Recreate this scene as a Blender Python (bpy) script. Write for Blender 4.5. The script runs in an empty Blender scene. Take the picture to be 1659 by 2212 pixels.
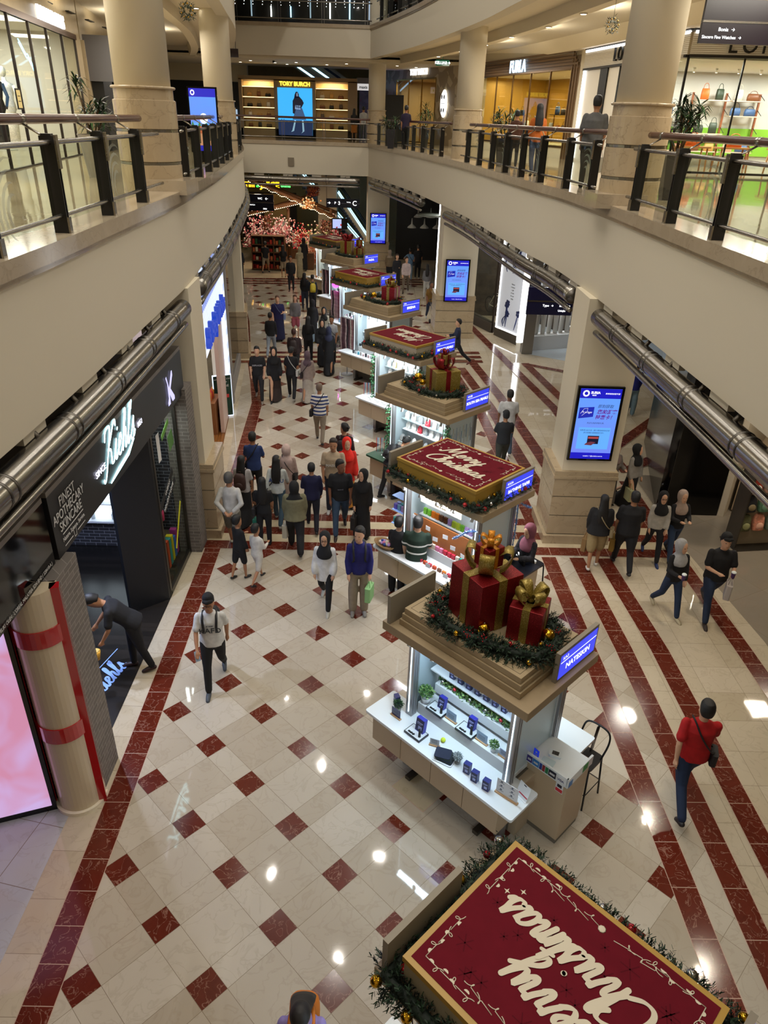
import bpy, bmesh, math, random
from math import sin, cos, pi, radians as rad, sqrt, atan2
from mathutils import Vector as V, Matrix

sc = bpy.context.scene
COL = sc.collection
# ---------------------------------------------------------------- camera
S = 1.27
CAM = V((2.2427*S, -3.17809*S, 6.10136*S))
YAW, PITCH, ROLL, FPX = .01244, .50184, .03343, 1551.9
cam = bpy.data.cameras.new('camera'); camo = bpy.data.objects.new('camera', cam); COL.objects.link(camo)
f_ = V((sin(YAW)*cos(PITCH), cos(YAW)*cos(PITCH), -sin(PITCH)))
r0 = V((cos(YAW), -sin(YAW), 0)); u0 = r0.cross(f_)
r_ = r0*cos(ROLL) + u0*sin(ROLL); u_ = -r0*sin(ROLL) + u0*cos(ROLL)
mw = Matrix(((r_.x, u_.x, -f_.x, CAM.x), (r_.y, u_.y, -f_.y, CAM.y), (r_.z, u_.z, -f_.z, CAM.z), (0, 0, 0, 1)))
camo.matrix_world = mw
cam.sensor_fit = 'VERTICAL'; cam.sensor_height = 24.0; cam.lens = FPX/2212*24.0
cam.clip_start = .05; cam.clip_end = 300
sc.camera = camo
# ---------------------------------------------------------------- world, exposure, large lights
sc.view_settings.view_transform = 'Standard'; sc.view_settings.look = 'None'
sc.view_settings.gamma = 1; sc.view_settings.use_curve_mapping = False
sc.view_settings.exposure = 0.0
W = bpy.data.worlds.new('atrium_sky'); sc.world = W; W.use_nodes = True
bg = W.node_tree.nodes['Background']; bg.inputs[0].default_value = (1.0, .90, .78, 1); bg.inputs[1].default_value = .20
sc.cycles.use_denoising = True
sc.cycles.max_bounces = 8; sc.cycles.diffuse_bounces = 3; sc.cycles.glossy_bounces = 3
sc.cycles.transmission_bounces = 6; sc.cycles.transparent_max_bounces = 12
sc.cycles.sample_clamp_indirect = 4; sc.cycles.sample_clamp_direct = 0
sc.cycles.caustics_reflective = False; sc.cycles.caustics_refractive = False

def alight(name, loc, size, power, col=(1, .9, .76), rot=(0, 0, 0), sy=None, shape=None, spread=None):
    l = bpy.data.lights.new(name, 'AREA'); l.energy = power; l.color = col; l.size = size
    if sy: l.shape = 'RECTANGLE'; l.size_y = sy
    if shape: l.shape = shape
    if spread: l.spread = spread
    o = bpy.data.objects.new(name, l); o.location = loc; o.rotation_euler = rot; COL.objects.link(o); return o
# lamps of the atrium roof, high above the frame: the small glints on the polished floor are theirs
for k, (lx, ly) in enumerate([(-.1, -1.5), (3.0, -2.4), (6.3, -1.0), (1.3, .8), (4.9, 1.6), (-.2, 3.2), (2.6, 4.2), (6.4, 4.4), (.6, 6.4), (4.4, 7.0), (2.0, 9.6), (5.8, 10.2),
                              (-.6, 12.6), (3.3, 13.4), (5.0, 17.0), (.8, 17.6), (-1.2, 21.5), (2.6, 22), (.4, 26.5), (3.6, 28), (-2.2, 30), (.6, 33)]):
    alight('roof_lamp', (lx, ly, 16.5), .13, 100, (1, .93, .83), shape='DISK')
# light coves under the gallery slab and in the gallery ceiling
for ly in range(-3, 34, 6):
    alight('gallery_lamp', (-3.0 - max(0, ly-8)*.09, ly, 9.9), 1.6, 110, (1, .92, .80))
    alight('gallery_lamp', (9.3 - max(0, ly-8)*.13, ly, 9.9), 1.6, 140, (1, .93, .81))
for ly in range(-1, 34, 5):      # uplights in the ceiling coves
    alight('cove_lamp', (-3.8 - max(0, ly-8)*.12, ly, 10.0), 1.2, 34, (1, .90, .70), (pi, 0, 0))
    alight('cove_lamp', (9.9 - max(0, ly-8)*.15, ly, 10.0), 1.2, 40, (1, .90, .70), (pi, 0, 0))
for ly in (9, 15, 21, 27, 33):
    alight('soffit_lamp', (9.2 - max(0, ly-8)*.13, ly, 4.9), .5, 42, (1, .92, .80), shape='DISK')
for ly in (3, 6):
    alight('soffit_lamp', (8.6, ly, 4.9), .06, 38, (1, .86, .66), shape='DISK')
for ly in (15, 21, 27):
    alight('soffit_lamp', (-2.6 - max(0, ly-12)*.1, ly, 4.9), .3, 30, (1, .92, .80), shape='DISK')

# ---------------------------------------------------------------- colour and material helpers
def s2l(c):
    if isinstance(c, str):
        c = [int(c[i:i+2], 16)/255 for i in (0, 2, 4)]
    return tuple((x/12.92 if x <= .04045 else ((x+.055)/1.055)**2.4) for x in c) + (1.0,)
MATS = {}
def M(name, col='808080', rough=.5, metal=0, emit=None, es=1.0, spec=.5, alpha=None, trans=None, var=0, vscale=8, bump=0, bscale=60, coat=0):
    if name in MATS: return MATS[name]
    m = bpy.data.materials.new(name); m.use_nodes = True; MATS[name] = m
    nt = m.node_tree; b = nt.nodes['Principled BSDF']
    c = s2l(col); b.inputs['Base Color'].default_value = c; b.inputs['Roughness'].default_value = rough
    b.inputs['Metallic'].default_value = metal; b.inputs['Specular IOR Level'].default_value = spec
    if coat: b.inputs['Coat Weight'].default_value = coat; b.inputs['Coat Roughness'].default_value = .05
    if emit: b.inputs['Emission Color'].default_value = s2l(emit); b.inputs['Emission Strength'].default_value = es
    if trans: b.inputs['Transmission Weight'].default_value = trans
    if alpha is not None: b.inputs['Alpha'].default_value = alpha
    if var or bump:
        tc = nt.nodes.new('ShaderNodeTexCoord'); n = nt.nodes.new('ShaderNodeTexNoise'); n.inputs['Scale'].default_value = vscale
        n.inputs['Detail'].default_value = 4
        nt.links.new(tc.outputs['Object'], n.inputs['Vector'])
        if var:
            cr = nt.nodes.new('ShaderNodeValToRGB'); cr.color_ramp.elements[0].position = .3; cr.color_ramp.elements[1].position = .7
            cr.color_ramp.elements[0].color = tuple(x*(1-var) for x in c[:3]) + (1,)
            cr.color_ramp.elements[1].color = tuple(min(1, x*(1+var)) for x in c[:3]) + (1,)
            nt.links.new(n.outputs['Fac'], cr.inputs['Fac']); nt.links.new(cr.outputs['Color'], b.inputs['Base Color'])
        if bump:
            n2 = nt.nodes.new('ShaderNodeTexNoise'); n2.inputs['Scale'].default_value = bscale
            nt.links.new(tc.outputs['Object'], n2.inputs['Vector'])
            bp = nt.nodes.new('ShaderNodeBump'); bp.inputs['Strength'].default_value = bump; bp.inputs['Distance'].default_value = .01
            nt.links.new(n2.outputs['Fac'], bp.inputs['Height']); nt.links.new(bp.outputs['Normal'], b.inputs['Normal'])
    return m
def nodes(m):
    nt = m.node_tree
    return nt, nt.nodes['Principled BSDF'], (lambda t, **k: _nn(nt, t, **k))
def _nn(nt, t, **k):
    n = nt.nodes.new('ShaderNode'+t)
    for a, b in k.items():
        if a in ('operation', 'blend_type', 'data_type', 'noise_dimensions', 'feature', 'distance', 'wave_type', 'bands_direction'): setattr(n, a, b)
    return n
def math_(nt, op, a, b=None):
    n = nt.nodes.new('ShaderNodeMath'); n.operation = op
    for i, x in enumerate((a, b)):
        if x is None: continue
        if isinstance(x, (int, float)): n.inputs[i].default_value = x
        else: nt.links.new(x, n.inputs[i])
    return n.outputs[0]
def mixc(nt, fac, a, b, bt='MIX'):
    n = nt.nodes.new('ShaderNodeMix'); n.data_type = 'RGBA'; n.blend_type = bt
    for i, x in ((0, fac), (6, a), (7, b)):
        if isinstance(x, (int, float)): n.inputs[i].default_value = x
        elif isinstance(x, tuple): n.inputs[i].default_value = x
        else: nt.links.new(x, n.inputs[i])
    return n.outputs[2]
def emis(name, col, strength):
    return M(name, '101010', .4, emit=col, es=strength)

def marble_tiles(name, c1, c2, rot, org, per=.898, first=.2993, joint=.0022):
    """pale marble slabs laid on the diagonal: square, two oblongs, large square, with joints and veins"""
    m = M(name, c1, .04, spec=.5); nt, b, nn = nodes(m)
    tc = nn('TexCoord'); mp = nn('Mapping'); nt.links.new(tc.outputs['Object'], mp.inputs['Vector'])
    mp.vector_type = 'TEXTURE'
    mp.inputs['Location'].default_value = (org[0], org[1], 0); mp.inputs['Rotation'].default_value = (0, 0, rot)
    sp = nn('SeparateXYZ'); nt.links.new(mp.outputs[0], sp.inputs[0])
    ids = []; jn = []
    for ax in (0, 1):
        q = math_(nt, 'DIVIDE', math_(nt, 'ADD', sp.outputs[ax], first/2), per)
        fl = math_(nt, 'FLOOR', q); fr = math_(nt, 'SUBTRACT', q, fl)
        big = math_(nt, 'GREATER_THAN', fr, first/per)
        ids.append(math_(nt, 'ADD', math_(nt, 'MULTIPLY', fl, 2), big))
        d1 = math_(nt, 'ABSOLUTE', math_(nt, 'SUBTRACT', fr, first/per))
        d2 = math_(nt, 'MINIMUM', fr, math_(nt, 'SUBTRACT', 1, fr))
        jn.append(math_(nt, 'MINIMUM', d1, d2))
    cx = nn('CombineXYZ'); nt.links.new(ids[0], cx.inputs[0]); nt.links.new(ids[1], cx.inputs[1])
    wn = nn('TexWhiteNoise'); nt.links.new(cx.outputs[0], wn.inputs['Vector'])
    jl = math_(nt, 'LESS_THAN', math_(nt, 'MINIMUM', jn[0], jn[1]), joint/per)
    # veins, shifted per slab
    vm = nn('VectorMath'); vm.operation = 'ADD'; sc_ = nn('VectorMath'); sc_.operation = 'SCALE'; sc_.inputs['Scale'].default_value = 7
    nt.links.new(wn.outputs['Color'], sc_.inputs[0]); nt.links.new(mp.outputs[0], vm.inputs[0]); nt.links.new(sc_.outputs[0], vm.inputs[1])
    n1 = nn('TexNoise'); n1.inputs['Scale'].default_value = 3.2; n1.inputs['Detail'].default_value = 7; n1.inputs['Distortion'].default_value = 1.2
    nt.links.new(vm.outputs[0], n1.inputs['Vector'])
    v = math_(nt, 'ABSOLUTE', math_(nt, 'SUBTRACT', n1.outputs['Fac'], .5))
    vein = nn('MapRange'); vein.inputs[1].default_value = 0; vein.inputs[2].default_value = .03; vein.inputs[3].default_value = .20; vein.inputs[4].default_value = 0
    nt.links.new(v, vein.inputs[0])
    base = mixc(nt, wn.outputs['Value'], s2l(c1), s2l(c2))
    n3 = nn('TexNoise'); n3.inputs['Scale'].default_value = 2.0; n3.inputs['Detail'].default_value = 3; nt.links.new(vm.outputs[0], n3.inputs['Vector'])
    base = mixc(nt, math_(nt, 'MULTIPLY', n3.outputs['Fac'], .35), base, s2l('a89a84'))
    base = mixc(nt, vein.outputs[0], base, s2l('8d7c66'))
    base = mixc(nt, jl, base, s2l('7d705c'))
    nt.links.new(base, b.inputs['Base Color'])
    bn = nn('TexNoise'); bn.inputs['Scale'].default_value = 1.3; nt.links.new(tc.outputs['Object'], bn.inputs['Vector'])
    bp = nn('Bump'); bp.inputs['Strength'].default_value = .05; bp.inputs['Distance'].default_value = .05
    nt.links.new(bn.outputs['Fac'], bp.inputs['Height']); nt.links.new(bp.outputs[0], b.inputs['Normal'])
    return m
def stone(name, c1, c2, vein='6b5a45', rough=.25, scale=3, vs=.25):
    m = M(name, c1, rough); nt, b, nn = nodes(m)
    tc = nn('TexCoord'); n1 = nn('TexNoise'); n1.inputs['Scale'].default_value = scale; n1.inputs['Detail'].default_value = 7; n1.inputs['Distortion'].default_value = 1
    nt.links.new(tc.outputs['Object'], n1.inputs['Vector'])
    base = mixc(nt, n1.outputs['Fac'], s2l(c1), s2l(c2))
    v = math_(nt, 'ABSOLUTE', math_(nt, 'SUBTRACT', n1.outputs['Fac'], .52))
    vr = nn('MapRange'); vr.inputs[2].default_value = .015; vr.inputs[3].default_value = vs; vr.inputs[4].default_value = 0
    nt.links.new(v, vr.inputs[0]); base = mixc(nt, vr.outputs[0], base, s2l(vein)); nt.links.new(base, b.inputs['Base Color'])
    return m
def brick(name, c1, c2, mort, sx=1.0):
    m = M(name, c1, .8); nt, b, nn = nodes(m)
    tc = nn('TexCoord'); sp = nn('SeparateXYZ'); nt.links.new(tc.outputs['Object'], sp.inputs[0])
    cb = nn('CombineXYZ'); nt.links.new(math_(nt, 'ADD', sp.outputs[0], sp.outputs[1]), cb.inputs[0]); nt.links.new(sp.outputs[2], cb.inputs[1])
    br = nt.nodes.new('ShaderNodeTexBrick'); nt.links.new(cb.outputs[0], br.inputs['Vector'])
    br.inputs['Color1'].default_value = s2l(c1); br.inputs['Color2'].default_value = s2l(c2); br.inputs['Mortar'].default_value = s2l(mort)
    br.inputs['Scale'].default_value = 1; br.inputs['Mortar Size'].default_value = .006; br.inputs['Brick Width'].default_value = .21*sx; br.inputs['Row Height'].default_value = .07*sx
    nt.links.new(br.outputs['Color'], b.inputs['Base Color'])
    bp = nn('Bump'); bp.inputs['Strength'].default_value = .6; bp.inputs['Distance'].default_value = .01
    nt.links.new(br.outputs['Fac'], bp.inputs['Height']); bp.invert = True; nt.links.new(bp.outputs[0], b.inputs['Normal'])
    return m
def planks(name, c1, c2, w=.12, l=1.2, rough=.35, mort='1a1510'):
    m = M(name, c1, rough); nt, b, nn = nodes(m)
    tc = nn('TexCoord')
    br = nt.nodes.new('ShaderNodeTexBrick'); nt.links.new(tc.outputs['Object'], br.inputs['Vector'])
    br.inputs['Color1'].default_value = s2l(c1); br.inputs['Color2'].default_value = s2l(c2); br.inputs['Mortar'].default_value = s2l(mort)
    br.inputs['Scale'].default_value = 1; br.inputs['Mortar Size'].default_value = .003; br.inputs['Brick Width'].default_value = l; br.inputs['Row Height'].default_value = w
    nt.links.new(br.outputs['Color'], b.inputs['Base Color'])
    return m
def glitter(name, c1, c2, scale=260):
    m = M(name, c1, .42, metal=.2); nt, b, nn = nodes(m)
    tc = nn('TexCoord'); vo = nn('TexVoronoi'); vo.inputs['Scale'].default_value = scale; nt.links.new(tc.outputs['Object'], vo.inputs['Vector'])
    sp = nn('SeparateColor'); nt.links.new(vo.outputs['Color'], sp.inputs[0])
    g = math_(nt, 'GREATER_THAN', sp.outputs[0], .93)
    nt.links.new(mixc(nt, g, s2l(c1), s2l(c2)), b.inputs['Base Color'])
    nt.links.new(math_(nt, 'MULTIPLY_ADD', g, .6), b.inputs['Metallic'])
    return m
def brushed(name, col, rough=.3):
    m = M(name, col, rough, metal=1); nt, b, nn = nodes(m)
    b.inputs['Anisotropic'].default_value = .6
    tc = nn('TexCoord'); n = nn('TexNoise'); n.inputs['Scale'].default_value = 40; nt.links.new(tc.outputs['Generated'], n.inputs['Vector'])
    nt.links.new(math_(nt, 'ADD', math_(nt, 'MULTIPLY', n.outputs['Fac'], .2), rough-.1), b.inputs['Roughness'])
    return m
def glassmat(name, tint='e8f2ec', a=.14, rough=.02):
    """thin pane: clear with its real surface reflection"""
    m = bpy.data.materials.new(name); m.use_nodes = True; MATS[name] = m; nt = m.node_tree
    nt.nodes.remove(nt.nodes['Principled BSDF']); out = nt.nodes['Material Output']
    t = nt.nodes.new('ShaderNodeBsdfTransparent'); t.inputs[0].default_value = s2l(tint)
    g = nt.nodes.new('ShaderNodeBsdfGlossy'); g.inputs['Roughness'].default_value = rough
    fr = nt.nodes.new('ShaderNodeFresnel'); fr.inputs[0].default_value = 1.22
    mx = nt.nodes.new('ShaderNodeMixShader'); ad = math_(nt, 'ADD', math_(nt, 'MULTIPLY', fr.outputs[0], .10), a*.25)
    nt.links.new(ad, mx.inputs[0]); nt.links.new(t.outputs[0], mx.inputs[1]); nt.links.new(g.outputs[0], mx.inputs[2])
    nt.links.new(mx.outputs[0], out.inputs[0]); return m

# ---------------------------------------------------------------- mesh helpers
class MB:
    def __init__(s): s.v = []; s.f = []; s.m = []; s.sm = []
    def add(s, vs, fs, mi=0, smooth=False):
        o = len(s.v); s.v += [tuple(v) for v in vs]
        for f in fs: s.f.append([i+o for i in f]); s.m.append(mi); s.sm.append(smooth)
        return s
    def box(s, x0, x1, y0, y1, z0, z1, mi=0, T=None):
        vs = [(x, y, z) for z in (z0, z1) for x, y in ((x0, y0), (x1, y0), (x1, y1), (x0, y1))]
        if T is not None: vs = [T @ V(v) for v in vs]
        return s.add(vs, [(3, 2, 1, 0), (4, 5, 6, 7), (0, 1, 5, 4), (1, 2, 6, 5), (2, 3, 7, 6), (3, 0, 4, 7)], mi)
    def cbox(s, c, d, mi=0, rz=0, T=None):
        R = Matrix.Translation(V(c)) @ Matrix.Rotation(rz, 4, 'Z')
        if T is not None: R = T @ R
        return s.box(-d[0]/2, d[0]/2, -d[1]/2, d[1]/2, -d[2]/2, d[2]/2, mi, R)
    def rbox(s, x0, x1, y0, y1, z0, z1, r=.02, mi=0):
        """upright box with rounded vertical corners"""
        p = []
        for cx, cy, a0 in ((x1-r, y1-r, 0), (x0+r, y1-r, 90), (x0+r, y0+r, 180), (x1-r, y0+r, 270)):
            for k in range(4): a = rad(a0+30*k); p.append((cx+r*cos(a), cy+r*sin(a)))
        return s.prism(p, z0, z1, mi)
    def prism(s, poly, z0, z1, mi=0, mit=None):
        n = len(poly); vs = [(x, y, z0) for x, y in poly] + [(x, y, z1) for x, y in poly]
        s.add(vs, [(i, (i+1) % n, n+(i+1) % n, n+i) for i in range(n)], mi)
        s.add(vs[n:], [tuple(range(n))], mi if mit is None else mit)
        s.add(vs[:n], [tuple(range(n-1, -1, -1))], mi)
        return s
    def quad(s, a, b, c, d, mi=0): return s.add([a, b, c, d], [(0, 1, 2, 3)], mi)
    def tube(s, pts, r, seg=10, mi=0, cap=True, closed=False, smooth=True, flat=None):
        pts = [V(p) for p in pts]; n = len(pts); rs = r if isinstance(r, (list, tuple)) else [r]*n
        vs = []; prev = None
        for i, p in enumerate(pts):
            if closed: t = pts[(i+1) % n]-pts[i-1]
            else: t = pts[min(i+1, n-1)]-pts[max(i-1, 0)]
            t = t.normalized() if t.length > 1e-9 else V((0, 0, 1))
            if prev is None:
                a = V((0, 0, 1)) if abs(t.z) < .9 else V((1, 0, 0)); x = t.cross(a).normalized()
            else: x = (prev - t*prev.dot(t)); x = x.normalized() if x.length > 1e-6 else t.orthogonal().normalized()
            prev = x; y = t.cross(x)
            for k in range(seg):
                a = 2*pi*k/seg; vs.append(p + x*cos(a)*rs[i] + y*sin(a)*rs[i]*(flat or 1))
        fs = []
        for i in range(n if closed else n-1):
            j = (i+1) % n
            for k in range(seg): fs.append((i*seg+k, i*seg+(k+1) % seg, j*seg+(k+1) % seg, j*seg+k))
        if cap and not closed: fs.append(tuple(range(seg-1, -1, -1))); fs.append(tuple((n-1)*seg+k for k in range(seg)))
        return s.add(vs, fs, mi, smooth)
    def lathe(s, prof, c=(0, 0, 0), seg=20, mi=0, smooth=True, sx=1, sy=1):
        vs = []; n = len(prof)
        for r, z in prof:
            for k in range(seg): a = 2*pi*k/seg; vs.append((c[0]+r*cos(a)*sx, c[1]+r*sin(a)*sy, c[2]+z))
        fs = [(i*seg+k, i*seg+(k+1) % seg, (i+1)*seg+(k+1) % seg, (i+1)*seg+k) for i in range(n-1) for k in range(seg)]
        fs.append(tuple(range(seg-1, -1, -1))); fs.append(tuple((n-1)*seg+k for k in range(seg)))
        return s.add(vs, fs, mi, smooth)
    def ball(s, c, r, seg=12, rings=8, mi=0, sq=(1, 1, 1), T=None):
        vs = []; 
        for i in range(rings+1):
            ph = pi*i/rings
            for k in range(seg):
                a = 2*pi*k/seg; v = V((r*sq[0]*sin(ph)*cos(a), r*sq[1]*sin(ph)*sin(a), r*sq[2]*cos(ph)))
                if T is not None: v = T @ v
                vs.append(v + V(c))
        fs = [(i*seg+k, (i+1)*seg+k, (i+1)*seg+(k+1) % seg, i*seg+(k+1) % seg) for i in range(rings) for k in range(seg)]
        return s.add(vs, fs, mi, True)
    def build(s, name, mats, parent=None, loc=(0, 0, 0), rz=0, rot=None, bevel=0):
        me = bpy.data.meshes.new(name); me.from_pydata(s.v, [], s.f)
        if not isinstance(mats, (list, tuple)): mats = [mats]
        for m in mats: me.materials.append(m)
        me.polygons.foreach_set('material_index', s.m); me.polygons.foreach_set('use_smooth', s.sm); me.update()
        o = bpy.data.objects.new(name, me); COL.objects.link(o); o.location = loc
        o.rotation_euler = rot if rot else (0, 0, rz)
        if parent is not None: o.parent = parent
        if bevel:
            b = o.modifiers.new('bevel', 'BEVEL'); b.width = bevel; b.segments = 2; b.limit_method = 'ANGLE'; b.angle_limit = rad(40)
        return o
def empty(name, loc=(0, 0, 0), rz=0, parent=None):
    o = bpy.data.objects.new(name, None); COL.objects.link(o); o.location = loc; o.rotation_euler = (0, 0, rz); o.empty_display_size = .1
    if parent: o.parent = parent
    return o
def tag(o, label=None, cat=None, group=None, kind=None):
    if label: o['label'] = label
    if cat: o['category'] = cat
    if group: o['group'] = group
    if kind: o['kind'] = kind
    return o
def struct(o, label=None):
    o['kind'] = 'structure'
    if label: o['label'] = label
    return o
def copy_tree(o, parent=None):
    c = o.copy(); COL.objects.link(c)
    if parent is not None: c.parent = parent
    for ch in [x for x in o.children]: copy_tree(ch, c)
    return c
def place(o, loc, rz=0, label=None, group=None, scale=None):
    o.location = loc; o.rotation_euler = (0, 0, rz)
    if scale: o.scale = (scale,)*3 if isinstance(scale, (int, float)) else scale
    if label: o['label'] = label
    if group: o['group'] = group
    return o
_fonts = {}
def text(s, size, mat, name='lettering', parent=None, M4=None, ext=.002, align='CENTER', shear=0, bold=0, space=1.0, sx=1.0, valign='CENTER'):
    """lettering as a mesh; M4 maps the text plane (x right, y up) into place"""
    cu = bpy.data.curves.new(name, 'FONT'); cu.body = s; cu.size = size; cu.extrude = ext; cu.align_x = align; cu.align_y = valign
    cu.shear = shear; cu.offset = bold; cu.space_character = space; cu.resolution_u = 3
    o = bpy.data.objects.new(name, cu); COL.objects.link(o)
    dg = bpy.context.evaluated_depsgraph_get(); me = bpy.data.meshes.new_from_object(o.evaluated_get(dg))
    bpy.data.objects.remove(o); bpy.data.curves.remove(cu)
    if sx != 1.0:
        for v in me.vertices: v.co.x *= sx
    me.materials.clear(); me.materials.append(mat)
    ob = bpy.data.objects.new(name, me); COL.objects.link(ob)
    if parent is not None: ob.parent = parent
    if M4 is not None: ob.matrix_local = M4
    return ob
def plane_M(o, xdir, ydir):
    x = V(xdir).normalized(); y = V(ydir).normalized(); z = x.cross(y)
    return Matrix(((x.x, y.x, z.x, o[0]), (x.y, y.y, z.y, o[1]), (x.z, y.z, z.z, o[2]), (0, 0, 0, 1)))
def catmull(P, n=8):
    P = [V(p) for p in P]; Q = [P[0]*2-P[1]] + P + [P[-1]*2-P[-2]]; out = []
    for i in range(1, len(Q)-2):
        for k in range(n):
            t = k/n; a, b, c, d = Q[i-1], Q[i], Q[i+1], Q[i+2]
            out.append(.5*((2*b) + (c-a)*t + (2*a-5*b+4*c-d)*t*t + (3*b-a-3*c+d)*t**3))
    out.append(P[-1]); return out
def resample(P, step):
    out = [P[0].copy()]; acc = 0
    for a, b in zip(P, P[1:]):
        L = (b-a).length
        while acc + L >= step:
            t = (step-acc)/L; a = a.lerp(b, t); out.append(a.copy()); L = (b-a).length; acc = 0
        acc += L
    return out
# ================================================================ the building shell
Z_SOF, Z_COP, Z_CURB, Z_UP = 5.03, 6.40, 6.57, 6.52          # fascia foot, coping foot, coping top, gallery floor
Z2_SOF, Z2_TOP = 10.25, 11.45
PL = catmull([V((x, y, 0)) for x, y in [(-.46, -8), (-.46, -1), (-.46, 3.3), (-.50, 5), (-.55, 7), (-.62, 9.2), (-.78, 11), (-.98, 13.5), (-1.38, 17.2), (-1.82, 20.8), (-2.35, 25), (-3.05, 28.9), (-3.9, 33), (-5.0, 37.3)]], 6)
PR = catmull([V((x, y, 0)) for x, y in [(6.78, -8), (6.78, -1), (6.78, 3.3), (6.76, 5), (6.72, 7.5), (6.66, 9.6), (6.5, 12), (6.22, 13.9), (5.85, 17.2), (5.38, 21.3), (4.15, 28.4), (3.1, 33), (1.95, 37.3)]], 6)
YB = 37.3
cream = M('cream_plaster', 'cdc4b0', .6, bump=.02, bscale=30)
cream2 = M('cream_column_paint', 'dcd2ba', .5)
coping = stone('coping_marble', 'b3a48d', '9d8e78', rough=.12)
stoneM = stone('column_marble', 'b5a386', 'a39073', rough=.2, vs=.4)
soffM = M('soffit_paint', 'c9c0ae', .7)
redM = stone('red_marble', '682a1c', '4c1a10', 'c9a08a', rough=.14, scale=6, vs=.35)
red_line = M('pale_grout', 'b89a86', .5)
steel = brushed('brushed_steel', '9c9890', .24)
steelD = M('shadow_steel', '6a6660', .4, metal=1)  # darker steel for collars, brackets and other small fittings
black = M('black_paint', '0c0b0b', .5)
blackgl = M('black_gloss', '08080a', .06)
darkgap = M('dark_gap', '1a1713', .7)

def offs(P, d):
    out = []
    for i, p in enumerate(P):
        t = (P[min(i+1, len(P)-1)]-P[max(i-1, 0)]).normalized(); out.append(p + V((-t.y, t.x, 0))*d)
    return out
def strip(mb, A, B, z0, z1, mi=0, sm=True):
    """wall between plan lines A at z0 and B at z1"""
    n = len(A); vs = [(p.x, p.y, z0) for p in A] + [(p.x, p.y, z1) for p in B]
    return mb.add(vs, [(i, i+1, n+i+1, n+i) for i in range(n-1)], mi, sm)
def band(mb, P, d0, d1, z0, z1, mi=0):
    A, B = offs(P, d0), offs(P, d1); n = len(A)
    vs = [(p.x, p.y, z0) for p in A] + [(p.x, p.y, z0) for p in B] + [(p.x, p.y, z1) for p in A] + [(p.x, p.y, z1) for p in B]
    fs = []
    for i in range(n-1):
        fs += [(i, i+1, n+i+1, n+i), (2*n+i, 3*n+i, 3*n+i+1, 2*n+i+1), (i, 2*n+i, 2*n+i+1, i+1), (n+i, n+i+1, 3*n+i+1, 3*n+i)]
    fs += [(0, n, 3*n, 2*n), (n-1, 3*n-1, 4*n-1, 2*n-1)]
    return mb.add(vs, fs, mi, False)
# galleries: the solid slab edge (fascia), coping and floor, as one object per side.  +1: outward (away from the void)
def gallery(side, P, sgn, outer, zs, zt, zc, nm):
    mb = MB()
    band(mb, P, 0, sgn*.35, zs, zt, 0)                                     # fascia
    band(mb, P, -sgn*.05, sgn*.55, zt, zc, 1)                              # coping
    band(mb, P, -sgn*.02, sgn*.02, zt-.06, zt, 1)
    o = mb.build('wall_'+nm, [cream, coping]); struct(o, 'cream gallery parapet wall with marble coping, '+side)
    # floor slab from coping to shop fronts
    A = offs(P, sgn*.5); mb = MB()
    n = len(A); vs = [(p.x, p.y, z) for z in (zs+.25, zc-.03) for p in A]
    vs += [(outer(p.y), p.y, z) for z in (zs+.25, zc-.03) for p in A]
    fs = []
    for i in range(n-1):
        fs += [(n+i, n+i+1, 3*n+i+1, 3*n+i), (i, 2*n+i, 2*n+i+1, i+1)]
    return mb, vs, fs
upfloor = marble_tiles('gallery_floor_marble', 'c2b193', 'b09c7c', rad(45), (0, 0), per=1.2, first=.6)
upfloor.node_tree.nodes['Principled BSDF'].inputs['Roughness'].default_value = .05
for side, P, sgn, ox, in (('left', PL, 1, lambda y: -14.0), ('right', PR, -1, lambda y: 19.0)):
    for zs, zt, zc, nm in ((Z_SOF, Z_COP, Z_CURB, side), (Z2_SOF, Z2_TOP, Z2_TOP+.15, 'upper_'+side)):
        mb, vs, fs = gallery(side, P, sgn, ox, zs, zt, zc, nm)
        n2 = len(fs)//2; k = len(vs)
        top = [f for i, f in enumerate(fs) if i % 2 == 0]; bot = [f for i, f in enumerate(fs) if i % 2 == 1]
        mb.add(vs, top, 0); mb.add(vs, bot, 1)
        o = mb.build('floor_'+nm, [upfloor, soffM]); struct(o)
# far bridge
mb = MB()
mb.box(-6.2, 2.1, YB, YB+.35, Z_SOF, Z_COP, 0); mb.box(-6.2, 2.1, YB-.05, YB+.5, Z_COP, Z_CURB, 1)
o = mb.build('wall_bridge', [cream, coping]); struct(o)
mb = MB(); mb.box(-14, 14, YB+.3, 47.5, Z_SOF+.25, Z_CURB-.03, 0); mb.box(-14, 14, YB+.3, 47.5, Z_SOF+.22, Z_SOF+.25, 1)
o = mb.build('floor_bridge', [upfloor, soffM]); struct(o)
mb = MB()
mb.box(-6.2, 2.1, YB, YB+.35, Z2_SOF, Z2_TOP, 0); mb.box(-6.2, 2.1, YB-.05, YB+.5, Z2_TOP, Z2_TOP+.15, 1); mb.box(-14, 14, YB+.3, 47.5, Z2_SOF+.1, Z2_SOF+.35, 2)
o = mb.build('wall_upper_bridge', [cream, coping, soffM]); struct(o)
for a, b, d in ((6.2, 7.2, -1), (15, 16, 1)): pass

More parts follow.
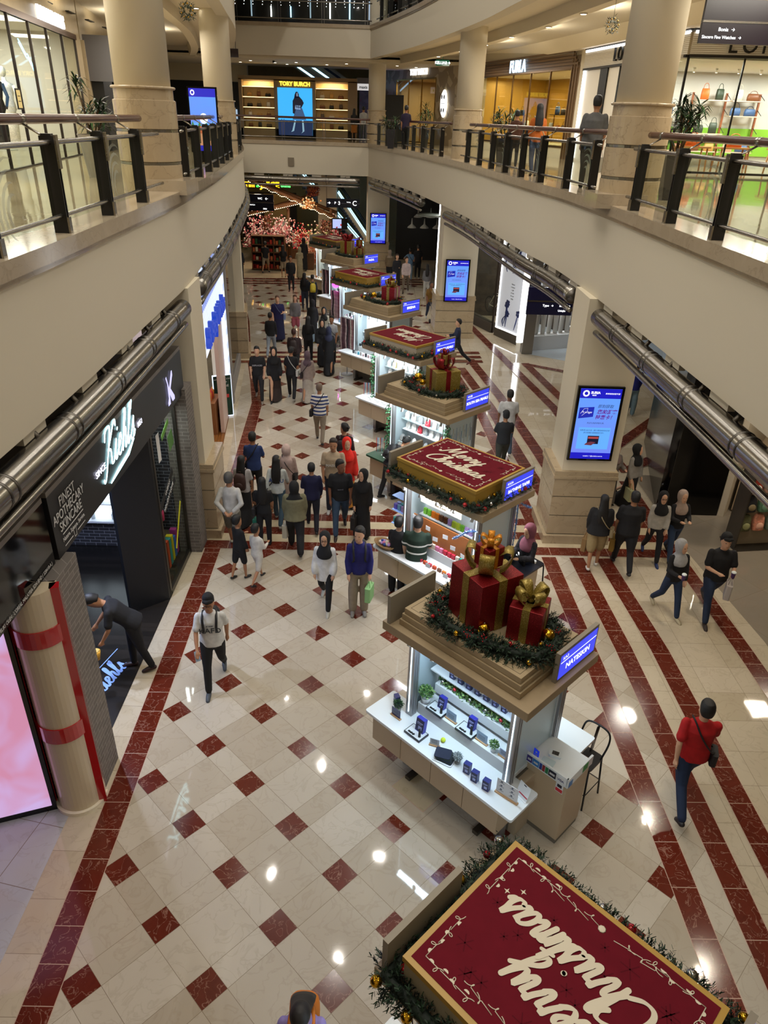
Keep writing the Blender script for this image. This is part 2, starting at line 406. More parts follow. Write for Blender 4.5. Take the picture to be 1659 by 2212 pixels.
# ---- ground floor with its inlaid pattern
bay1 = marble_tiles('marble_slabs_near', 'c3baab', 'aca08e', rad(45), (0, 0))
R2 = .1105; O2 = (.699*S, 10.23*S)
bay2 = marble_tiles('marble_slabs_middle', 'c3baab', 'aca08e', rad(45)+R2, O2)
R3 = .21; O3 = (-.35, 24.2)
bay3 = marble_tiles('marble_slabs_far', 'c3baab', 'aca08e', rad(45)+R3, O3)
plainM = marble_tiles('marble_border', 'ccc0aa', 'bcae95', 0, (0, 0), per=1.2, first=.6)
greyT = marble_tiles('grey_shop_tiles', '8e857a', '857c70', rad(28), (9, 6), per=2.4, first=1.2, joint=.003)
whiteT = marble_tiles('white_shop_tiles', 'b9bfc4', 'b2b8be', rad(-12), (-2, 0), per=1.6, first=.8, joint=.004)
stripeM = stone('cream_inlay', 'c9bb9f', 'b9a98a', rough=.15, vs=.15)
EPS = [0.0]
fl = MB(); FM = [bay1, bay2, bay3, plainM, greyT, whiteT, stripeM, redM, red_line, M('grate_metal', '55504a', .4, metal=.6)]
def fpoly(pts, mi, lift):
    vs = [(x, y, lift) for x, y in pts]
    a = sum(vs[i][0]*vs[(i+1) % len(vs)][1]-vs[(i+1) % len(vs)][0]*vs[i][1] for i in range(len(vs)))
    if a < 0: vs = vs[::-1]
    fl.add(vs, [tuple(range(len(vs)))], mi)
fpoly([(-14, -9), (20, -9), (20, 60), (-14, 60)], 3, 0)
fpoly([(-.4, -9), (7, -9), (7, 8.45), (-.4, 8.45)], 0, .001)
fpoly([(-.6, 9.8), (6.2, 9.8), (7, 9.8), (6.0, 20.6), (-1.9, 20.6)], 1, .001)
fpoly([(-2.3, 22.3), (5.3, 22.3), (3.5, 36), (-5, 36)], 2, .001)
def diamond(cx, cy, a, s=.148, mi=7, z=.002):
    fpoly([(cx+s*sqrt(2)*cos(a+k*pi/2), cy+s*sqrt(2)*sin(a+k*pi/2)) for k in range(4)], mi, z)
for j in range(-12, 14):
    for i in range(-1, 7):
        x = (i+(.5 if j % 2 else 0))*S; y = j*S/2
        if -.1 < x < 6.45 and y < 8.4: diamond(x, y, 0)
for (O, R, js, xr, yr) in ((O2, R2, range(-6, 14), (-1.9, 6.6), (9.9, 20.6)), (O3, R3, range(-6, 22), (-4.6, 5.2), (22.3, 35.5))):
    for j in js:
        for i in range(-8, 8):
            a, b = (i+(.5 if j % 2 else 0))*S, j*S/2
            x = O[0]+a*cos(R)-b*sin(R); y = O[1]+a*sin(R)+b*cos(R)
            lx = -.35 - max(0, y-9.5)*.095 - max(0, y-20)*.09; rx = 6.35 - max(0, y-9)*.07
            if lx < x < rx and yr[0] < y < yr[1]: diamond(x, y, R)
ZS = [.003]
def rstripe(pts, w, mi=7, z=.003, tick=.6):
    """stripe along a centre line, with pale joints across it"""
    ZS[0] += .0006; z = ZS[0] + (0 if mi == 7 else .0)
    P = [V((x, y, 0)) for x, y in pts]
    A, B = offs(P, w/2), offs(P, -w/2)
    if mi == 7:
        A2, B2 = offs(P, w/2+.008), offs(P, -w/2-.008)
        for i in range(len(P)-1): fpoly([A2[i][:2], A2[i+1][:2], B2[i+1][:2], B2[i][:2]], 8, z-.0005)
    for i in range(len(P)-1): fpoly([A[i][:2], A[i+1][:2], B[i+1][:2], B[i][:2]], mi, z)
    if tick:
        D = resample(P, tick)
        for i in range(1, len(D)):
            t = (D[i]-D[i-1]).normalized(); n = V((-t.y, t.x, 0))*w/2; h = t*.004
            fpoly([(D[i]+n+h)[:2], (D[i]-n+h)[:2], (D[i]-n-h)[:2], (D[i]+n-h)[:2]], 8, z+.0005)
Lstr = [(-.34, -9), (-.34, 1.75), (-.38, 4.5), (-.44, 8.36)]
rstripe(Lstr, .31, tick=.40)
rstripe([(-.52, 9.86), (-.62, 12.4), (-.88, 16.8), (-1.30, 19.0), (-1.72, 21.0)], .32, tick=.42)
rstripe([(-2.2, 22.6), (-2.9, 26.5), (-3.9, 31), (-4.7, 34)], .32, tick=.42)
# right-hand stripes, near bay
rstripe([(6.55, -9), (6.55, 1.3), (6.49, 5.1), (6.38, 8.36)], .29)
rstripe([(7.16, -9), (7.15, 1.3), (7.09, 5.5), (6.95, 8.36)], .29)
rstripe([(7.75, -9), (7.74, 1.3), (7.70, 5.5), (7.50, 8.36)], .30)
rstripe([(9.2, -9), (9.2, 2), (9.15, 5.6), (9.02, 9.6), (9.0, 12)], .29, tick=.33)
fpoly([(9.5, -9), (20, -9), (20, 12.4), (9.32, 12.4), (9.32, 9.0), (9.62, 5.8)], 4, .0012)
# cross bands between the bays
for y0 in (8.36, 8.96, 9.56):
    rstripe([(-.75, y0+.15), (9.2, y0+.25)], .30, tick=.6)
for y0 in (8.66, 9.26): rstripe([(-.6, y0+.15), (9.0, y0+.25)], .30, 6, tick=0)
# middle bay right stripes
rstripe([(6.30, 9.9), (6.10, 13.5), (5.93, 16.4), (5.45, 20.2)], .30)
rstripe([(6.95, 9.9), (6.62, 13.0), (6.28, 17.0), (5.72, 20.9)], .32)
rstripe([(7.45, 9.9), (7.15, 13.5), (6.72, 18.0), (6.16, 22.0)], .32)
rstripe([(8.6, 12.5), (8.28, 17.0), (7.3, 23.0), (6.65, 27.0), (5.8, 33)], .30)
rstripe([(9.2, 12.5), (8.75, 17.6), (8.15, 21.7)], .30); rstripe([(8.12, 21.6), (9.8, 20.6), (11, 20.1)], .26)
rstripe([(9.2, 12.6), (11.5, 14.6)], .3); rstripe([(9.25, 14), (12, 17.4)], .3)
for k, y0 in enumerate((20.75, 21.3, 21.85)): rstripe([(-2.3, y0+.1), (6.6, y0+1.0)], .28, tick=.6)
for k, y0 in enumerate((21.02, 21.58)): rstripe([(-2.2, y0+.1), (6.0, y0+1.0)], .27, 6, tick=0)
for k, y0 in enumerate((34.2, 34.8, 35.4)): rstripe([(-5.2, y0), (5, y0+1.2)], .28, tick=.6)
fpoly([(-6, 36), (5, 36), (5, 41), (-6, 41)], 6, .002)
# pale shop floor of the store at the near left
fpoly([(-14, -9), (-.95, -9), (-.88, 2.15), (-1.7, 1.9), (-14, -1)], 5, .002)
diamond(-1.95, 1.55, rad(12), .13, 9, .003)
# access hatches near the kiosks
fpoly([(3.15, 2.55), (3.55, 2.15), (3.95, 2.55), (3.55, 2.95)], 8, .0025); fpoly([(3.16, 2.55), (3.55, 2.165), (3.94, 2.55), (3.55, 2.94)], 6, .003)
o = fl.build('floor', FM); struct(o, 'polished marble mall floor with red diamond inlays and stripes')

# ---- square ground-floor pillars, marble below, cream above
def pillar(nm, x0, x1, y0, y1, rz=0, label='', ix=.1, ixr=0):
    cx, cy = (x0+x1)/2, (y0+y1)/2; w, d = (x1-x0)/2, (y1-y0)/2
    m = MB()
    m.box(-w-.07, w+.07, -d-.07, d+.07, 0, .2, 1)
    for a, b in ((.22, .64), (.66, 1.08), (1.10, 1.50)): m.box(-w, w, -d, d, a, b, 1)
    m.box(-w+.012, w-.012, -d+.012, d-.012, .15, 1.55, 2)
    m.box(-w-.03, w+.03, -d-.03, d+.03, 1.50, 1.56, 1); m.box(-w-.015, w+.015, -d-.015, d+.015, 1.56, 1.66, 1); m.box(-w+.03+ix, w-.03-ixr, -d+.05, d-.03, 1.66, Z_SOF, 0); m.box(-w+.2+ix, w-.2-ixr, 0, d, Z_SOF, Z_SOF+.3, 0)
    o = m.build(nm, [cream2, stoneM, steelD], loc=(cx, cy, 0), rz=rz); struct(o, label); return o
pillar('pillar_right', 6.42, 7.66, 8.96, 10.1, 0, 'square pillar with marble foot at right')
pillar('pillar_right_middle', 4.95, 6.5, 24.9, 26.3, rad(3), 'square pillar in the middle distance, right')
pillar('pillar_far', 1.75, 3.1, 38.4, 39.8, rad(4), 'far square pillar under the bridge corner')
pillar('pillar_left', -1.5, -.42, 8.78, 9.9, rad(2), 'square pillar beside the black shopfront', 0, .12)
pillar('pillar_left_middle', -3.0, -1.98, 21.2, 22.6, rad(9), 'square pillar in the middle distance, left', 0, .05)
pillar('pillar_bridge', -1.35, -.05, 43.5, 44.8, 0, 'far pillar behind the bridge')

# ---- round gallery columns
def column(nm, x, y, r, label, zt=13.2):
    m = MB()
    prof = [(r+.03, 0), (r+.03, .42), (r+.01, .43), (r+.01, .47), (r+.03, .48), (r+.03, .90), (r+.01, .91), (r+.01, .95), (r+.03, .96), (r+.03, 1.36), (r-.0, 1.37), (r, 1.52)]
    m.lathe(prof, (0, 0, 0), 40, 1, False)
    m.lathe([(r+.03, 1.52), (r+.045, 1.54), (r+.03, 1.56)], (0, 0, 0), 28, 1)
    m.lathe([(r-.03, 1.55), (r-.03, zt-Z_UP)], (0, 0, 0), 32, 0)
    for z in (.43, .91): m.lathe([(r+.02, z), (r+.02, z+.04)], (0, 0, 0), 28, 2, False)
    o = m.build(nm, [cream2, stoneM, steel], loc=(x, y, Z_UP)); struct(o, label)
    for p in o.data.polygons: pass
    return o
column('column_left', -1.13, 9.5, .47, 'thick round cream column on the left gallery')
column('column_right', 7.05, 9.55, .47, 'thick round cream column on the right gallery')
column('column_left_middle', -2.45, 22, .47, 'second round column on the left gallery')
column('column_right_middle', 5.62, 24, .47, 'second round column on the right gallery')
column('column_far', 2.30, 38.9, .47, 'far round column at the bridge corner')
for (x, y) in ((-1.1, 9.5), (7.05, 9.55)):   # marble plinth blocks that break the coping
    m = MB(); m.box(-.42, .42, -.42, .42, 0, .22, 0); o = m.build('trim_plinth', [coping], loc=(x+(.25 if x < 0 else -.25), y-.15, Z_UP)); struct(o)

# ---- steel light tubes hung under the gallery edges
def run(P, y0, y1): return [p for p in P if y0 <= p.y <= y1]
def duct(pts, label, z=4.78, r=.15, r2=.05, sgn=1):
    e = empty('light_tube', pts[0]); tag(e, label, 'light fitting', 'steel light tubes under the gallery edges')
    o = V(pts[0])
    P = resample(pts, .25); 
    P3 = [V((p.x, p.y, z))-o for p in P]
    MB().tube(P3, r, 20).build('large_tube', steel, e)
    q = offs(P, sgn*-.02); Q3 = [V((p.x, p.y, z-.27))-o for p in q]
    MB().tube(Q3, r2, 12).build('small_tube', steel, e)
    for i in range(3, len(P)-2, 6):
        m = MB()
        for k in (0, 1):
            a, b = P3[i+k*0], P3[i+1]; t = (b-a).normalized(); c = a + t*(.14*k)
            m.tube([c-t*.012, c+t*.012], r+.008, 20)
        m.build('collar', steelD, e)
    for i in range(5, len(P)-2, 4):
        m = MB(); a, b = P3[i], P3[i+1]; t = (b-a).normalized(); n = V((-t.y, t.x, 0))*sgn
        m.tube([a+V((0, 0, r*.6)), a+n*.12+V((0, 0, .25))], .03, 6); m.build('bracket', steelD, e)
    for a in (0, -1):
        MB().tube([P3[a], P3[a]+(P3[a]-P3[a-1 if a else 1]).normalized()*.01], r-.01, 20).build('end_cap', steelD, e)
    # dark service slot behind the tube
    m = MB(); band(m, pts, sgn*.12, sgn*.5, Z_SOF-.02, Z_SOF+.26, 0); s_ = m.build('trim_slot', [darkgap]); struct(s_)
    m = MB()
    for i in range(0, len(P)-2, 3):
        if i % 6 < 3: band(m, [P[i], P[i+1], P[i+2]], sgn*.05, sgn*.14, Z_SOF-.10, Z_SOF+.02, 0)
    s_ = m.build('trim_slot', [soffM]); struct(s_)
PLd = offs(PL, -.02); PRd = offs(PR, .02)
duct(run(PLd, -7, 8.6), 'long steel light tube under the near left gallery edge, above the black shop fascia', sgn=1)
duct(run(PLd, 10.0, 36), 'curved steel light tube under the left gallery edge beyond the first pillar', sgn=1)
duct(run(PRd, -7, 8.9), 'thick steel light tube under the near right gallery edge, in front of the big pillar', sgn=-1)
duct(run(PRd, 10.2, 24.7), 'steel light tube under the right gallery edge between the two square pillars', sgn=-1)
duct(run(PRd, 26.3, 37.2), 'distant steel light tube under the right gallery edge', sgn=-1)
duct([V((x/2, YB, 0)) for x in range(-11, 4)], 'straight steel light tube across the foot of the far bridge', z=4.78, sgn=1)
# ================================================================ balustrades
pane = glassmat('clear_pane', 'e3eae0', .10)
panegreen = glassmat('edge_tinted_pane', 'cfdccb', .12)
frost = M('frosted_film', 'b9bdb2', .9, alpha=.45)
wood = M('handrail_wood', '4c281a', .3, coat=.3)
postM = M('post_black', '0b0a0a', .35)
def swirl(mb, o, tx, s=1.0, a0=0.0):
    """crescent swirls etched on a pane: o lower corner, tx along, up is z"""
    for k in range(5):
        r = (.13+.09*k)*s; c = o + tx*(.55*s) + V((0, 0, .30*s)); n = 10
        for i in range(n):
            q = []
            for j in (i, i+1):
                a = a0 + pi*(.35+.95*j/n); w = .05*s*sin(pi*j/n)+.002
                for rr in (r, r+w): q.append(c + tx*(rr*cos(a)) + V((0, 0, rr*sin(a)*1.15)))
            if all(-.02 < (p-o).dot(tx) < 1.25 and .05 < (p-o).z < .85 for p in q): mb.quad(q[0], q[1], q[3], q[2])
def balustrade(P, sgn, y0, y1, label, z0=Z_CURB, step=1.56, dark=True, detail=True, phase=0.3):
    pts = run(P, y0-.01, y1+.01)
    e = empty('balustrade', (pts[0].x, pts[0].y, z0)); tag(e, label, 'balustrade', 'gallery balustrades'); o = V((pts[0].x, pts[0].y, z0))
    D = resample(pts, .13); n = len(D); st = max(2, int(round(step/.13)))
    idx = list(range(int(phase/.13), n-1, st))
    L = lambda p, d, z: V((p.x, p.y, 0)) + V((0, 0, z)) - V((o.x, o.y, 0)) + d
    def nrm(i):
        t = (D[min(i+1, n-1)]-D[max(i-1, 0)]).normalized(); return t, V((-t.y, t.x, 0))*sgn
    if dark:
        for i in idx:
            t, nv = nrm(i); m = MB(); R = Matrix.Translation(L(D[i], nv*.10, 0)) @ Matrix.Rotation(atan2(t.y, t.x), 4, 'Z')
            for d in (-.024, .024): m.box(d-.008, d+.008, -.075, .075, 0, .92, 0, R)
            m.box(-.028, .028, -.09*1, -.07, .0, .13, 1, R) if sgn > 0 else m.box(-.028, .028, .07, .09, .0, .13, 1, R)
            yy = (-.095, -.075) if sgn > 0 else (.075, .095)
            m.box(-.035, .035, yy[0], yy[1], .62, .93, 1, R); m.box(-.035, .035, yy[0], yy[1], -.0, .16, 1, R)
            m.box(-.036, .036, -.05, .05, .92, .94, 0, R)
            m.build('post', [postM, steel], e)
            m = MB(); m.tube([L(D[i], nv*.08, .88), L(D[i], nv*.34, 1.03)], .022, 6, flat=.5); m.build('rail_bracket', steel, e)
    else:
        for i in idx:
            t, nv = nrm(i); m = MB(); R = Matrix.Translation(L(D[i], nv*.10, 0)) @ Matrix.Rotation(atan2(t.y, t.x), 4, 'Z')
            for d in (-.06, .06): m.box(d-.012, d+.012, -.02, .02, 0, .98, 0, R)
            m.build('post', [steelD], e)
    off = .34 if dark else .10
    MB().tube([L(D[i], nrm(i)[1]*off, 1.06) for i in range(0, n, 1)], .048, 12).build('handrail', wood, e)
    for z, r, nm in ((.86, .026, 'upper_bar'), (.17, .024, 'lower_bar')):
        MB().tube([L(D[i], nrm(i)[1]*.08, z) for i in range(0, n, 2)], r, 8).build(nm, steel, e)
    if detail:
        for i in idx:
            a = L(D[i], nrm(i)[1]*off, 1.06); t = nrm(i)[0]
            MB().tube([a-t*.05, a+t*.05], .051, 12).build('rail_sleeve', steel, e)
    for k, (a, b) in enumerate(zip(idx, idx[1:])):
        p, q = L(D[a], nrm(a)[1]*.12, 0), L(D[b], nrm(b)[1]*.12, 0); t = (q-p).normalized()
        p = p+t*.06; q = q-t*.06; nv = V((-t.y, t.x, 0))*.005
        m = MB(); m.add([p+V((0, 0, .10)), q+V((0, 0, .10)), q+V((0, 0, .84)), p+V((0, 0, .84))], [(0, 1, 2, 3)])
        g = m.build('glass_panel', pane, e)
        if detail and k % 2 == 0:
            m = MB(); swirl(m, p - nv*1.2*1, t, 1.0, .3*(k % 3)); 
            if m.v: m.build('etched_swirl', frost, g)
    return e
balustrade(PL, 1, -5, 8.7, 'near left balustrade with black posts and wooden handrail, before the thick column', phase=.7, step=1.56)
balustrade(PL, 1, 10.2, 21.2, 'left balustrade with tightly seen black posts between the two round columns', step=1.56)
balustrade(PL, 1, 22.6, 36, 'distant left balustrade beyond the second column', step=1.56, detail=False)
balustrade(PR, -1, -5, 8.9, 'near right balustrade with wooden handrail, in front of the large potted plant', phase=.2, step=1.62)
balustrade(PR, -1, 10.3, 23.3, 'right balustrade in front of the man in the grey shirt', step=1.56)
balustrade(PR, -1, 24.7, 37.2, 'distant right balustrade ending at the far bridge', step=1.5, detail=False)
PB = [V((x/4, YB, 0)) for x in range(8, -21, -1)]
balustrade(PB, -1, 36, 39, 'straight balustrade of wide glass panes along the far bridge', step=2.05, dark=False, detail=False)
balustrade(PB, -1, 36, 39, 'balustrade of the upper bridge, hung with lights', z0=Z2_TOP+.15, step=2.05, dark=False, detail=False)
balustrade(PR, -1, 24.7, 37.2, 'balustrade of the upper right gallery', z0=Z2_TOP+.15, step=1.5, detail=False)

# ================================================================ gallery level walls, ceilings, shops
warmwall = M('warm_wall', 'bfae8c', .6, var=.06, vscale=2)
walltrav = stone('travertine_wall', 'b8a88a', 'a39274', rough=.3, scale=2, vs=.15)
ceilM = M('gallery_ceiling', 'dcd2bc', .7)
metalframe = M('dark_frame', '3a3029', .35, metal=.6)
chrome = M('chrome', 'c8c8c8', .12, metal=1)
def wall_seg(name, pts, z0, z1, mat, th=.12, label=None):
    m = MB()
    for a, b in zip(pts, pts[1:]):
        a, b = V((*a, 0)), V((*b, 0)); t = (b-a).normalized(); n = V((-t.y, t.x, 0))*th
        m.prism([(a.x, a.y), (b.x, b.y), ((b+n).x, (b+n).y), ((a+n).x, (a+n).y)], z0, z1)
    return struct(m.build(name, mat), label)
# ceilings with a stepped cove
for nm, P, sgn, xo in (('left', PL, 1, -14), ('right', PR, -1, 19)):
    m = MB()
    A = offs(P, sgn*.35); B = offs(P, sgn*1.5); Cc = offs(P, sgn*1.9); D_ = offs(P, sgn*4.6); E_ = offs(P, sgn*5.0)
    strip(m, A, B, 10.42, 10.42, 0, False); strip(m, B, B, 10.42, 10.1, 0, False); strip(m, B, offs(P, sgn*1.8), 10.1, 10.1, 0, False)
    strip(m, offs(P, sgn*1.8), Cc, 10.1, 10.6, 0, False); strip(m, Cc, D_, 10.6, 10.6, 0, False); strip(m, D_, E_, 10.6, 10.1, 0, False)
    n = len(E_); m.add([(p.x, p.y, 10.1) for p in E_] + [(xo, p.y, 10.1) for p in E_], [(i, i+1, n+i+1, n+i) for i in range(n-1)], 0)
    struct(m.build('ceiling_'+nm, [ceilM]), 'stepped cream ceiling of the %s gallery' % nm)
m = MB(); m.box(-14, 14, YB+.3, 44, 10.12, 10.25, 0); m.box(-14, 14, 44, 60, 11.8, 11.9, 0); m.box(-14, 14, 43.9, 44.05, 10.2, 11.9, 0)
struct(m.build('ceiling_bridge', [ceilM]))
m = MB(); m.box(-14, 19, 57, 57.2, 0, 14, 0); struct(m.build('wall_far', [warmwall]))
m = MB(); m.box(-14.2, -14, -9, 57, 0, 14, 0); struct(m.build('wall_left', [warmwall]))
m = MB(); m.box(19, 19.2, -9, 57, 0, 14, 0); struct(m.build('wall_right', [warmwall]))
m = MB(); m.box(-14, 19, -9.2, -9, 0, 14, 0); struct(m.build('wall_behind', [warmwall]))
m = MB(); m.box(-14.2, PL[0].x-.3, -9, 57, 13.9, 14.0, 0); m.box(8.5, 19.2, -9, 57, 13.9, 14.0, 0); m.box(-14, 19, YB, 57, 13.95, 14.05, 0); struct(m.build('ceiling_upper', [ceilM]))
for k in range(9):      # ceiling slots of the ventilation
    m = MB(); m.box(-.35, .35, -.06, .06, 0, .02, 0)
    for j in range(4): m.box(-.33, .33, -.045+.03*j, -.035+.03*j, -.006, 0, 1)
    y = 12+2.1*k; x = -5.3-max(0, y-12)*.10
    tag(m.build('air_vent', [black, steelD], loc=(x, y, 10.075), rz=rad(96)), 'dark slotted air vent in the left gallery ceiling', 'vent', 'air vents along the left gallery ceiling')
    y = 15+2.6*k; x = 9.0-max(0, y-9)*.13
    m = MB(); m.box(-.5, .5, -.05, .05, 0, .02, 0); m.box(-.48, .48, -.004, .004, -.006, 0, 1)
    tag(m.build('air_slot', [black, steelD], loc=(min(PR, key=lambda p: abs(p.y-y)).x+5.6, y, 10.08), rz=rad(82)), 'thin dark air slot in the right gallery ceiling', 'vent', 'air slots along the right gallery ceiling')
dl = emis('downlight_glow', 'fff1d8', 9)
def downlight(x, y, z, lab, grp):
    e = MB(); e.lathe([(.085, 0), (.10, -.012), (.10, .0)], (0, 0, 0), 16, 0); o = e.build('downlight', cream2, loc=(x, y, z)); tag(o, lab, 'ceiling light', grp)
    MB().lathe([(.07, -.016), (.07, -.013)], (0, 0, 0), 14).build('lamp', dl, o)
for x, y in ((-4.2, 39.2), (-3.1, 40.3), (-1.9, 39.5), (-.4, 40.6), (.7, 39.3), (3.3, 39.5), (4.3, 40.2), (-2.6, 41.4), (-5, 40.8)):
    downlight(x, y, 10.115, 'small round ceiling light over the far bridge', 'round lights in the bridge ceiling')
for k in range(8): downlight(min(PR, key=lambda p: abs(p.y-11-3*k)).x+1.68, 11+3*k, 10.09, 'small round light in the right gallery ceiling', 'round lights in the right gallery ceiling')
for k in range(7): downlight(min(PL, key=lambda p: abs(p.y-12-3.2*k)).x-.95, 12+3.2*k, 10.41, 'small round light in the left gallery ceiling', 'round lights in the left gallery ceiling')

bagcols = ['1d1a18', '7b4a2c', 'a8352a', 'c99a52', 'd9d2c4', '3d5a86', 'b86f7d', '2e3b2c', 'cf6a2a', '58493c', 'e2b7a0']
bagm = [M('leather_%d' % i, c, .45) for i, c in enumerate(bagcols)]
def handbag(parent_loc, mat, s=1.0, rz=0, label='', group=None, kind=0):
    m = MB(); w, d, h = (.30, .12, .22) if kind == 0 else ((.24, .13, .30) if kind == 1 else (.36, .14, .20))
    pr = []
    for z, k in ((0, 1), (h*.5, 1.03), (h*.92, .92), (h, .86)): pr.append((k, z))
    vs = []; fs = []
    for k, z in pr:
        for a in range(16):
            t = 2*pi*a/16; c_, s_ = cos(t), sin(t)
            vs.append((math.copysign(abs(c_)**.5, c_)*w/2*k, math.copysign(abs(s_)**.5, s_)*d/2*(k if z < h else .4), z))
    for i in range(3):
        for a in range(16): fs.append((i*16+a, i*16+(a+1) % 16, (i+1)*16+(a+1) % 16, (i+1)*16+a))
    fs += [tuple(range(15, -1, -1)), tuple(48+a for a in range(16))]
    m.add(vs, fs, 0, True); o = m.build('handbag', mat, loc=parent_loc, rz=rz); o.scale = (s, s, s)
    hb = MB(); hb.tube([(x*w*.33, 0, h+ (.14 if kind != 2 else .07)*sqrt(max(0, 1-x*x))) for x in [-1+.2*k for k in range(11)]], .008, 6)
    hb.build('handle', mat, o)
    tag(o, label, 'handbag', group); return o
BAGS = [handbag((0, 0, -50), bagm[0], kind=k) for k in range(3)]
def bagcopy(k, mi, loc, rz, label, group, s=1.0):
    o = BAGS[k]; c = o.copy(); c.data = o.data.copy(); COL.objects.link(c); h = o.children[0].copy(); h.data = h.data.copy(); COL.objects.link(h); h.parent = c
    for q in (c, h): q.data.materials.clear(); q.data.materials.append(bagm[mi])
    place(c, loc, rz, label, group, s); return c

def frame_of(a, b):
    """origin at a, x along a->b, y to the left of it"""
    a, b = V((*a, 0)), V((*b, 0)); t = (b-a).normalized()
    return Matrix(((t.x, -t.y, 0, a.x), (t.y, t.x, 0, a.y), (0, 0, 1, Z_UP), (0, 0, 0, 1))), (b-a).length
def setM(o, Mx): o.matrix_world = Mx; return o
def shopglass(name, Mx, x0, x1, z0, z1, nx, label, mat=None, y=0):
    e = empty(name); e.matrix_world = Mx; tag(e, label, 'shop window')
    fr = MB()
    for k in range(nx+1):
        x = x0+(x1-x0)*k/nx; fr.box(x-.02, x+.02, y-.03, y+.03, z0, z1)
    fr.box(x0, x1, y-.03, y+.03, z0-.06, z0); fr.box(x0, x1, y-.03, y+.03, z1, z1+.05)
    fr.build('window_frame', mat or metalframe, e)
    for k in range(nx):
        a, b = x0+(x1-x0)*k/nx+.02, x0+(x1-x0)*(k+1)/nx-.02
        m = MB(); m.add([(a, y, z0), (b, y, z0), (b, y, z1), (a, y, z1)], [(0, 1, 2, 3)]); m.build('pane', pane, e)
    return e
# ---- left: fashion store with white letters
Mk, Lk = frame_of((-6.9, 24.2), (-3.6, 6.0))      # x runs towards the camera, y towards +x (the gallery)... outward normal
def left_store():
    a = V((-6.35, 21.4, 0)); b = V((-3.3, 1.5, 0)); Mx, L = frame_of(a[:2], b[:2])
    m = MB(); m.box(0, L, -.25, 0, 3.0, 4.0, 0); m.box(0, .75, -.3, .02, 0, 3.0, 0); m.box(.7, L, -.02, .06, 2.93, 3.06, 1)
    o = m.build('wall_left_store', [walltrav, M('bronze_strip', '5a4030', .3, metal=.7)]); struct(o); o.matrix_world = Mx
    shopglass('shop_window', Mx, .75, L, .05, 2.93, 12, 'tall glass front of the fashion store with white letters, left gallery')
    m = MB(); m.box(0, L, -4.2, -4.1, 0, 4, 0); m.box(0, .1, -4.2, -.2, 0, 4, 0); m.box(0, L, -4.2, -.2, 3.15, 3.25, 1)
    o = m.build('wall_left_store_inner', [M('pale_interior', 'c9c4b8', .6), M('bright_ceiling', 'dcdcd6', .8)]); struct(o); o.matrix_world = Mx
    for k in range(6): 
        p = Mx @ V((2+k*2.8, -2, 3.1)); alight('store_lamp', p, 1.2, 130, (1, .96, .9))
    # white light letters
    p = Mx @ V((0, 0, 0)); T = Mx.to_3x3()
    xr = -(T @ V((1, 0, 0))); 
    w = MB(); w.box(0, .01, 0, .01, 0, .01)
    o = text('MICHAEL KORS', .40, emis('white_letters', 'ffffff', 2.2), 'shop_sign', ext=.03, align='CENTER', bold=.012, sx=.95)
    o.matrix_world = plane_M(Mx @ V((3.4, .06, 3.20)), xr, (0, 0, 1)); tag(o, 'white illuminated capital letters above the left fashion store window', 'shop sign')
    # blue poster, display and mannequins inside
    def at_(x, y, z): return Mx @ V((x, y, z))
    m = MB(); m.box(-1.0, 1.0, -.03, .03, 0, 2.3, 0); m.box(-.9, .9, .031, .035, .1, 2.2, 1)
    o = m.build('light_box', [M('white_board', 'e5e5e5', .5), emis('blue_poster', '2b6fe0', 1.6)]); o.matrix_world = Mx @ Matrix.Translation((9.7, -.9, .2)); tag(o, 'blue illuminated poster with a model behind the left store glass', 'light box')
    m = MB(); q = 0
    fig = [(-.15, 2.0), (.05, 2.05), (.12, 1.85), (.35, 1.2), (.2, .6), (.3, .15), (-.1, .12), (-.4, .6), (-.45, 1.3)]
    m.add([(x, .04, z) for x, z in fig], [tuple(range(len(fig)-1, -1, -1))]); m.build('printed_figure', M('poster_ink', '15161c', .6), o)
    for k, (x, y) in enumerate(((4.0, -1.2), (5.6, -1.0), (7.2, -1.4))):
        mannequin(at_(x, y, .25), Mx, k)
    m = MB()
    for j in range(4): m.box(0, 1.5, -.35, 0, .5+.55*j, .53+.55*j)
    for x in (0, 1.5): m.box(x-.02, x+.02, -.35, 0, 0, 2.6)
    sh = m.build('display_shelf', M('shelf_wood', 'a87848', .5)); sh.matrix_world = Mx @ Matrix.Translation((6.9, -2.6, 0)); tag(sh, 'warm wooden shelf unit behind the left store glass', 'shelf')
    for j in range(4):
        for i in range(3):
            p = Mx @ V((7.15+.5*i, -2.78, .53+.55*j)); bagcopy((i+j) % 3, (i*3+j*5) % 11, p, rad(95), 'small handbag on the wooden shelves behind the left store glass', 'handbags on the left store shelves')
    # small framed notice on the glass
    m = MB(); m.box(-.17, .17, 0, .02, -.2, .2, 0); m.box(-.14, .14, .02, .024, -.17, .17, 1); o = m.build('framed_notice', [black, M('cream_card', 'd9c88a', .6)]); o.matrix_world = Mx @ Matrix.Translation((7.5, .02, 1.35)); tag(o, 'small black-framed cream notice on the left store glass', 'notice')
    for k in range(2):
        m2 = MB(); m2.box(-.09, .09, .0245, .026, .05-.1*k, .065-.1*k); m2.build('printed_line', M('ink', '4a4232', .7), o)
    # bright zigzag neon
    m = MB(); 
    for k in range(2): m.tube([(0, 0, 0+.07*k), (.5, 0, .35+.07*k), (.6, 0, .32+.07*k), (1.1, 0, .62+.07*k)], .014, 6)
    o = m.build('neon_light', emis('neon_blue', '7fd0ff', 7)); o.matrix_world = Mx @ Matrix.Translation((3.6, -.5, 1.95)); tag(o, 'pale blue neon zigzag inside the left store window', 'neon light')
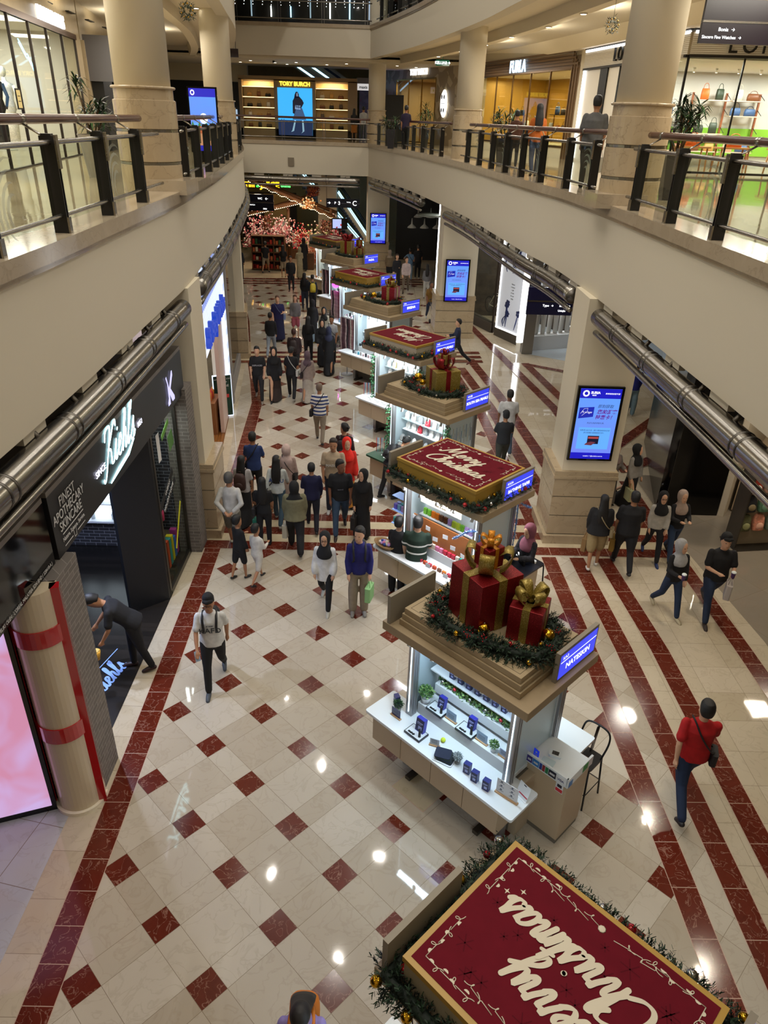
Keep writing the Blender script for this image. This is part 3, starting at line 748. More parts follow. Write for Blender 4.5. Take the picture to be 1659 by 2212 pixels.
def mannequin(p, Mx, k):
    m = MB(); 
    m.lathe([(.02, .02), (.13, .05), (.16, .5), (.14, .8), (.19, .9), (.15, 1.1), (.20, 1.35), (.20, 1.45), (.06, 1.52), (.05, 1.6)], (0, 0, 0), 16, 0, True, 1, .7)
    m.ball((0, 0, 1.72), .1, 12, 8, 1, (.8, .9, 1.2))
    for s in (-1, 1): m.tube([(s*.2, 0, 1.42), (s*.27, .02, 1.15), (s*.24, -.08, .9)], [.05, .04, .03], 8, 2)
    m.box(-.2, .2, -.2, .2, 0, .02, 1)
    cs = [('dcd6cc', 'e8e4dc'), ('1c1c20', '2a2a30'), ('8d8a86', 'b8b2a8')][k % 3]
    o = m.build('mannequin', [M('dress_a%d' % k, cs[0], .6, var=.2, vscale=30), M('mannequin_white', 'd8d8d6', .4), M('dress_b%d' % k, cs[1], .6)])
    o.matrix_world = Matrix.Translation(p); tag(o, ['pale dressed mannequin behind the left store glass, farthest along', 'dark dressed mannequin behind the left store glass', 'grey dressed mannequin behind the left store glass, nearest the blue poster'][k], 'mannequin'); return o
left_store()
# next store, black portal
a = (-8.6, 33.5); b = (-6.4, 21.6); Mx, L = frame_of(a, b)
m = MB(); m.box(0, L, -.3, 0, 3.0, 4.0, 0); m.box(L-3.6, L-.3, -.25, .45, 0, 3.0, 1); m.box(L-3.4, L-2.2, .45, .47, .2, 2.8, 2); m.box(L-.3, L, -.3, .1, 0, 3, 0); m.box(0, L-3.6, -.3, 0, 2.9, 3.0, 1); m.box(0, L, -3, -2.9, 0, 4, 2)
o = m.build('wall_left_portal', [walltrav, black, blackgl]); struct(o, 'black shop portal on the left gallery'); o.matrix_world = Mx
m = MB(); m.box(-.04, .04, -.45, .45, -.6, .6, 0); o = m.build('blade_sign', [M('grey_sign', '5c5a5c', .4)]); o.matrix_world = Mx @ Matrix.Translation((L-.1, .5, 2.55)); tag(o, 'grey projecting blade sign beside the left store', 'sign')
m = MB(); m.box(0, 1.2, -.04, .04, 0, .3, 0); m.tube([(.1, 0, .3), (.1, 0, .8)], .01, 5); m.tube([(1.1, 0, .3), (1.1, 0, .8)], .01, 5); o = m.build('hanging_sign', [M('maroon_sign', '1e0a12', .4)]); o.location = (-4.55, 31.0, 9.75); tag(o, 'dark hanging sign reading Fashion, left gallery', 'sign')
text('Fashion', .17, emis('sign_white', 'ffffff', 2.5), parent=o, M4=plane_M((.6, -.05, .15), (1, 0, 0), (0, 0, 1)))
# dark store behind with bright racks
m = MB(); m.box(-11, -5.4, 44, 44.2, Z_UP, 9.3, 0); m.box(-11, -5.2, 43.9, 44.3, 9.3, 10.2, 1); o = m.build('wall_left_end', [black, ceilM]); struct(o)
for k in range(6):
    m = MB(); m.box(0, .12, 0, .1, 0, 1.4); o = m.build('light_strip', emis('pale_strip', '9fb4c8', 1.2)); o.location = (-7.8+.45*k, 43.8, Z_UP); tag(o, 'pale upright light strip in the dark store at the left gallery end', 'light', 'light strips in the dark store')

# ---- right: fashion store with brown slats, then the white store with LONG letters
slat = M('brown_slats', '6b5236', .4)
def right_furla():
    Mx, L = frame_of((7.3, 35.5), (9.85, 26.8))     # left normal points away from the void
    Mx = Mx @ Matrix.Diagonal((1, -1, 1, 1))
    m = MB(); m.box(-.3, L, -.35, 0, 3.45, 4.2, 1)
    for k in range(6): m.box(-.3, L-.1*k, 0, .03+.02*(k % 2), 3.05+.1*k, 3.12+.1*k, 0); m.box(L-.1*k-.05, L-.1*k, 0, .03+.02*(k % 2), 0, 3.1+.1*k, 0)
    m.box(-.3, L, -.2, 0, 3.0, 3.45, 0); m.box(L-.5, L+.3, -.3, 0, 0, 4.2, 1)
    o = m.build('wall_right_store', [slat, cream]); struct(o); o.matrix_world = Mx
    e = shopglass('shop_window', Mx, 0, L-.5, .45, 3.0, 5, 'glass front of the gold-lit handbag store, right gallery', M('bronze_frame', '6a5030', .3, metal=.8))
    m = MB(); m.box(-.3, L, -3.6, -3.5, 0, 4, 0); m.box(-.3, L-.5, -3.5, 0, 0, .42, 1); m.box(-.3, L-.5, -3.6, 0, 3.05, 3.12, 1); m.box(L-.5, L-.4, -3.5, 0, 0, 3.1, 0); m.box(-.4, -.3, -3.5, 0, 0, 3.1, 0)
    o = m.build('wall_right_store_inner', [M('gold_interior', 'b08a3c', .35, metal=.3), M('white_plinth', 'd8cfba', .4)]); struct(o); o.matrix_world = Mx
    for k in range(3): alight('store_lamp', Mx @ V((1.2+2.8*k, -1.5, 2.95)), .8, 110, (1, .80, .46))
    T = Mx.to_3x3()
    o = text('FURLA', .62, emis('blue_white_letters', 'bfe0ff', 2.4), 'shop_sign', ext=.02, bold=.012, sx=.85)
    o.matrix_world = plane_M(Mx @ V((3.9, .08, 3.27)), T @ V((1, 0, 0)), (0, 0, 1)); tag(o, 'blue-white illuminated letters above the gold-lit handbag store', 'shop sign')
    # stand with handbags
    for x0, z, n in ((5.6, 1.55, 3), (5.2, .95, 3), (1.2, 1.5, 3), (1.2, 1.0, 4), (2.6, .75, 3)):
        m = MB(); m.box(0, n*.55, -.2, .2, -.03, 0, 0); m.box(.05, .08, -.02, .02, -1.0*z/1.5+.0, 0, 0); m.box(n*.55-.08, n*.55-.05, -.02, .02, -z*.6, 0, 0)
        o = m.build('display_stand', [M('brass', 'a07c3c', .3, metal=1)]); o.matrix_world = Mx @ Matrix.Translation((x0, -1.0, z)); tag(o, 'thin brass display shelf behind the glass of the gold-lit handbag store', 'shelf', 'brass shelves of the handbag store')
        for i in range(n): bagcopy((i+1) % 3, (i*4+int(x0*3)) % 11, Mx @ V((x0+.28+.55*i, -1.0, z)), rad(-70), 'handbag on a brass shelf in the gold-lit store', 'handbags in the gold-lit store')
    # low table of bags by the glass
    for i in range(7): bagcopy(1, [4, 10, 3, 1, 4, 3, 9][i], Mx @ V((1.0+.85*i, -.35, .45)), rad(-70), 'tall handbag on the white sill of the gold-lit store', 'handbags on the window sill')
right_furla()
def right_long():
    Mx, L = frame_of((9.95, 26.4), (11.05, 19.2)); Mx = Mx @ Matrix.Diagonal((1, -1, 1, 1))
    white = M('white_fascia', 'e9e6df', .4); ribs = M('ribbed_panel', 'b9ae98', .5)
    wall = [white, ribs, black, emis('white_edge_light', 'ffffff', 4.5)]
    def header(Mx, L, x0=0):
        m = MB(); m.box(x0, L, -.2, .0, 3.62, 4.2, 0); m.box(x0, L, -.02, .10, 3.55, 3.6, 2); m.box(x0, L, .0, .06, 2.98, 3.5, 1)
        for k in range(11): m.box(x0, L, .06, .068, 3.0+.045*k, 3.025+.045*k, 0)
        m.box(x0+.05, L-.05, .03, .09, 3.47, 3.53, 3); m.box(x0, L, -.02, .10, 2.92, 2.98, 2)
        o = m.build('wall_white_store', wall); struct(o); o.matrix_world = Mx
    header(Mx, L)
    m = MB(); m.box(.0, .1, 0, .06, .1, 2.95, 3); m.box(.1, 1.5, -.05, 0, 0, 2.95, 0); m.box(1.5, 2.1, -.1, .05, 0, 2.92, 2); m.box(2.1, 3.0, -.08, 0, 0, 2.95, 0)
    o = m.build('door_1', wall); struct(o, 'white panelled entrance of the white store'); o.matrix_world = Mx
    m = MB(); m.box(-.6, L, -.25, -.1, 4.05, 4.4, 0); o = m.build('wall_over_store', [cream]); struct(o); o.matrix_world = Mx
    t = text('GUCCI DALE BUTIK'[:0] or 'GUCCI DALE BUTIK', .26, M('brown_letters', '5a4526', .5), 'shop_sign', ext=.01, bold=.01, sx=.7)
    t.matrix_world = plane_M(Mx @ V((-.35+.9, .06, 3.98)), Mx.to_3x3() @ V((1, 0, 0)), (0, 0, 1)); tag(t, 'dull brown letters on the beam between the two right stores', 'shop sign')
    t = text('LONGCHAMP', .55, black, 'shop_sign', ext=.03, align='LEFT', sx=.8, space=1.35)
    t.matrix_world = plane_M(Mx @ V((2.6, .12, 3.24)), Mx.to_3x3() @ V((1, 0, 0)), (0, 0, 1)); tag(t, 'black letters on the side fascia of the white store, cut by the column', 'shop sign')
    shopglass('shop_window', Mx, 3.0, L, .08, 2.92, 2, 'side glass of the white store behind the big right column', black)
    M2, L2 = frame_of((11.05, 19.2), (15.5, 18.7)); M2 = M2 @ Matrix.Diagonal((1, -1, 1, 1)); header(M2, L2)
    shopglass('shop_window', M2, 0, L2, .12, 2.92, 3, 'front glass of the white store with the lit bag shelves', black)
    t = text('LONGCHAMP', .62, black, 'shop_sign', ext=.03, align='LEFT', sx=.85, space=1.35); t.matrix_world = plane_M(M2 @ V((.95, .12, 3.22)), M2.to_3x3() @ V((1, 0, 0)), (0, 0, 1)); tag(t, 'large black letters on the front fascia of the white store', 'shop sign')
    # interior
    m = MB(); m.box(9.9+1.4, 18.5, 24.6, 24.7, Z_UP, 9.8, 0); m.box(10.6, 18.5, 19.3, 24.7, 9.42, 9.5, 0); m.box(11.25, 18.5, 24.52, 24.58, Z_UP+.4, Z_UP+1.25, 1)
    o = m.build('wall_white_store_inner', [M('white_interior', 'd9d6d0', .6), M('green_panel', '8cc63e', .5, emit='8cc63e', es=.0)]); struct(o)
    for x in (12.2, 14.2, 16.2): 
        for y in (20.6, 23): alight('store_lamp', (x, y, 9.38), .7, 100, (1, .97, .93))
    for k in range(4):       # shelf posts
        m = MB(); m.box(-.03, .03, -.03, .03, 0, 2.3, 0)
        for z in (.55, 1.1, 1.65, 2.1): m.tube([(0, 0, z+.18), (0, -.4, z)], .01, 5, 1)
        tag(m.build('shelf_post', [M('rust_wood', '9a5a38', .5), black], loc=(12.15+1.15*k, 24.4, Z_UP)), 'slim rust-coloured shelf post on the white store wall', 'shelf post', 'shelf posts of the white store')
    rr = random.Random(5)
    for j, z in enumerate((.5, 1.05, 1.6, 2.05)):
        for k in range(3):
            if (j+k) % 4 == 3: continue
            m = MB(); m.box(0, 1.05, -.42, 0, 0, .03); tag(m.build('wall_shelf', [M('pale_shelf', 'cdb8a4', .5)], loc=(12.2+1.15*k, 24.36, Z_UP+z)), 'pale wall shelf holding bags in the white store', 'shelf', 'wall shelves of the white store')
            for i in range(2): bagcopy(rr.randrange(3), rr.choice([1, 4, 7, 5, 8, 3, 10, 0]), (12.45+1.15*k+.5*i, 24.15, Z_UP+z+.03), rr.uniform(-.3, .3), 'bag on the wall shelves of the white store', 'bags in the white store', 1.1)
    for k, (x, mi) in enumerate(((12.6, 8), (13.4, 8), (14.6, 2))):
        m = MB(); m.box(-.5, .5, -.3, .3, .68, .73)
        for sx in (-.42, .42):
            for sy in (-.22, .22): m.tube([(sx, sy, .68), (sx*1.1, sy*1.1, 0)], .025, 6)
        tag(m.build('display_table', [M('oak', 'b07c48', .5)], loc=(x-.2+.5*k, 21.2, Z_UP)), ['low oak table with an orange bag in the white store, left', 'low oak table with an orange bag in the white store, middle', 'low oak table with a red bag in the white store, right'][k], 'table')
        bagcopy(2, mi, (x-.2+.5*k, 21.2, Z_UP+.73), .2, ['orange bag on the left oak table', 'orange bag on the middle oak table', 'red bag on the right oak table'][k], None, 1.4)
    for k in range(8):
        m = MB(); m.lathe([(.03, -.1), (.045, 0), (.045, .02)], (0, 0, 0), 10, 0); o = m.build('track_spot', [white], loc=(11.7+.7*k, 22.3, 9.38)); MB().lathe([(.03, -.105), (.03, -.102)], (0, 0, 0), 10).build('lamp', dl, o)
        tag(o, 'small white spot lamp in the white store ceiling', 'ceiling light', 'spot lamps of the white store')
right_long()
# ---- Tory: right store and far display island
def far_stores():
    gold = M('patterned_wall', '9c8b6c', .45)
    nt, b, nn = nodes(gold); tc = nn('TexCoord'); vo = nn('TexVoronoi'); vo.inputs['Scale'].default_value = 2.5; nt.links.new(tc.outputs['Object'], vo.inputs['Vector'])
    sp = nn('SeparateColor'); nt.links.new(vo.outputs['Color'], sp.inputs[0]); nt.links.new(mixc(nt, math_(nt, 'GREATER_THAN', sp.outputs[0], .6), s2l('8f7e60'), s2l('b7a788')), b.inputs['Base Color'])
    Mx, L = frame_of((3.2, 44.5), (7.1, 36.0)); Mx = Mx @ Matrix.Diagonal((1, -1, 1, 1))
    m = MB(); m.box(-1.5, L, -.3, 0, 3.1, 4.3, 0); m.box(5.2, L+.4, -.3, 0, 0, 3.1, 0); m.box(-1.5, 0.4, -.3, 0, 0, 3.1, 0)
    o = m.build('wall_pattern_store', [gold]); struct(o, 'patterned gold wall with an oval light emblem'); o.matrix_world = Mx
    shopglass('shop_window', Mx, .4, 5.2, .1, 3.1, 3, 'glass front of the store beside the patterned wall', M('brass', 'a07c3c', .3, metal=1))
    m = MB(); m.box(.3, .4, -3, -.1, 0, 3.1, 0); m.box(5.2, 5.3, -3, -.3, 0, 3.1, 0); m.box(-.5, 5.2, -3.1, -3, 0, 3.1, 0); m.box(-.5, 5.2, -3, 0, 3.1, 3.15, 0); o = m.build('wall_pattern_store_inner', [M('honey_interior', 'a88a58', .5)]); struct(o); o.matrix_world = Mx
    alight('store_lamp', Mx @ V((2.6, -1.5, 3.0)), 1.2, 120, (1, .85, .6))
    o = text('TORY BURCH', .42, emis('white_letters', 'ffffff', 2.2), 'shop_sign', ext=.02, bold=.01, sx=.8); o.matrix_world = plane_M(Mx @ V((3.2, .05, 3.45)), Mx.to_3x3() @ V((1, 0, 0)), (0, 0, 1)); tag(o, 'white illuminated letters over the store beside the patterned wall', 'shop sign')
    m = MB(); m.lathe([(.36, -.05), (.42, 0), (.42, .04)], (0, 0, 0), 32, 0, True, .75, 1.5); o = m.build('round_emblem', [M('emblem_rim', 'dcdcd6', .4, emit='ffffff', es=2.0)])
    o.matrix_world = Mx @ Matrix.Translation((6.3, .08, 1.95)) @ Matrix.Rotation(rad(90), 4, 'X'); tag(o, 'white oval light emblem with a four-part motif on the patterned wall', 'sign')
    mm = MB()
    for sx in (-1, 1):
        for sy in (-1, 1): mm.ball((sx*.12, sy*.30, -.055), .07, 10, 6, 0, (1, 1.6, .1))
    mm.box(-.22, .22, -.012, .012, -.058, -.052)
    mm.build('motif', black, o)
    m = MB(); m.box(0, .12, -.7, .7, 0, 2.3, 0); m.box(-.01, 0, -.6, .6, .1, 2.2, 1); o = m.build('blue_screen', [black, emis('blue_screen_glow', '2a62e8', 2.0)], loc=(3.05, 42.2, Z_UP+.05), rz=rad(-88)); tag(o, 'plain blue light screen behind the far round column', 'screen')
    # island display with handbags and a poster screen
    tan = M('tan_laminate', '8d7657', .5); glow = emis('shelf_glow', 'ffd99a', 3.0)
    e = empty('display_island', (-2.1, 42.0, Z_UP)); tag(e, 'long tan display island with handbag windows and a blue poster screen, beyond the far bridge', 'display')
    m = MB()
    X = [(-3.3, -3.12), (-1.35, -1.15), (.77, .95), (2.75, 3.25)]
    m.box(-3.3, 3.25, .0, .12, 0, .5); m.box(-3.3, 3.25, 0, .7, 2.85, 3.05)
    for a, b in X: m.box(a, b, 0, .7, 0, 2.9)
    m.box(-3.3, 3.25, .65, .75, 0, 2.9); m.box(-1.15, .77, 0, .1, 0, 2.9)
    m.build('body', tan, e)
    for (a, b) in ((-3.12, -1.35), (.95, 2.75)):
        for k in range(5):
            z = .55+.5*k; mm = MB(); mm.box(a, b, .1, .62, z-.03, z, 0); s_ = mm.build('shelf', [M('cream_shelf', 'd8c090', .5)], e)
            MB().box(a+.02, b-.02, .08, .1, z-.04, z-.012).build('light_edge', glow, s_)
            if k < 4:
                for i in range(3): bagcopy((i+k) % 3, [3, 9, 1, 4, 0][(i*2+k+int(a)) % 5], (-2.1+a+.35+.52*i, 42.0+.35, Z_UP+z), .1*i, 'handbag in the lit shelves of the display island', 'handbags in the display island', .85)
        mm = MB(); mm.box(a, b, .6, .64, .5, 2.8, 0); mm.build('back_panel', M('lit_back', 'd9b878', .5), e)
        alight('shelf_lamp', (-2.1+(a+b)/2, 42.05, Z_UP+2.75), 1.0, 30, (1, .82, .5), (rad(25), 0, 0), .1)
    mm = MB(); mm.box(-1.15, .77, -.05, 0, .2, 2.52, 0); p_ = mm.build('poster_screen', [emis('poster_blue', '35a4ea', 1.3)], e)
    mm = MB(); mm.box(-1.15, .77, -.055, -.05, .2, .95, 0); mm.build('city_band', emis('city_blue', '1b2f5c', .9), p_)
    def poly(pts, mat, nm='printed_figure'): 
        q = MB(); q.add([(x, -.058, z) for x, z in pts], [tuple(range(len(pts)))]); q.build(nm, mat, p_)
    poly([(-.35, .98), (.42, .98), (.2, 1.55), (-.12, 1.58)], emis('skirt_ink', '4a6c9c', .6))
    poly([(-.33, 1.3), (-.22, 1.25), (-.12, 1.55), (.15, 1.55), (.3, 1.8), (.22, 1.95), (.05, 2.12), (-.18, 2.12), (-.32, 1.9)], emis('jacket_ink', '141a34', .5))
    poly([(-.14, 2.05), (.02, 2.05), (.04, 2.2), (-.03, 2.34), (-.13, 2.34), (-.2, 2.2), (-.24, 2.0)], emis('hair_ink', '1a1630', .5)); poly([(-.1, 2.12), (-.02, 2.12), (0, 2.25), (-.05, 2.31), (-.1, 2.25)], emis('face_ink', 'b9c8ea', .8))
    poly([(-.2, 1.5), (.1, 1.48), (.12, 1.68), (-.18, 1.7)], emis('bag_ink', 'a8c4ea', .9)); poly([(-.38, .45), (-.24, .95), (-.16, .95), (-.28, .42), (-.45, .36)], emis('leg_ink', 'a6cbe8', .9)); poly([(.2, .4), (.18, .95), (.26, .95), (.3, .42), (.12, .3)], emis('leg_ink', 'a6cbe8', .9))
    t = text('TORY BURCH', .27, emis('yellow_letters', 'ffe34a', 1.8), parent=e, M4=plane_M((-.18, -.04, 2.70), (1, 0, 0), (0, 0, 1)), ext=.02, bold=.012)
    # phone shop and hanging banner
    m = MB(); m.box(0, 1.0, 0, .05, 0, .32, 0); m.box(0, 1.0, -.0, .05, .33, .6, 1); o = m.build('hanging_banner', [M('banner_white', 'e8e8e4', .5, emit='ffffff', es=.5), M('banner_grey', '6a6a70', .5)], loc=(1.1, 42.6, 9.05)); tag(o, 'white banner reading maxis with a green dot, beside the display island', 'banner')
    text('maxis', .2, black, parent=o, M4=plane_M((.38, -.01, .15), (1, 0, 0), (0, 0, 1)), bold=.006); MB().ball((.8, -.01, .16), .07, 10, 6, 0, (1, .2, 1)).build('green_dot', M('green_dot', '5a9a30', .5, emit='5a9a30', es=.4), o)
    m = MB(); m.box(1.15, 3.2, 46, 46.1, Z_UP, 9.3, 0); struct(m.build('wall_graffiti', [stone('mural', '3a3634', '9a9490', vein='7a3a3a', rough=.5, scale=4, vs=.9)]), 'grey mural wall behind the hanging banner')
    # escalator seen over the island
    esc = empty('escalator', (-5.2, 47.5, 9.2)); tag(esc, 'blue-lit escalator rising behind the display island', 'escalator')
    for k, dx in enumerate((0, .9, 1.5)):
        q = MB(); q.box(0, 5, -.06, .06, 0, .45); b_ = q.build('side_panel', [M('esc_side', 'b9ab8e', .4)], esc); b_.rotation_euler = (0, rad(30), 0); b_.location = (dx, .3*k, 2.4)
        q = MB(); q.box(.1, 4.9, -.07, -.065, .1, .2); c_ = q.build('light_strip', [emis('cyan_strip', '9fd8ff', 4)], b_)
    q = MB(); q.box(0, 5, -.02, .02, 0, .9); b_ = q.build('step_band', [M('esc_steps', '1a2a44', .4)], esc); b_.rotation_euler = (0, rad(30), 0); b_.location = (.35, .5, 2.35)
far_stores()

# hanging direction sign at upper right
def hang_sign(nm, loc, w, h, lines, label, rz=0, two=True, col='140a14'):
    e = empty(nm, loc, rz); tag(e, label, 'sign')
    nv = M('navy_sign_'+col, col, .3)
    q = MB(); q.box(0, w, -.04, .04, 0, h*.47, 0); q.box(0, w, -.04, .04, h*.53, h, 0); q.build('board', [nv], e)
    q = MB(); q.box(0, w, -.05, .05, h*.475, h*.525); q.build('light_bar', [steel], e)
    q = MB(); top_ = (5.27 if loc[2] < 6 else 10.1)-loc[2]
    for x in (.02, w-.02): q.tube([(x, 0, h*.2), (x, 0, top_)], .012, 6)
    q.build('hanger_rod', steelD, e)
    for (s, x, z, sz, al) in lines: text(s, sz, emis('sign_white', 'ffffff', 2.5), parent=e, M4=plane_M((x, -.05, z), (1, 0, 0), (0, 0, 1)), align=al)
    return e
hang_sign('direction_sign', (8.05, 10.4, 9.0), 1.5, .62, [('Bonia  \u2192', .42, .20, .075, 'CENTER'), ('Sincere Fine Watches  \u2192', .36, .09, .065, 'CENTER'), ('Far', 1.2, .20, .075, 'LEFT'), ('Ala', 1.2, .09, .065, 'LEFT')], 'dark maroon direction sign with white store names, hung at upper right')
# exit sign, cameras, wreaths
m = MB(); m.box(-.3, .3, -.03, .03, -.11, .11, 0); m.tube([(0, 0, .1), (0, 0, .66)], .01, 5); o = m.build('exit_sign', [emis('exit_green', '0a5a3a', .8)], loc=(5.25, 33.5, 9.95)); tag(o, 'green sign reading KELUAR on the right gallery ceiling', 'sign'); text('KELUAR\u2192', .15, emis('sign_white', 'ffffff', 2.5), parent=o, M4=plane_M((0, -.035, 0), (1, 0, 0), (0, 0, 1)), bold=.004)
for loc, lb in (((7.55, 14.2, 9.6), 'small dark wreath with gold lights left of the big right column'), ((-.95, 12.3, 9.4), 'small dark wreath beside the big left column')):
    rr = random.Random(3); q = MB()
    for k in range(160):
        a = rr.uniform(0, 2*pi); r = rr.uniform(.05, .16); p = V((r*cos(a), rr.uniform(-.06, .06), r*sin(a))); d = V((rr.uniform(-1, 1), rr.uniform(-1, 1), rr.uniform(-1, 1)))*.06; n = d.orthogonal().normalized()*.01
        q.add([p-n, p+n, p+d], [(0, 1, 2)])
    q.tube([(0, 0, .1), (0, 0, .75)], .004, 4); o = q.build('wreath', M('pine_needles', '1e3320', .7), loc=loc); tag(o, lb, 'wreath')
    for k in range(9): a = 2*pi*k/9; MB().ball((.11*cos(a), -.05, .11*sin(a)), .016, 6, 4).build('bauble', M('gold_ball', 'd9a83a', .2, metal=1), o)
for loc, lb in (((6.9, 15.6, 10.38), 'small black dome camera under the right gallery ceiling'), ((-3.0, 39, 10.1), 'small black dome camera over the far bridge')):
    o = MB().lathe([(.02, -.07), (.05, -.05), (.06, 0), (.06, .04)], (0, 0, 0), 12).build('security_camera', blackgl, loc=loc); tag(o, lb, 'camera')
for x, y, z in ((3.35, 33.0, 11.0), (4.25, 28.8, 11.1)):
    o = MB().lathe([(.16, 0), (.16, .03), (.02, .035)], (0, 0, 0), 16, 0, True, 1, 1.3).build('wall_speaker', M('speaker_grille', '7d7260', .6), loc=(x, y, z)); o.rotation_euler = (rad(90), 0, rad(-65)); tag(o, 'oval grey speaker grille on the upper right parapet', 'speaker', 'oval speakers on the upper right parapet')
o = MB().box(-.15, .15, -.05, 0, -.2, .2).build('wall_speaker', M('speaker_grille', '7d7260', .6), loc=(-2.05, YB-.01, 5.6)); tag(o, 'small grey box speaker on the far bridge parapet', 'speaker')
# ================================================================ script lettering drawn as strokes
GL = {
 'M': ([[(-.1, .25), (.05, 0), (.25, .2), (.55, 1.3), (.7, 2), (.8, 1.9), (.85, .9), (.95, .45), (1.05, .5), (1.4, 1.4), (1.65, 2), (1.75, 1.85), (1.72, .9), (1.78, .2), (1.95, .0), (2.15, .25)]], 2.1),
 'C': ([[(1.35, 1.35), (1.55, 1.65), (1.4, 1.95), (1.0, 1.95), (.5, 1.65), (.15, 1.0), (.15, .4), (.4, .05), (.85, 0), (1.3, .3)]], 1.35),
 'K': ([[(-.25, 1.5), (-.2, 1.85), (.1, 2), (.45, 1.9), (.42, 1.3), (.25, .5), (.1, -.2), (-.1, -.5), (-.3, -.35)], [(1.35, 1.75), (1.25, 2.0), (1.0, 1.9), (.6, 1.3), (.35, .9), (.7, .75), (.85, .35), (.95, .05), (1.2, .0), (1.35, .25)]], 1.3),
 'e': ([[(-.05, .3), (.25, .45), (.48, .75), (.4, 1), (.2, .95), (.08, .6), (.12, .2), (.3, 0), (.5, .05), (.72, .3)]], .68),
 'r': ([[(-.05, .3), (.12, .75), (.2, 1.12), (.3, .92), (.52, .95), (.5, .6), (.46, .2), (.58, 0), (.8, .28)]], .75),
 'y': ([[(-.05, .35), (.12, 1), (.12, .4), (.25, .05), (.45, .15), (.62, .6), (.7, 1)], [(.7, 1), (.62, .2), (.48, -.6), (.25, -1), (.05, -.85), (.15, -.45), (.6, 0), (.95, .3)]], .92),
 'h': ([[(-.05, .3), (.25, 1.0), (.42, 1.7), (.36, 2.0), (.22, 1.85), (.12, 1.0), (.08, .05)], [(.1, .4), (.3, .9), (.48, 1), (.56, .75), (.5, .3), (.6, 0), (.85, .28)]], .8),
 'i': ([[(-.05, .3), (.15, 1), (.1, .4), (.16, .05), (.32, 0), (.5, .28)], [(.28, 1.42), (.31, 1.46)]], .45),
 's': ([[(-.05, .25), (.18, .7), (.32, 1.15), (.36, .8), (.45, .4), (.38, .05), (.15, 0), (.02, .12)], [(.38, .05), (.55, .1), (.68, .3)]], .6),
 't': ([[(-.05, .3), (.15, .9), (.3, 1.75), (.2, .9), (.15, .25), (.28, 0), (.5, .28)], [(-.02, 1.15), (.5, 1.25)]], .45),
 'm': ([[(-.05, .3), (.1, 1), (.1, .5), (.05, 0)], [(.08, .4), (.25, .9), (.4, 1), (.46, .7), (.4, 0)], [(.42, .4), (.6, .9), (.76, 1), (.82, .7), (.78, .25), (.88, 0), (1.1, .28)]], 1.05),
 'a': ([[(.58, .85), (.38, 1), (.12, .75), (.06, .3), (.22, 0), (.42, .15), (.6, .65), (.64, 1), (.58, .35), (.68, 0), (.9, .28)]], .85),
 'l': ([[(-.05, .3), (.25, 1.0), (.42, 1.7), (.36, 2.0), (.22, 1.85), (.12, 1.0), (.12, .3), (.22, 0), (.45, .28)]], .42),
 "'": ([[(.12, 2.05), (.05, 1.7)]], .2), ' ': ([], .5)}
def script(s, xh, w, mat, M4, parent=None, name='script_lettering', slant=.32, thick=.25):
    m = MB(); x = 0; tot = sum(GL[c][1] for c in s)*1.08
    for c in s:
        st, adv = GL[c]
        for line in st:
            P = catmull([V((x-tot/2+a+slant*b, b, 0))*xh for a, b in line], 5) if len(line) > 2 else [V((x-tot/2+a+slant*b, b, 0))*xh for a, b in line]
            n = len(P); rs = []
            for i in range(n):
                t = (P[min(i+1, n-1)]-P[max(i-1, 0)]).normalized(); rs.append(w*(.55+.45*abs(t.y)))
            # flat ribbon with a little thickness
            L_, R_ = [], []
            for i in range(n):
                t = (P[min(i+1, n-1)]-P[max(i-1, 0)]).normalized(); nn_ = V((-t.y, t.x, 0))*rs[i]; L_.append(P[i]+nn_); R_.append(P[i]-nn_)
            script.c += n; vs = L_+R_; o = len(m.v); zt = V((0, 0, .0005+(script.c % 600)*1e-5))
            m.add([v+zt+V((0, 0, (j % n)*1e-5)) for j, v in enumerate(vs)], [(i, n+i, n+i+1, i+1) for i in range(n-1)])
            for e_ in (P[0], P[-1]): 
                r = rs[0] if e_ is P[0] else rs[-1]
                m.add([e_+zt+V((0, 0, 1e-5*n))+V((r*cos(2*pi*k/10), r*sin(2*pi*k/10), 0)) for k in range(10)], [tuple(range(10))])
        x += adv*1.08
    o = m.build(name, mat, parent)
    if parent is not None: o.matrix_local = M4
    else: o.matrix_world = M4
    return o

script.c = 0
# ================================================================ left ground floor: black apothecary shop
blackboard = M('black_fascia', '1b1b1d', .45); brickG = brick('grey_brick', '77706a', '66605b', '8f8983'); brickD = brick('dark_brick', '3a383c', '2e2c30', '8a8a90')
darkwood = planks('dark_floor_boards', '2c2723', '1f1c1a', rough=.25); whiteink = M('white_ink', 'd8d8d8', .6)
XS = -.68
m = MB()
m.box(XS-.25, XS, 2.75, 8.38, 3.3, 4.08, 0); m.box(-3.2, XS, 2.75, 8.38, 4.08, 4.14, 1)
struct(m.build('wall_black_shop', [blackboard, M('grey_ledge', '77706a', .5, var=.2, vscale=3)]), 'black fascia of the apothecary shop')
PXY = lambda y, z: plane_M((XS+.012, y, z), (0, 1, 0), (0, 0, 1))
sg = script("Kiehl's", .25, .024, emis('cyan_neon', 'bff6ff', 6), PXY(4.98, 3.62), name='shop_sign', slant=.45); tag(sg, 'glowing blue-white script neon sign on the black fascia', 'neon sign')
m = MB(); m.tube([(0, 0, 0), (.35, .05, 0), (.75, .09, 0), (1.05, .2, 0)], [.012, .03, .03, .012], 6, flat=.5); o = m.build('underline', emis('cyan_neon', 'bff6ff', 6), sg); o.matrix_local = Matrix.Translation((-.5, -.22, 0))
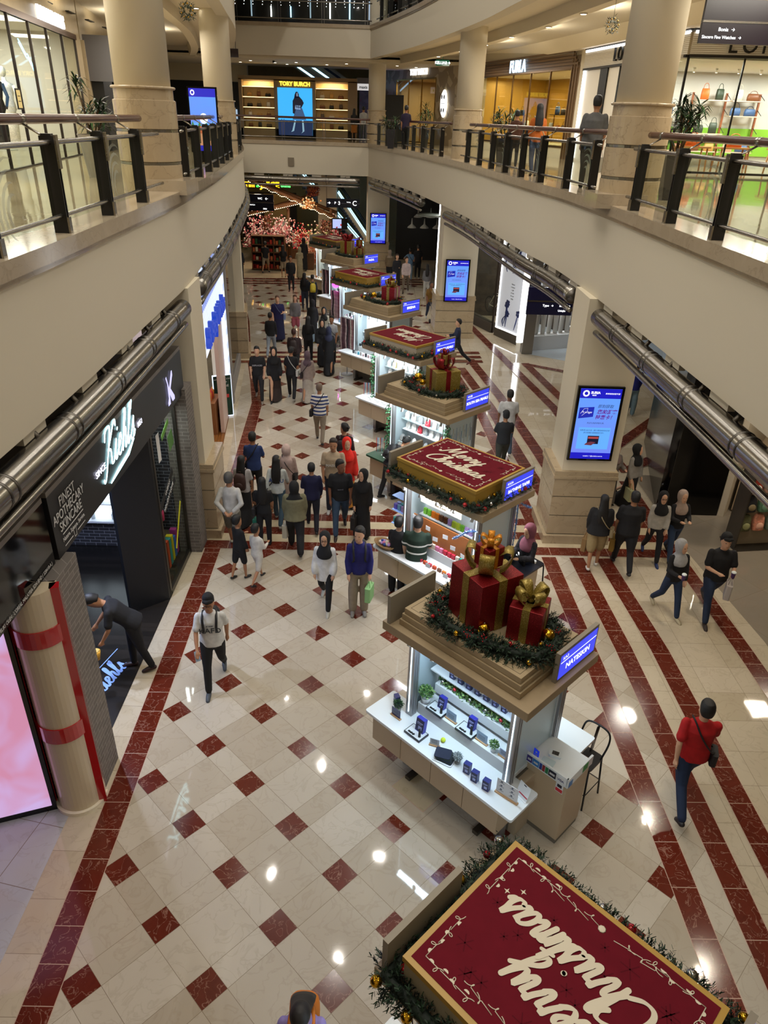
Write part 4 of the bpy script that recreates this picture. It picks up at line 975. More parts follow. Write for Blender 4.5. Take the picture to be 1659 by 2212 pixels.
for s_, y, sz in (('SINCE', 4.22, .12), ('1851', 5.86, .11)):
    o = text(s_, sz, emis('white_neon', 'e8e6ff', 4), 'small_letters', sg, align='CENTER', space=1.1); o.matrix_local = sg.matrix_world.inverted() @ PXY(y, 3.70)
o = text('FINEST', .17, whiteink, 'painted_letters', ext=.001, sx=.85); o.matrix_world = PXY(3.2, 3.90); tag(o, 'white painted words finest apothecary skincare on the black fascia', 'lettering')
for s_, y, z, sz in (('APOTHECARY', 3.2, 3.76, .16), ('SKINCARE', 3.2, 3.62, .16), ('Nature. Science. Service.', 3.22, 3.46, .075)):
    t = text(s_, sz, whiteink, 'painted_line', o, align='CENTER', sx=.85); t.matrix_local = o.matrix_world.inverted() @ PXY(y, z)
m = MB(); m.box(-.3, .3, -.006, .006, 0, .002); m.box(-.3, -.07, -.156, -.146, 0, .002); m.box(.07, .3, -.156, -.146, 0, .002)
m.add([(-.045, -.08, .001), (-.03, -.19, .001), (.03, -.19, .001), (.045, -.08, .001), (.035, -.09, .001), (.022, -.18, .001), (-.022, -.18, .001), (-.035, -.09, .001)], [(0, 1, 6, 7), (1, 2, 5, 6), (2, 3, 4, 5)])
q = m.build('painted_rule', whiteink, o); q.matrix_local = o.matrix_world.inverted() @ PXY(3.22, 3.53)
m = MB(); m.add([(x, y, .01) for x, y in ((-.2, .22), (-.15, .24), (-.06, .02), (.14, .24), (.2, .24), (.2, .16), (.02, -.02), (.2, -.2), (.2, -.26), (.06, -.26), (-.06, -.1), (-.06, -.26), (-.2, -.26), (-.2, -.2), (-.14, -.14), (-.14, .1))], [(0, 1, 2, 15), (2, 3, 4, 5), (2, 5, 6), (2, 6, 10), (6, 7, 8, 9), (6, 9, 10), (2, 10, 14, 15), (10, 11, 12, 13), (10, 13, 14)])
o = m.build('shop_emblem', emis('lilac_light', 'd0ccff', 1.2)); o.matrix_world = PXY(7.5, 3.68); tag(o, 'pale lilac mortar and letter emblem on the black fascia', 'sign')
# near black band over the beauty shop
m = MB(); m.box(-1.5, XS-.02, -9, 2.68, 3.3, 4.06, 0); m.box(-3.2, XS-.02, -9, 2.68, 4.06, 4.12, 1); struct(m.build('wall_gloss_band', [blackgl, M('grey_ledge', '77706a', .5)]), 'glossy black band over the near left shop')
o = text("DIMILIKI OLEH : L'OREAL MALAYSIA SDN BHD ( 328418-A )", .062, whiteink, 'small_print', ext=.001, sx=.8); o.matrix_world = plane_M((XS-.008, 1.95, 3.36), (0, 1, 0), (0, 0, 1)); tag(o, 'small white company line along the lower edge of the glossy black band', 'lettering')
# near brick pier, door opening, dark return wall, display window, far pier
m = MB(); m.box(-1.05, -.57, 2.32, 2.92, 0, 3.3); struct(m.build('pillar_brick', brickG), 'near grey brick pier')
m = MB(); m.box(-1.05, -.62, 8.2, 8.66, 0, 3.4); struct(m.build('pillar_brick_far', brickG), 'far grey brick pier')
m = MB(); m.prism([(-.84, 6.58), (-.84, 6.74), (-1.5, 6.42), (-1.44, 6.18), (-1.38, 6.14)], 0, 3.3, 0); m.box(-1.55, -1.44, 6.2, 8.6, 2.95, 3.3, 0)
struct(m.build('wall_dark_return', [M('navy_black', '05060b', .55)]), 'tall black return panel beside the shop door')
m = MB(); m.box(-4.2, -4.1, 2.9, 9.2, 0, 3.9, 0); m.box(-4.2, -.95, 8.7, 8.8, 0, 3.9, 0); m.box(-4.2, -.95, 2.3, 2.35, 0, 3.9, 0); m.box(-4.2, -1.55, 8.35, 8.5, 0, 3.9, 0); struct(m.build('wall_shop_inner', brickD))
m = MB(); m.box(-4.2, -.83, 2.3, 8.7, 0, .006, 0); struct(m.build('floor_apothecary', darkwood), 'dark board floor of the apothecary shop')
m = MB(); m.box(-4.2, -.93, 2.35, 8.7, 3.3, 3.36, 0); struct(m.build('ceiling_apothecary', [black]))
alight('shop_spot', (-1.7, 4.6, 3.25), .12, 80, (.62, .72, 1), shape='DISK'); alight('shop_spot', (-2.8, 5.6, 3.25), .3, 60, (.45, .6, 1), shape='DISK')
alight('shop_spot', (-1.3, 3.6, 3.25), .06, 26, (1, .86, .66), (rad(-10), rad(35), 0), shape='DISK')
sf = script("Kiehl's", .16, .02, M('floor_gobo', '8fb4ff', .8, emit='7fa8ff', es=.12), plane_M((-1.12, 4.42, .012), (.25, 1, 0), (-1, .25, 0)), name='floor_graphic', slant=.3); tag(sf, 'pale blue script graphic on the dark shop floor', 'floor graphic')  # projected logo light, painted as faintly glowing lettering laid on the floor
o = MB().box(0, .9, -.008, .008, 0, .002).build('floor_line', M('floor_gobo', '8fb4ff', .8), loc=(-1.55, 4.3, .012), rz=rad(75)); tag(o, 'thin pale line across the dark shop floor', 'floor graphic')  # thin line in the same painted-light material
# lit niche with jars
e = empty('lit_niche', (-3.2, 8.3, .75)); tag(e, 'glowing white product niche with jars, on the dark brick wall inside the apothecary shop', 'shelf')
q = MB(); q.box(0, 1.25, 0, .03, 0, .75, 0); q.build('back_light', [emis('niche_light', 'e6f7ff', 3.2)], e); q = MB(); q.box(-.02, 1.27, -.28, .04, -.04, 0, 0); q.box(-.02, 1.27, -.28, .04, .75, .79, 0); q.box(-.02, 1.27, -.28, .04, .36, .38, 0); q.build('shelf', [M('white_board', 'e5e5e5', .5)], e)
for k in range(6):
    o = MB().lathe([(.04, 0), (.045, .1), (.03, .11), (.03, .14)], (0, 0, 0), 12).build('cream_jar', M('jar_white', 'c8cfd0', .3), loc=(-3.05+.2*k, 8.15, .75+(.38 if k % 2 else 0))); tag(o, 'small pale jar in the glowing niche', 'jar', 'jars in the glowing niche')
o = text('10', .22, black, 'number_block', ext=.02); o.matrix_world = plane_M((-2.75, 8.1, .9), (1, 0, 0), (0, 0, 1)); tag(o, 'black standing numeral 10 in the glowing niche', 'number')
o = MB().box(0, .5, -.12, 0, 0, .16).build('product_box', M('blue_box', '2848c8', .4), loc=(-2.75, 8.25, 1.58)); tag(o, 'blue product box on the upper shelf inside the apothecary shop', 'box')
o = MB().box(-.1, .9, -.3, 0, 0, .04).build('wall_shelf', M('shelf_oak', '8a5a34', .5), loc=(-2.75, 8.36, 1.54)); tag(o, 'wooden upper shelf inside the apothecary shop', 'shelf')
# display window
e = empty('display_window', (-.86, 6.7, 0)); tag(e, 'tall display window with brick inside and holiday stickers, between black door and far pier', 'shop window')
q = MB(); q.box(-.03, .03, 0, 1.5, .0, .10); q.box(-.03, .03, 0, 1.5, 3.2, 3.3); q.box(-.03, .03, -.02, .05, 0, 3.3); q.box(-.03, .03, 1.45, 1.5, 0, 3.3); q.build('window_frame', steelD, e)
q = MB(); q.add([(0, .05, .1), (0, 1.45, .1), (0, 1.45, 3.2), (0, .05, 3.2)], [(0, 1, 2, 3)]); pn = q.build('pane', pane, e)
def sticker(y, z, w, h, col, nm='window_sticker', r=0): 
    o = MB().box(-.0, .003, -w/2, w/2, -h/2, h/2).build(nm, M('sticker_'+col, col, .6), pn); o.location = (.006, y, z); o.rotation_euler = (r, 0, 0); return o
sticker(.55, 1.9, .95, .13, '1a1a1a', r=.35); sticker(.7, 1.72, .8, .12, '1a1a1a', r=.35); sticker(.95, .95, .9, .07, 'd8d820', r=.9); sticker(.4, 2.75, .16, .5, 'e4e4e4'); sticker(.85, 2.9, .5, .10, '6fa84a', r=.3); sticker(1.1, 2.6, .3, .3, '5a8a4a', r=.2)
for z, s_ in ((1.9, 'UNBOX'), (1.72, 'HOLIDAY LOVE')):
    t = text(s_, .10, whiteink, 'sticker_words', pn, align='CENTER'); t.matrix_local = plane_M((.012, .6, z), (0, cos(.35), sin(.35)), (0, -sin(.35), cos(.35)))
q = MB(); q.box(-.75, -.65, 0, 1.5, 0, 3.2); q.build('brick_backdrop', brickG, e)
rr = random.Random(2); cl = ['d8c820', '2a6ac8', 'b03a8a', '3a3a40', 'c8502a', '38a0a0']
for k in range(9): o = MB().box(-.06, .06, -.05, .05, 0, rr.uniform(.35, .62)).build('carton', M('carton_'+cl[k % 6], cl[k % 6], .5), loc=(-1.1, 6.9+.145*k, .1)); tag(o, 'tall narrow coloured carton on the display window floor', 'carton', 'coloured cartons in the display window')
for k in range(2): 
    o = MB().lathe([(.05, 0), (.07, .02), (.07, .2), (.03, .24), (.03, .3)], (0, 0, 0), 12).build('display_bottle', M('bottle_%d' % k, ['e0e0e0', 'c83a6a'][k], .3), loc=(-1.15, 7.1+.5*k, 1.05)); tag(o, ['white display bottle hanging in the display window', 'pink display bottle in the display window'][k], 'bottle')
alight('window_lamp', (-1.15, 7.5, 3.15), .4, 14, (.9, .95, 1))

# red-trimmed cream column and the big pink screen of the beauty shop
red = M('lacquer_red', 'b4141e', .12, coat=1); creamL = M('cream_lacquer', 'd2c2a6', .25, coat=.3)
e = empty('beauty_column', (-.82, 2.28, 0)); tag(e, 'half-round cream column with glossy red bands beside the grey brick pier', 'column')
def halfcol(m, z0, z1, r, mi=0):
    P = [(r*cos(a), r*sin(a)) for a in [rad(-75-10*k) for k in range(-9, 10)]]
    m.prism([(p[0], p[1]*1.0) for p in P], z0, z1, mi)
q = MB(); halfcol(q, 0, 3.3, .27); q.build('shaft', creamL, e)
for z in (1.22, 2.62): q = MB(); halfcol(q, z, z+.22, .285); q.build('band', red, e)
q = MB(); halfcol(q, 0, .05, .31); q.build('foot', M('warm_white', 'f0e6d0', .4), e)
for x, y in ((-.33, .02), (.27, .08)):
    q = MB(); q.box(-.05, .05, -.06, .06, 0, 3.3); p_ = q.build('side_trim', red, e); p_.location = (x, y-.1, 0); p_.rotation_euler = (0, 0, rad(20))
q = MB(); q.box(-.02, .02, -.05, .05, 0, 3.3); p_ = q.build('gap_strip', blackgl, e); p_.location = (-.42, -.1, 0)
o = MB().box(0, .06, 0, .08, 0, 3.3).build('trim_red', red, loc=(-1.32, 2.0, 0), rz=rad(20)); struct(o)
e = empty('wall_screen', (-3.2, 1.3, 0), rad(20)); tag(e, 'large wall screen showing soft pink and lilac cloth beside the red-trimmed column', 'screen')
pk = M('pink_picture', '000000', .3, emit='e3b8dc', es=.95); nt, b, nn = nodes(pk); tc = nn('TexCoord'); n1 = nn('TexNoise'); n1.inputs['Scale'].default_value = 1.1; n1.inputs['Distortion'].default_value = 1.5; nt.links.new(tc.outputs['Object'], n1.inputs['Vector'])
cr = nn('ValToRGB'); cr.color_ramp.elements[0].position = .35; cr.color_ramp.elements[0].color = s2l('d58fae'); cr.color_ramp.elements[1].position = .6; cr.color_ramp.elements[1].color = s2l('d3b4e8'); nt.links.new(n1.outputs['Fac'], cr.inputs['Fac']); nt.links.new(cr.outputs['Color'], b.inputs['Emission Color'])
q = MB(); q.box(0, 2.28, 0, .05, 0, 3.5); q.build('bezel', blackgl, e); q = MB(); q.box(.05, 2.23, -.012, 0, .10, 3.4); q.build('picture', pk, e)

# ================================================================ left: bath shop with striped sign, pilasters
Mx = Matrix.Translation((-1.02, 11.2, 0)) @ Matrix.Rotation(rad(96.5), 4, 'Z') @ Matrix.Diagonal((1, 1, 1, 1))   # x away from camera along the wall, -y to the hall
blueS = emis('blue_stripe', '2d4fd8', 1.0); whiteS = emis('white_stripe', 'dfeaff', 1.5)
e = empty('bath_shop_sign'); e.matrix_world = Mx; tag(e, 'lit white and blue checked shop sign with blue words behind the first left pillar', 'shop sign')
q = MB(); q.box(-.6, 5.3, -.06, .0, 2.95, 4.9, 0)
for k in range(3): q.box(-.6, 5.3, -.062, -.06, 3.95-.0+.33*k, 4.10+.33*k, 1)
q.build('light_face', [whiteS, blueS], e)
q = MB()
for k in range(30): q.box(-.6+.2*k, -.5+.2*k, -.064, -.062, 3.1, 4.9, 0)
q.build('upright_stripes', [M('lilac_stripe', 'b8c8f0', .5, emit='b8c8f0', es=.9)], e)
t = text('& Body Works', .62, emis('deep_blue', '1c3fb8', 1.0), 'raised_letters', e, M4=plane_M((2.3, -.12, 3.35), (1, 0, 0), (0, 0, 1)), ext=.05, bold=.02, sx=1.05)
q = MB(); q.box(4.55, 4.95, -.10, .0, 0, 4.9, 0); q.build('frame_post', [whiteS], e)
q = MB()
for k in range(12): q.box(4.55, 4.95, -.102, -.10, .3+.4*k, .5+.4*k)
q.build('check_pattern', [M('lilac_stripe', 'b8c8f0', .5)], e)
m = MB(); m.box(-.7, 4.55, 1.4, 1.5, 0, 4.9, 0); m.box(3.2, 4.55, 0, .1, 0, 2.95, 0); struct(m.build('wall_bath_shop', [M('blush_wall', 'd6bcb0', .5)])).matrix_world = Mx
m = MB(); m.box(-.7, 5.4, -.02, 1.5, 0, .006, 0); struct(m.build('floor_bath_shop', planks('honey_boards', '8a5a2c', '6f4520', .08, .9, .25)), 'honey-coloured board floor').matrix_world = Mx
m = MB(); m.box(4.98, 5.5, -.05, .4, 0, 5.0, 0); m.box(5.5, 5.75, -.10, .4, .0, 5.0, 1); m.box(5.75, 9.6, .02, .2, 0, 5.0, 2); m.box(5.75, 9.6, -.04, .02, 0, .35, 1); struct(m.build('wall_left_pilaster', [cream2, M('grey_trim', '8a8580', .5), blackgl])).matrix_world = Mx
alight('bath_lamp', (-2.4, 14, 4.4), .8, 50, (1, .95, .92))
# stand-up board and bottles shelf
o = MB().box(-.27, .27, -.02, .02, 0, 1.25, 0).box(-.25, .25, -.024, -.02, .03, 1.22, 1).build('standing_board', [whiteS, M('bottle_green', '12382a', .4, var=.4, vscale=6)], loc=(-1.62, 15.55, .02), rz=rad(28)); tag(o, 'dark green standing board with white print beside the bath shop', 'board')
for z, s_, sz in ((1.12, 'SKIP THE QUEUE, & SHOP', .045), (1.02, 'SHOP', .09), (.92, 'ONLINE', .09), (.30, 'SCAN', .04)): text(s_, sz, whiteink, 'printed_line', o, M4=plane_M((.02, -.027, z), (1, 0, 0), (0, 0, 1)))
for x, z in ((-.12, .62), (.12, .62), (-.12, .22)): MB().box(-.05, .05, -.001, .001, -.05, .05).build('printed_mark', M('sticker_c83a3a' if x > 0 else 'mark_white', 'c83a3a' if x > 0 else 'd0d0d0', .6), o, loc=(x, -.027, z))
rr = random.Random(8)
o = MB().box(-.3, .3, -.4, .4, 0, .9).build('display_table', M('shelf_oak', '8a5a34', .5), loc=(-1.86, 14.6, 0)); tag(o, 'oak table of bottles inside the bath shop', 'table')
for k in range(12):
    c = ['c83a3a', '283a8a', '3a5ac8', 'd88a3a', '8a3a8a', 'e0e0e0'][k % 6]
    o = MB().lathe([(.045, 0), (.05, .02), (.05, .2), (.02, .23), (.02, .28)], (0, 0, 0), 10).build('lotion_bottle', M('lotion_'+c, c, .3), loc=(-1.72-.14*(k % 3), 14.3+.15*(k//3), .9)); tag(o, 'coloured pump bottle on the bath shop table', 'bottle', 'pump bottles on the bath shop table')
m = MB(); m.prism([(-3.2, 22.8), (-3.0, 22.8), (-5.9, 36.5), (-6.1, 36.5)], 0, 5.2); struct(m.build('wall_left_far', [M('dark_store', '14110f', .3)]), 'dark shopfronts along the far left')

# ================================================================ pillar screens
scrblue = emis('screen_navy', '1414b4', 1.2)
def gradmat(name, c1, c2, es, axis=2, lo=0, hi=1.5):
    m = M(name, '000000', .3, emit=c1, es=es); nt, b, nn = nodes(m); tc = nn('TexCoord'); sp = nn('SeparateXYZ'); nt.links.new(tc.outputs['Object'], sp.inputs[0])
    mr = nn('MapRange'); mr.inputs[1].default_value = lo; mr.inputs[2].default_value = hi; nt.links.new(sp.outputs[axis], mr.inputs[0]); n1 = nn('TexNoise'); n1.inputs['Scale'].default_value = 2.2; nt.links.new(tc.outputs['Object'], n1.inputs['Vector'])
    f = math_(nt, 'ADD', math_(nt, 'MULTIPLY', mr.outputs[0], .6), math_(nt, 'MULTIPLY', n1.outputs['Fac'], .4)); nt.links.new(mixc(nt, f, s2l(c2), s2l(c1)), b.inputs['Emission Color']); return m
scrsky = gradmat('screen_sky', '5aa8ff', '7a7cf0', 1.05)
ink = emis('screen_ink', '141a5a', .5); wh = emis('screen_white', 'ffffff', 1.6); pur = emis('screen_purple', '6a1a9a', .9)
def sunlogo(m, cx, cz, r, y):
    for k in range(16):
        a = 2*pi*k/16
        p = [(cx+r*.5*cos(a), cz+r*.5*sin(a)), (cx+r*.98*cos(a+.25), cz+r*.98*sin(a+.25)), (cx+r*.85*cos(a+.5), cz+r*.85*sin(a+.5)), (cx+r*.5*cos(a+.32), cz+r*.5*sin(a+.32))]
        m.add([(x, y, z) for x, z in p], [(0, 1, 2, 3)])
def lcd(loc, rz, label, w=.88, h=1.52, far=False):
    e = empty('wall_display', loc, rz); tag(e, label, 'screen'); e.scale = (w/.88, 1, h/1.52)
    MB().box(-.44, .44, -.06, 0, 0, 1.52).build('bezel', blackgl, e)
    p = MB().box(-.39, .39, -.063, -.06, .04, 1.48).build('picture', scrsky, e)
    q = MB(); q.box(-.39, .39, -.065, -.063, 1.29, 1.48); q.box(-.39, .39, -.065, -.063, .04, .17); q.build('banner_band', scrblue, p)
    q = MB(); sunlogo(q, -.28, 1.385, .07, -.067); q.build('sun_logo', wh, p)
    T_ = lambda s, x, z, sz, mt, al='CENTER', b=0, sh=.25: text(s, sz, mt, 'screen_words', p, M4=plane_M((x, -.067, z), (1, 0, 0), (0, 0, 1)), ext=0, align=al, bold=b, shear=sh)
    T_('SURIA', -.19, 1.40, .065, wh, 'LEFT', .002, 0); T_('KLCC', -.16, 1.35, .03, wh, 'LEFT', .001, 0); T_('尊享购物旅客手册', .22, 1.385, .035, wh)
    T_('即刻获取', .13, 1.13, .075, ink); T_('您的游客', .17, 1.02, .095, pur, b=.002); T_('特惠卡！', .15, .91, .095, pur, b=.002)
    T_('凭证礼宾部领取礼券。', .0, .79, .036, ink)
    q = MB(); q.box(-.31, .31, -.0645, -.0635, .25, .70); q.build('panel_card', emis('screen_pale', '62aaf8', 1.1), p)
    T_('消费满1000令吉（累计需使用同张信用', 0, .64, .034, ink); T_('即可获赠价值精美旅行包*。', 0, .59, .034, ink)
    q = MB(); q.add([(x, -.067, z) for x, z in ((-.36, .88), (-.08, .92), (-.08, 1.12), (-.36, 1.10))], [(0, 1, 2, 3)]); q.build('blue_card', emis('card_blue', '1a28b0', 1), p)
    T_('Privilege', -.22, 1.01, .06, wh, 'CENTER', 0, .5)
    q = MB(); q.tube([(-.33, -.068, .98), (-.27, -.068, 1.08), (-.2, -.068, 1.09), (-.21, -.068, 1.02), (-.3, -.068, .94)], .004, 5, flat=.2); q.build('card_swash', wh, p)
    q = MB()
    for a in range(0, 1): q.rbox(-.11, .11, -.069, -.066, .36, .53, .001)
    q.build('wash_bag', emis('bag_navy', '10163c', .6), p); q = MB(); q.box(-.10, .10, -.071, -.069, .47, .51); q.build('bag_trim', emis('bag_red', 'b84a4a', .9), p)
    q = MB(); q.add([(x, -.072, z) for x, z in ((-.16, .34), (-.02, .33), (.03, .37), (.06, .40), (-.04, .41), (-.12, .38))], [tuple(range(6))]); q.build('eye_mask', emis('mask_red', '7a3a4a', .8), p)
    T_('suriaklcc  f  @suriaklcc.com.my', .05, .10, .03, wh, sh=0)
    return e
lcd((7.03, 8.995, 1.92), 0, 'tall screen with blue Chinese-language advert on the large right pillar')
lcd((5.74, 24.88, 1.46), rad(3), 'tall blue advert screen on the second square pillar, middle distance', .95, 1.6)
lcd((2.52, 38.38, 1.56), rad(4), 'small-looking blue advert screen on the farthest pillar, under the bridge corner', .9, 1.6)
e = lcd((-2.05, 17.9, Z_UP+.25), rad(4), 'freestanding advert screen with village picture on the left gallery', .78, 1.55)
for o in list(e.children):
    if o.name.startswith('picture'):
        for c in list(o.children):
            if not (c.name.startswith('banner') or c.name.startswith('sun') or c.name.startswith('panel')): bpy.data.objects.remove(c)
        q = MB(); q.box(-.39, .39, -.066, -.064, .45, .62); q.build('roof_band', emis('roof_red', 'd0663a', 1), o); q = MB(); q.box(-.39, .39, -.066, -.064, .17, .45); q.build('village_band', emis('village', 'e09a70', 1), o)
        for k in range(4): q = MB(); q.add([(x, -.067, z) for x, z in ((-.39+.2*k, .62), (-.29+.2*k, .62), (-.34+.2*k, .74))], [(0, 1, 2)]); q.build('tree_shape', emis('village_green', '3a8a4a', .9), o)
        q = MB(); q.lathe([(.0, 0), (.12, .001)], (0, 0, 0), 20); b_ = q.build('round_badge', wh, o, loc=(.0, -.068, .8)); b_.rotation_euler = (rad(90), 0, 0)
MB().box(-.3, .3, -.2, .2, -.25, 0).build('foot', blackgl, e, loc=(0, -.03, 0))

# ================================================================ right ground floor
# black shop corner wall, lit shelf wall, racks
m = MB(); m.box(9.38, 10.62, 10.34, 10.5, 0, 3.6, 0); m.prism([(9.38, 10.35), (9.30, 10.6), (10.3, 14.6), (10.5, 14.4)], 0, 3.6, 0); struct(m.build('wall_black_corner', [M('black_lacquer', '0a0909', .12)]), 'tall gloss black corner wall of the right shop')
o = text('BEAUTY', .11, M('dull_red_letters', 'a83a3a', .4, emit='a83a3a', es=.6), 'wall_letters', ext=.004, space=1.3); o.matrix_world = plane_M((10.1, 10.32, 2.62), (1, 0, 0), (0, 0, 1)); tag(o, 'small dull red letters high on the gloss black corner wall', 'lettering')
m = MB(); m.prism([(10.64, 10.36), (13.9, 14.9), (14.1, 14.75), (10.75, 10.3)], 0, 3.4, 0); m.box(10.6, 19, 14.9, 15, 0, 4, 0); struct(m.build('wall_right_shop', [M('pale_shop_wall', 'c9bda8', .5)]))
e = empty('low_cabinet', (11.0, 10.6, 0)); e.rotation_euler = (0, 0, rad(54)); tag(e, 'long beige low cabinet under the lit shelf of the right shop', 'cabinet')
q = MB(); q.box(0, 4.2, -.55, -.05, .05, .95); q.build('body', M('beige_cabinet', 'cdb79a', .35), e); q = MB(); q.box(0, 4.2, -.57, -.03, .95, .99); q.build('counter_top', M('beige_top', 'e0cdb0', .25), e)
for k in range(5): q = MB(); q.box(.02+.84*k, .82+.84*k, -.565, -.55, .5, .92); d_ = q.build('drawer', M('beige_drawer', 'd2bd9f', .35), e)
alight('right_shop_lamp', (11.4, 11.6, 3.3), .6, 60, (1, .88, .68)); alight('right_shop_lamp', (12, 8.6, 4.2), .5, 60, (1, .86, .66))
# rack of backpacks
e = empty('backpack_rack', (10.95, 9.15, 0), rad(8)); tag(e, 'beige freestanding display rack hung with small backpacks, right shop', 'display rack')
q = MB(); q.box(-.62, .62, -.3, .3, 0, .03, 0); q.build('base_plate', steelD, e); q = MB(); q.box(-.55, .55, -.05, .05, .03, 1.75); q.build('panel', M('beige_panel', '9a8a72', .5), e); q = MB(); q.box(-.6, .6, -.22, .22, 1.75, 1.78); q.build('top_shelf', M('pale_shelf2', 'b5ab98', .4), e)
q = MB(); 
for x in (-.58, .58): q.box(x-.015, x+.015, -.2, .2, .03, 1.78)
q.build('side_frame', steelD, e)
def backpack(mat, trim, s=1.0, name='backpack', straps=True):
    """soft bag: rounded body, front pocket, flap, straps; back at y=0, front towards -y"""
    m = MB(); R = []
    for z, w, d in ((0, .12, .07), (.03, .14, .085), (.2, .145, .09), (.33, .135, .08), (.40, .10, .06), (.425, .04, .03)):
        R.append((z, w, d))
    vs = []; n = 18
    for z, w, d in R:
        for k in range(n):
            a = 2*pi*k/n; vs.append((math.copysign(abs(cos(a))**.6, cos(a))*w, -.09+math.copysign(abs(sin(a))**.6, sin(a))*d, z))
    fs = [(i*n+k, i*n+(k+1) % n, (i+1)*n+(k+1) % n, (i+1)*n+k) for i in range(len(R)-1) for k in range(n)] + [tuple(range(n-1, -1, -1)), tuple((len(R)-1)*n+k for k in range(n))]
    m.add(vs, fs, 0, True); o = m.build(name, mat); o.scale = (s, s, s)
    q = MB(); q.ball((0, -.175, .13), .1, 12, 8, 0, (1.0, .35, .85)); q.build('front_pocket', trim, o)
    q = MB(); q.tube([(-.03, -.06, .42), (-.025, -.06, .46), (.025, -.06, .46), (.03, -.06, .42)], .008, 6); q.build('grab_loop', trim, o)
    if straps:
        for sx in (-1, 1): q = MB(); q.tube([(sx*.07, -.02, .40), (sx*.085, .04, .38), (sx*.09, .05, .2), (sx*.1, .0, .05)], .018, 6, flat=.4); q.build('shoulder_strap', trim, o)
    return o
bpc = [('b8402e', 'e8e4dc'), ('c9a08c', 'e0d0c4'), ('a81e28', 'e8e4dc'), ('2a2a2e', 'b0b0b4'), ('1c1c20', '8a7a5a'), ('5f8a6e', '7aa58a'), ('15161a', '2a2b30'), ('c07a3a', 'e0b080'), ('5a5a3a', '9a9a6a'), ('e0957a', 'f0b8a0'), ('6a8276', '8aa296'), ('6a4a30', 'd8d0c0')]
for k, (a, b_) in enumerate(bpc):
    x = -.45+.3*(k % 4); z = 1.28-.44*(k//4)
    o = backpack(M('bp_a'+a, a, .7, var=.25, vscale=20), M('bp_b'+b_, b_, .6), .85, straps=False)
    L_ = Matrix.Translation((10.95, 9.15, 0)) @ Matrix.Rotation(rad(8), 4, 'Z') @ V((x, -.06, z)); o.location = L_; o.rotation_euler = (rad(-12), 0, rad(8))
    tag(o, ['red and white', 'pale pink', 'bright red', 'black and white', 'black dotted', 'sage green', 'plain black', 'orange brown', 'olive', 'salmon pink', 'grey green', 'brown striped'][k] + ' small backpack hanging on the beige rack, %s row' % ['top', 'middle', 'bottom'][k//4], 'backpack', 'backpacks on the beige rack')
e = empty('black_table', (11.9, 6.9, 0)); tag(e, 'black metal table at the right edge of the grey tiled shop floor', 'table')
MB().box(-.6, .6, -.5, .5, .55, .59).build('table_top', black, e)
for x in (-.55, .55):
    for y in (-.45, .45): MB().box(x-.02, x+.02, y-.02, y+.02, 0, .55).build('leg', black, e)
# glass shop with bicycle, posters, clothes store
e = empty('lit_poster', (7.55, 25.5, 0), rad(-62)); tag(e, 'tall white light-edged poster with blue flowers', 'poster')
wl = emis('white_tube', 'ffffff', 5); postw = M('poster_paper', 'c9cdd6', .5, emit='c9cdd6', es=.35)
q = MB(); q.box(.0, 1.6, 0, .1, .35, 4.1); p_ = q.build('poster_face', postw, e)
q = MB(); 
for a in ((0, .04, .35, 4.1), (1.56, 1.6, .35, 4.1), (0, 1.6, .35, .39), (0, 1.6, 4.06, 4.1)): q.box(a[0], a[1], -.03, .0, a[2], a[3])
q.build('light_edge', wl, e)
rr = random.Random(11); blu = M('flower_blue', '2a3566', .6); q = MB()
for k in range(9):
    x0, z0 = rr.uniform(.3, 1.3), rr.choice([.5, .6, 2.6, 2.8]); x1 = x0+rr.uniform(-.3, .3); z1 = z0+rr.uniform(.5, 1.0)
    P = catmull([(x0, -.008, z0), ((x0+x1)/2+rr.uniform(-.15, .15), -.008, (z0+z1)/2), (x1, -.008, z1)], 6); n = len(P)
    q.tube(P, [.02+.03*sin(pi*i/(n-1)) for i in range(n)], 6, flat=.1)
    for j in range(5): a = j*2*pi/5+k; q.ball((x1+.08*cos(a), -.008, z1+.08*sin(a)), .07, 8, 5, 0, (1, .05, .8))
q.build('blue_flowers', blu, p_)
for k in range(6): text(['Nature', 'in bloom', 'a gift', 'of calm', 'for you', 'today'][k], .07, black, 'printed_line', p_, M4=plane_M((.85, -.006, 2.2-.11*k), (1, 0, 0), (0, 0, 1)))
m = MB(); m.prism([(6.55, 27.9), (7.4, 25.9), (7.6, 26.0), (6.8, 28.1)], 0, .4, 0); m.prism([(7.5, 25.6), (8.2, 24.1), (8.2, 24.2), (7.7, 25.7)], 0, .35, 0)
m.prism([(6.4, 28.3), (6.55, 27.9), (6.8, 28.0), (6.6, 28.5)], 0, 4.9, 1); struct(m.build('wall_glass_shop', [M('dark_plinth', '4a443e', .4), black]))
e = empty('shop_window', (6.62, 27.8, 0), rad(-66)); tag(e, 'floor-high glass front with a bicycle inside, beyond the second pillar on the right', 'shop window')
q = MB(); q.box(0, 2.05, 0, .05, .3, .4); q.box(0, .08, 0, .05, .3, 4.6); q.box(2.0, 2.1, 0, .05, .0, 4.6); q.build('window_frame', metalframe, e)
q = MB(); q.box(-.5, -.42, 0, .05, .3, 4.6); q.build('light_edge', wl, e)
q = MB(); q.add([(.08, .02, .4), (2.0, .02, .4), (2.0, .02, 4.6), (.08, .02, 4.6)], [(0, 1, 2, 3)]); q.build('pane', pane, e)
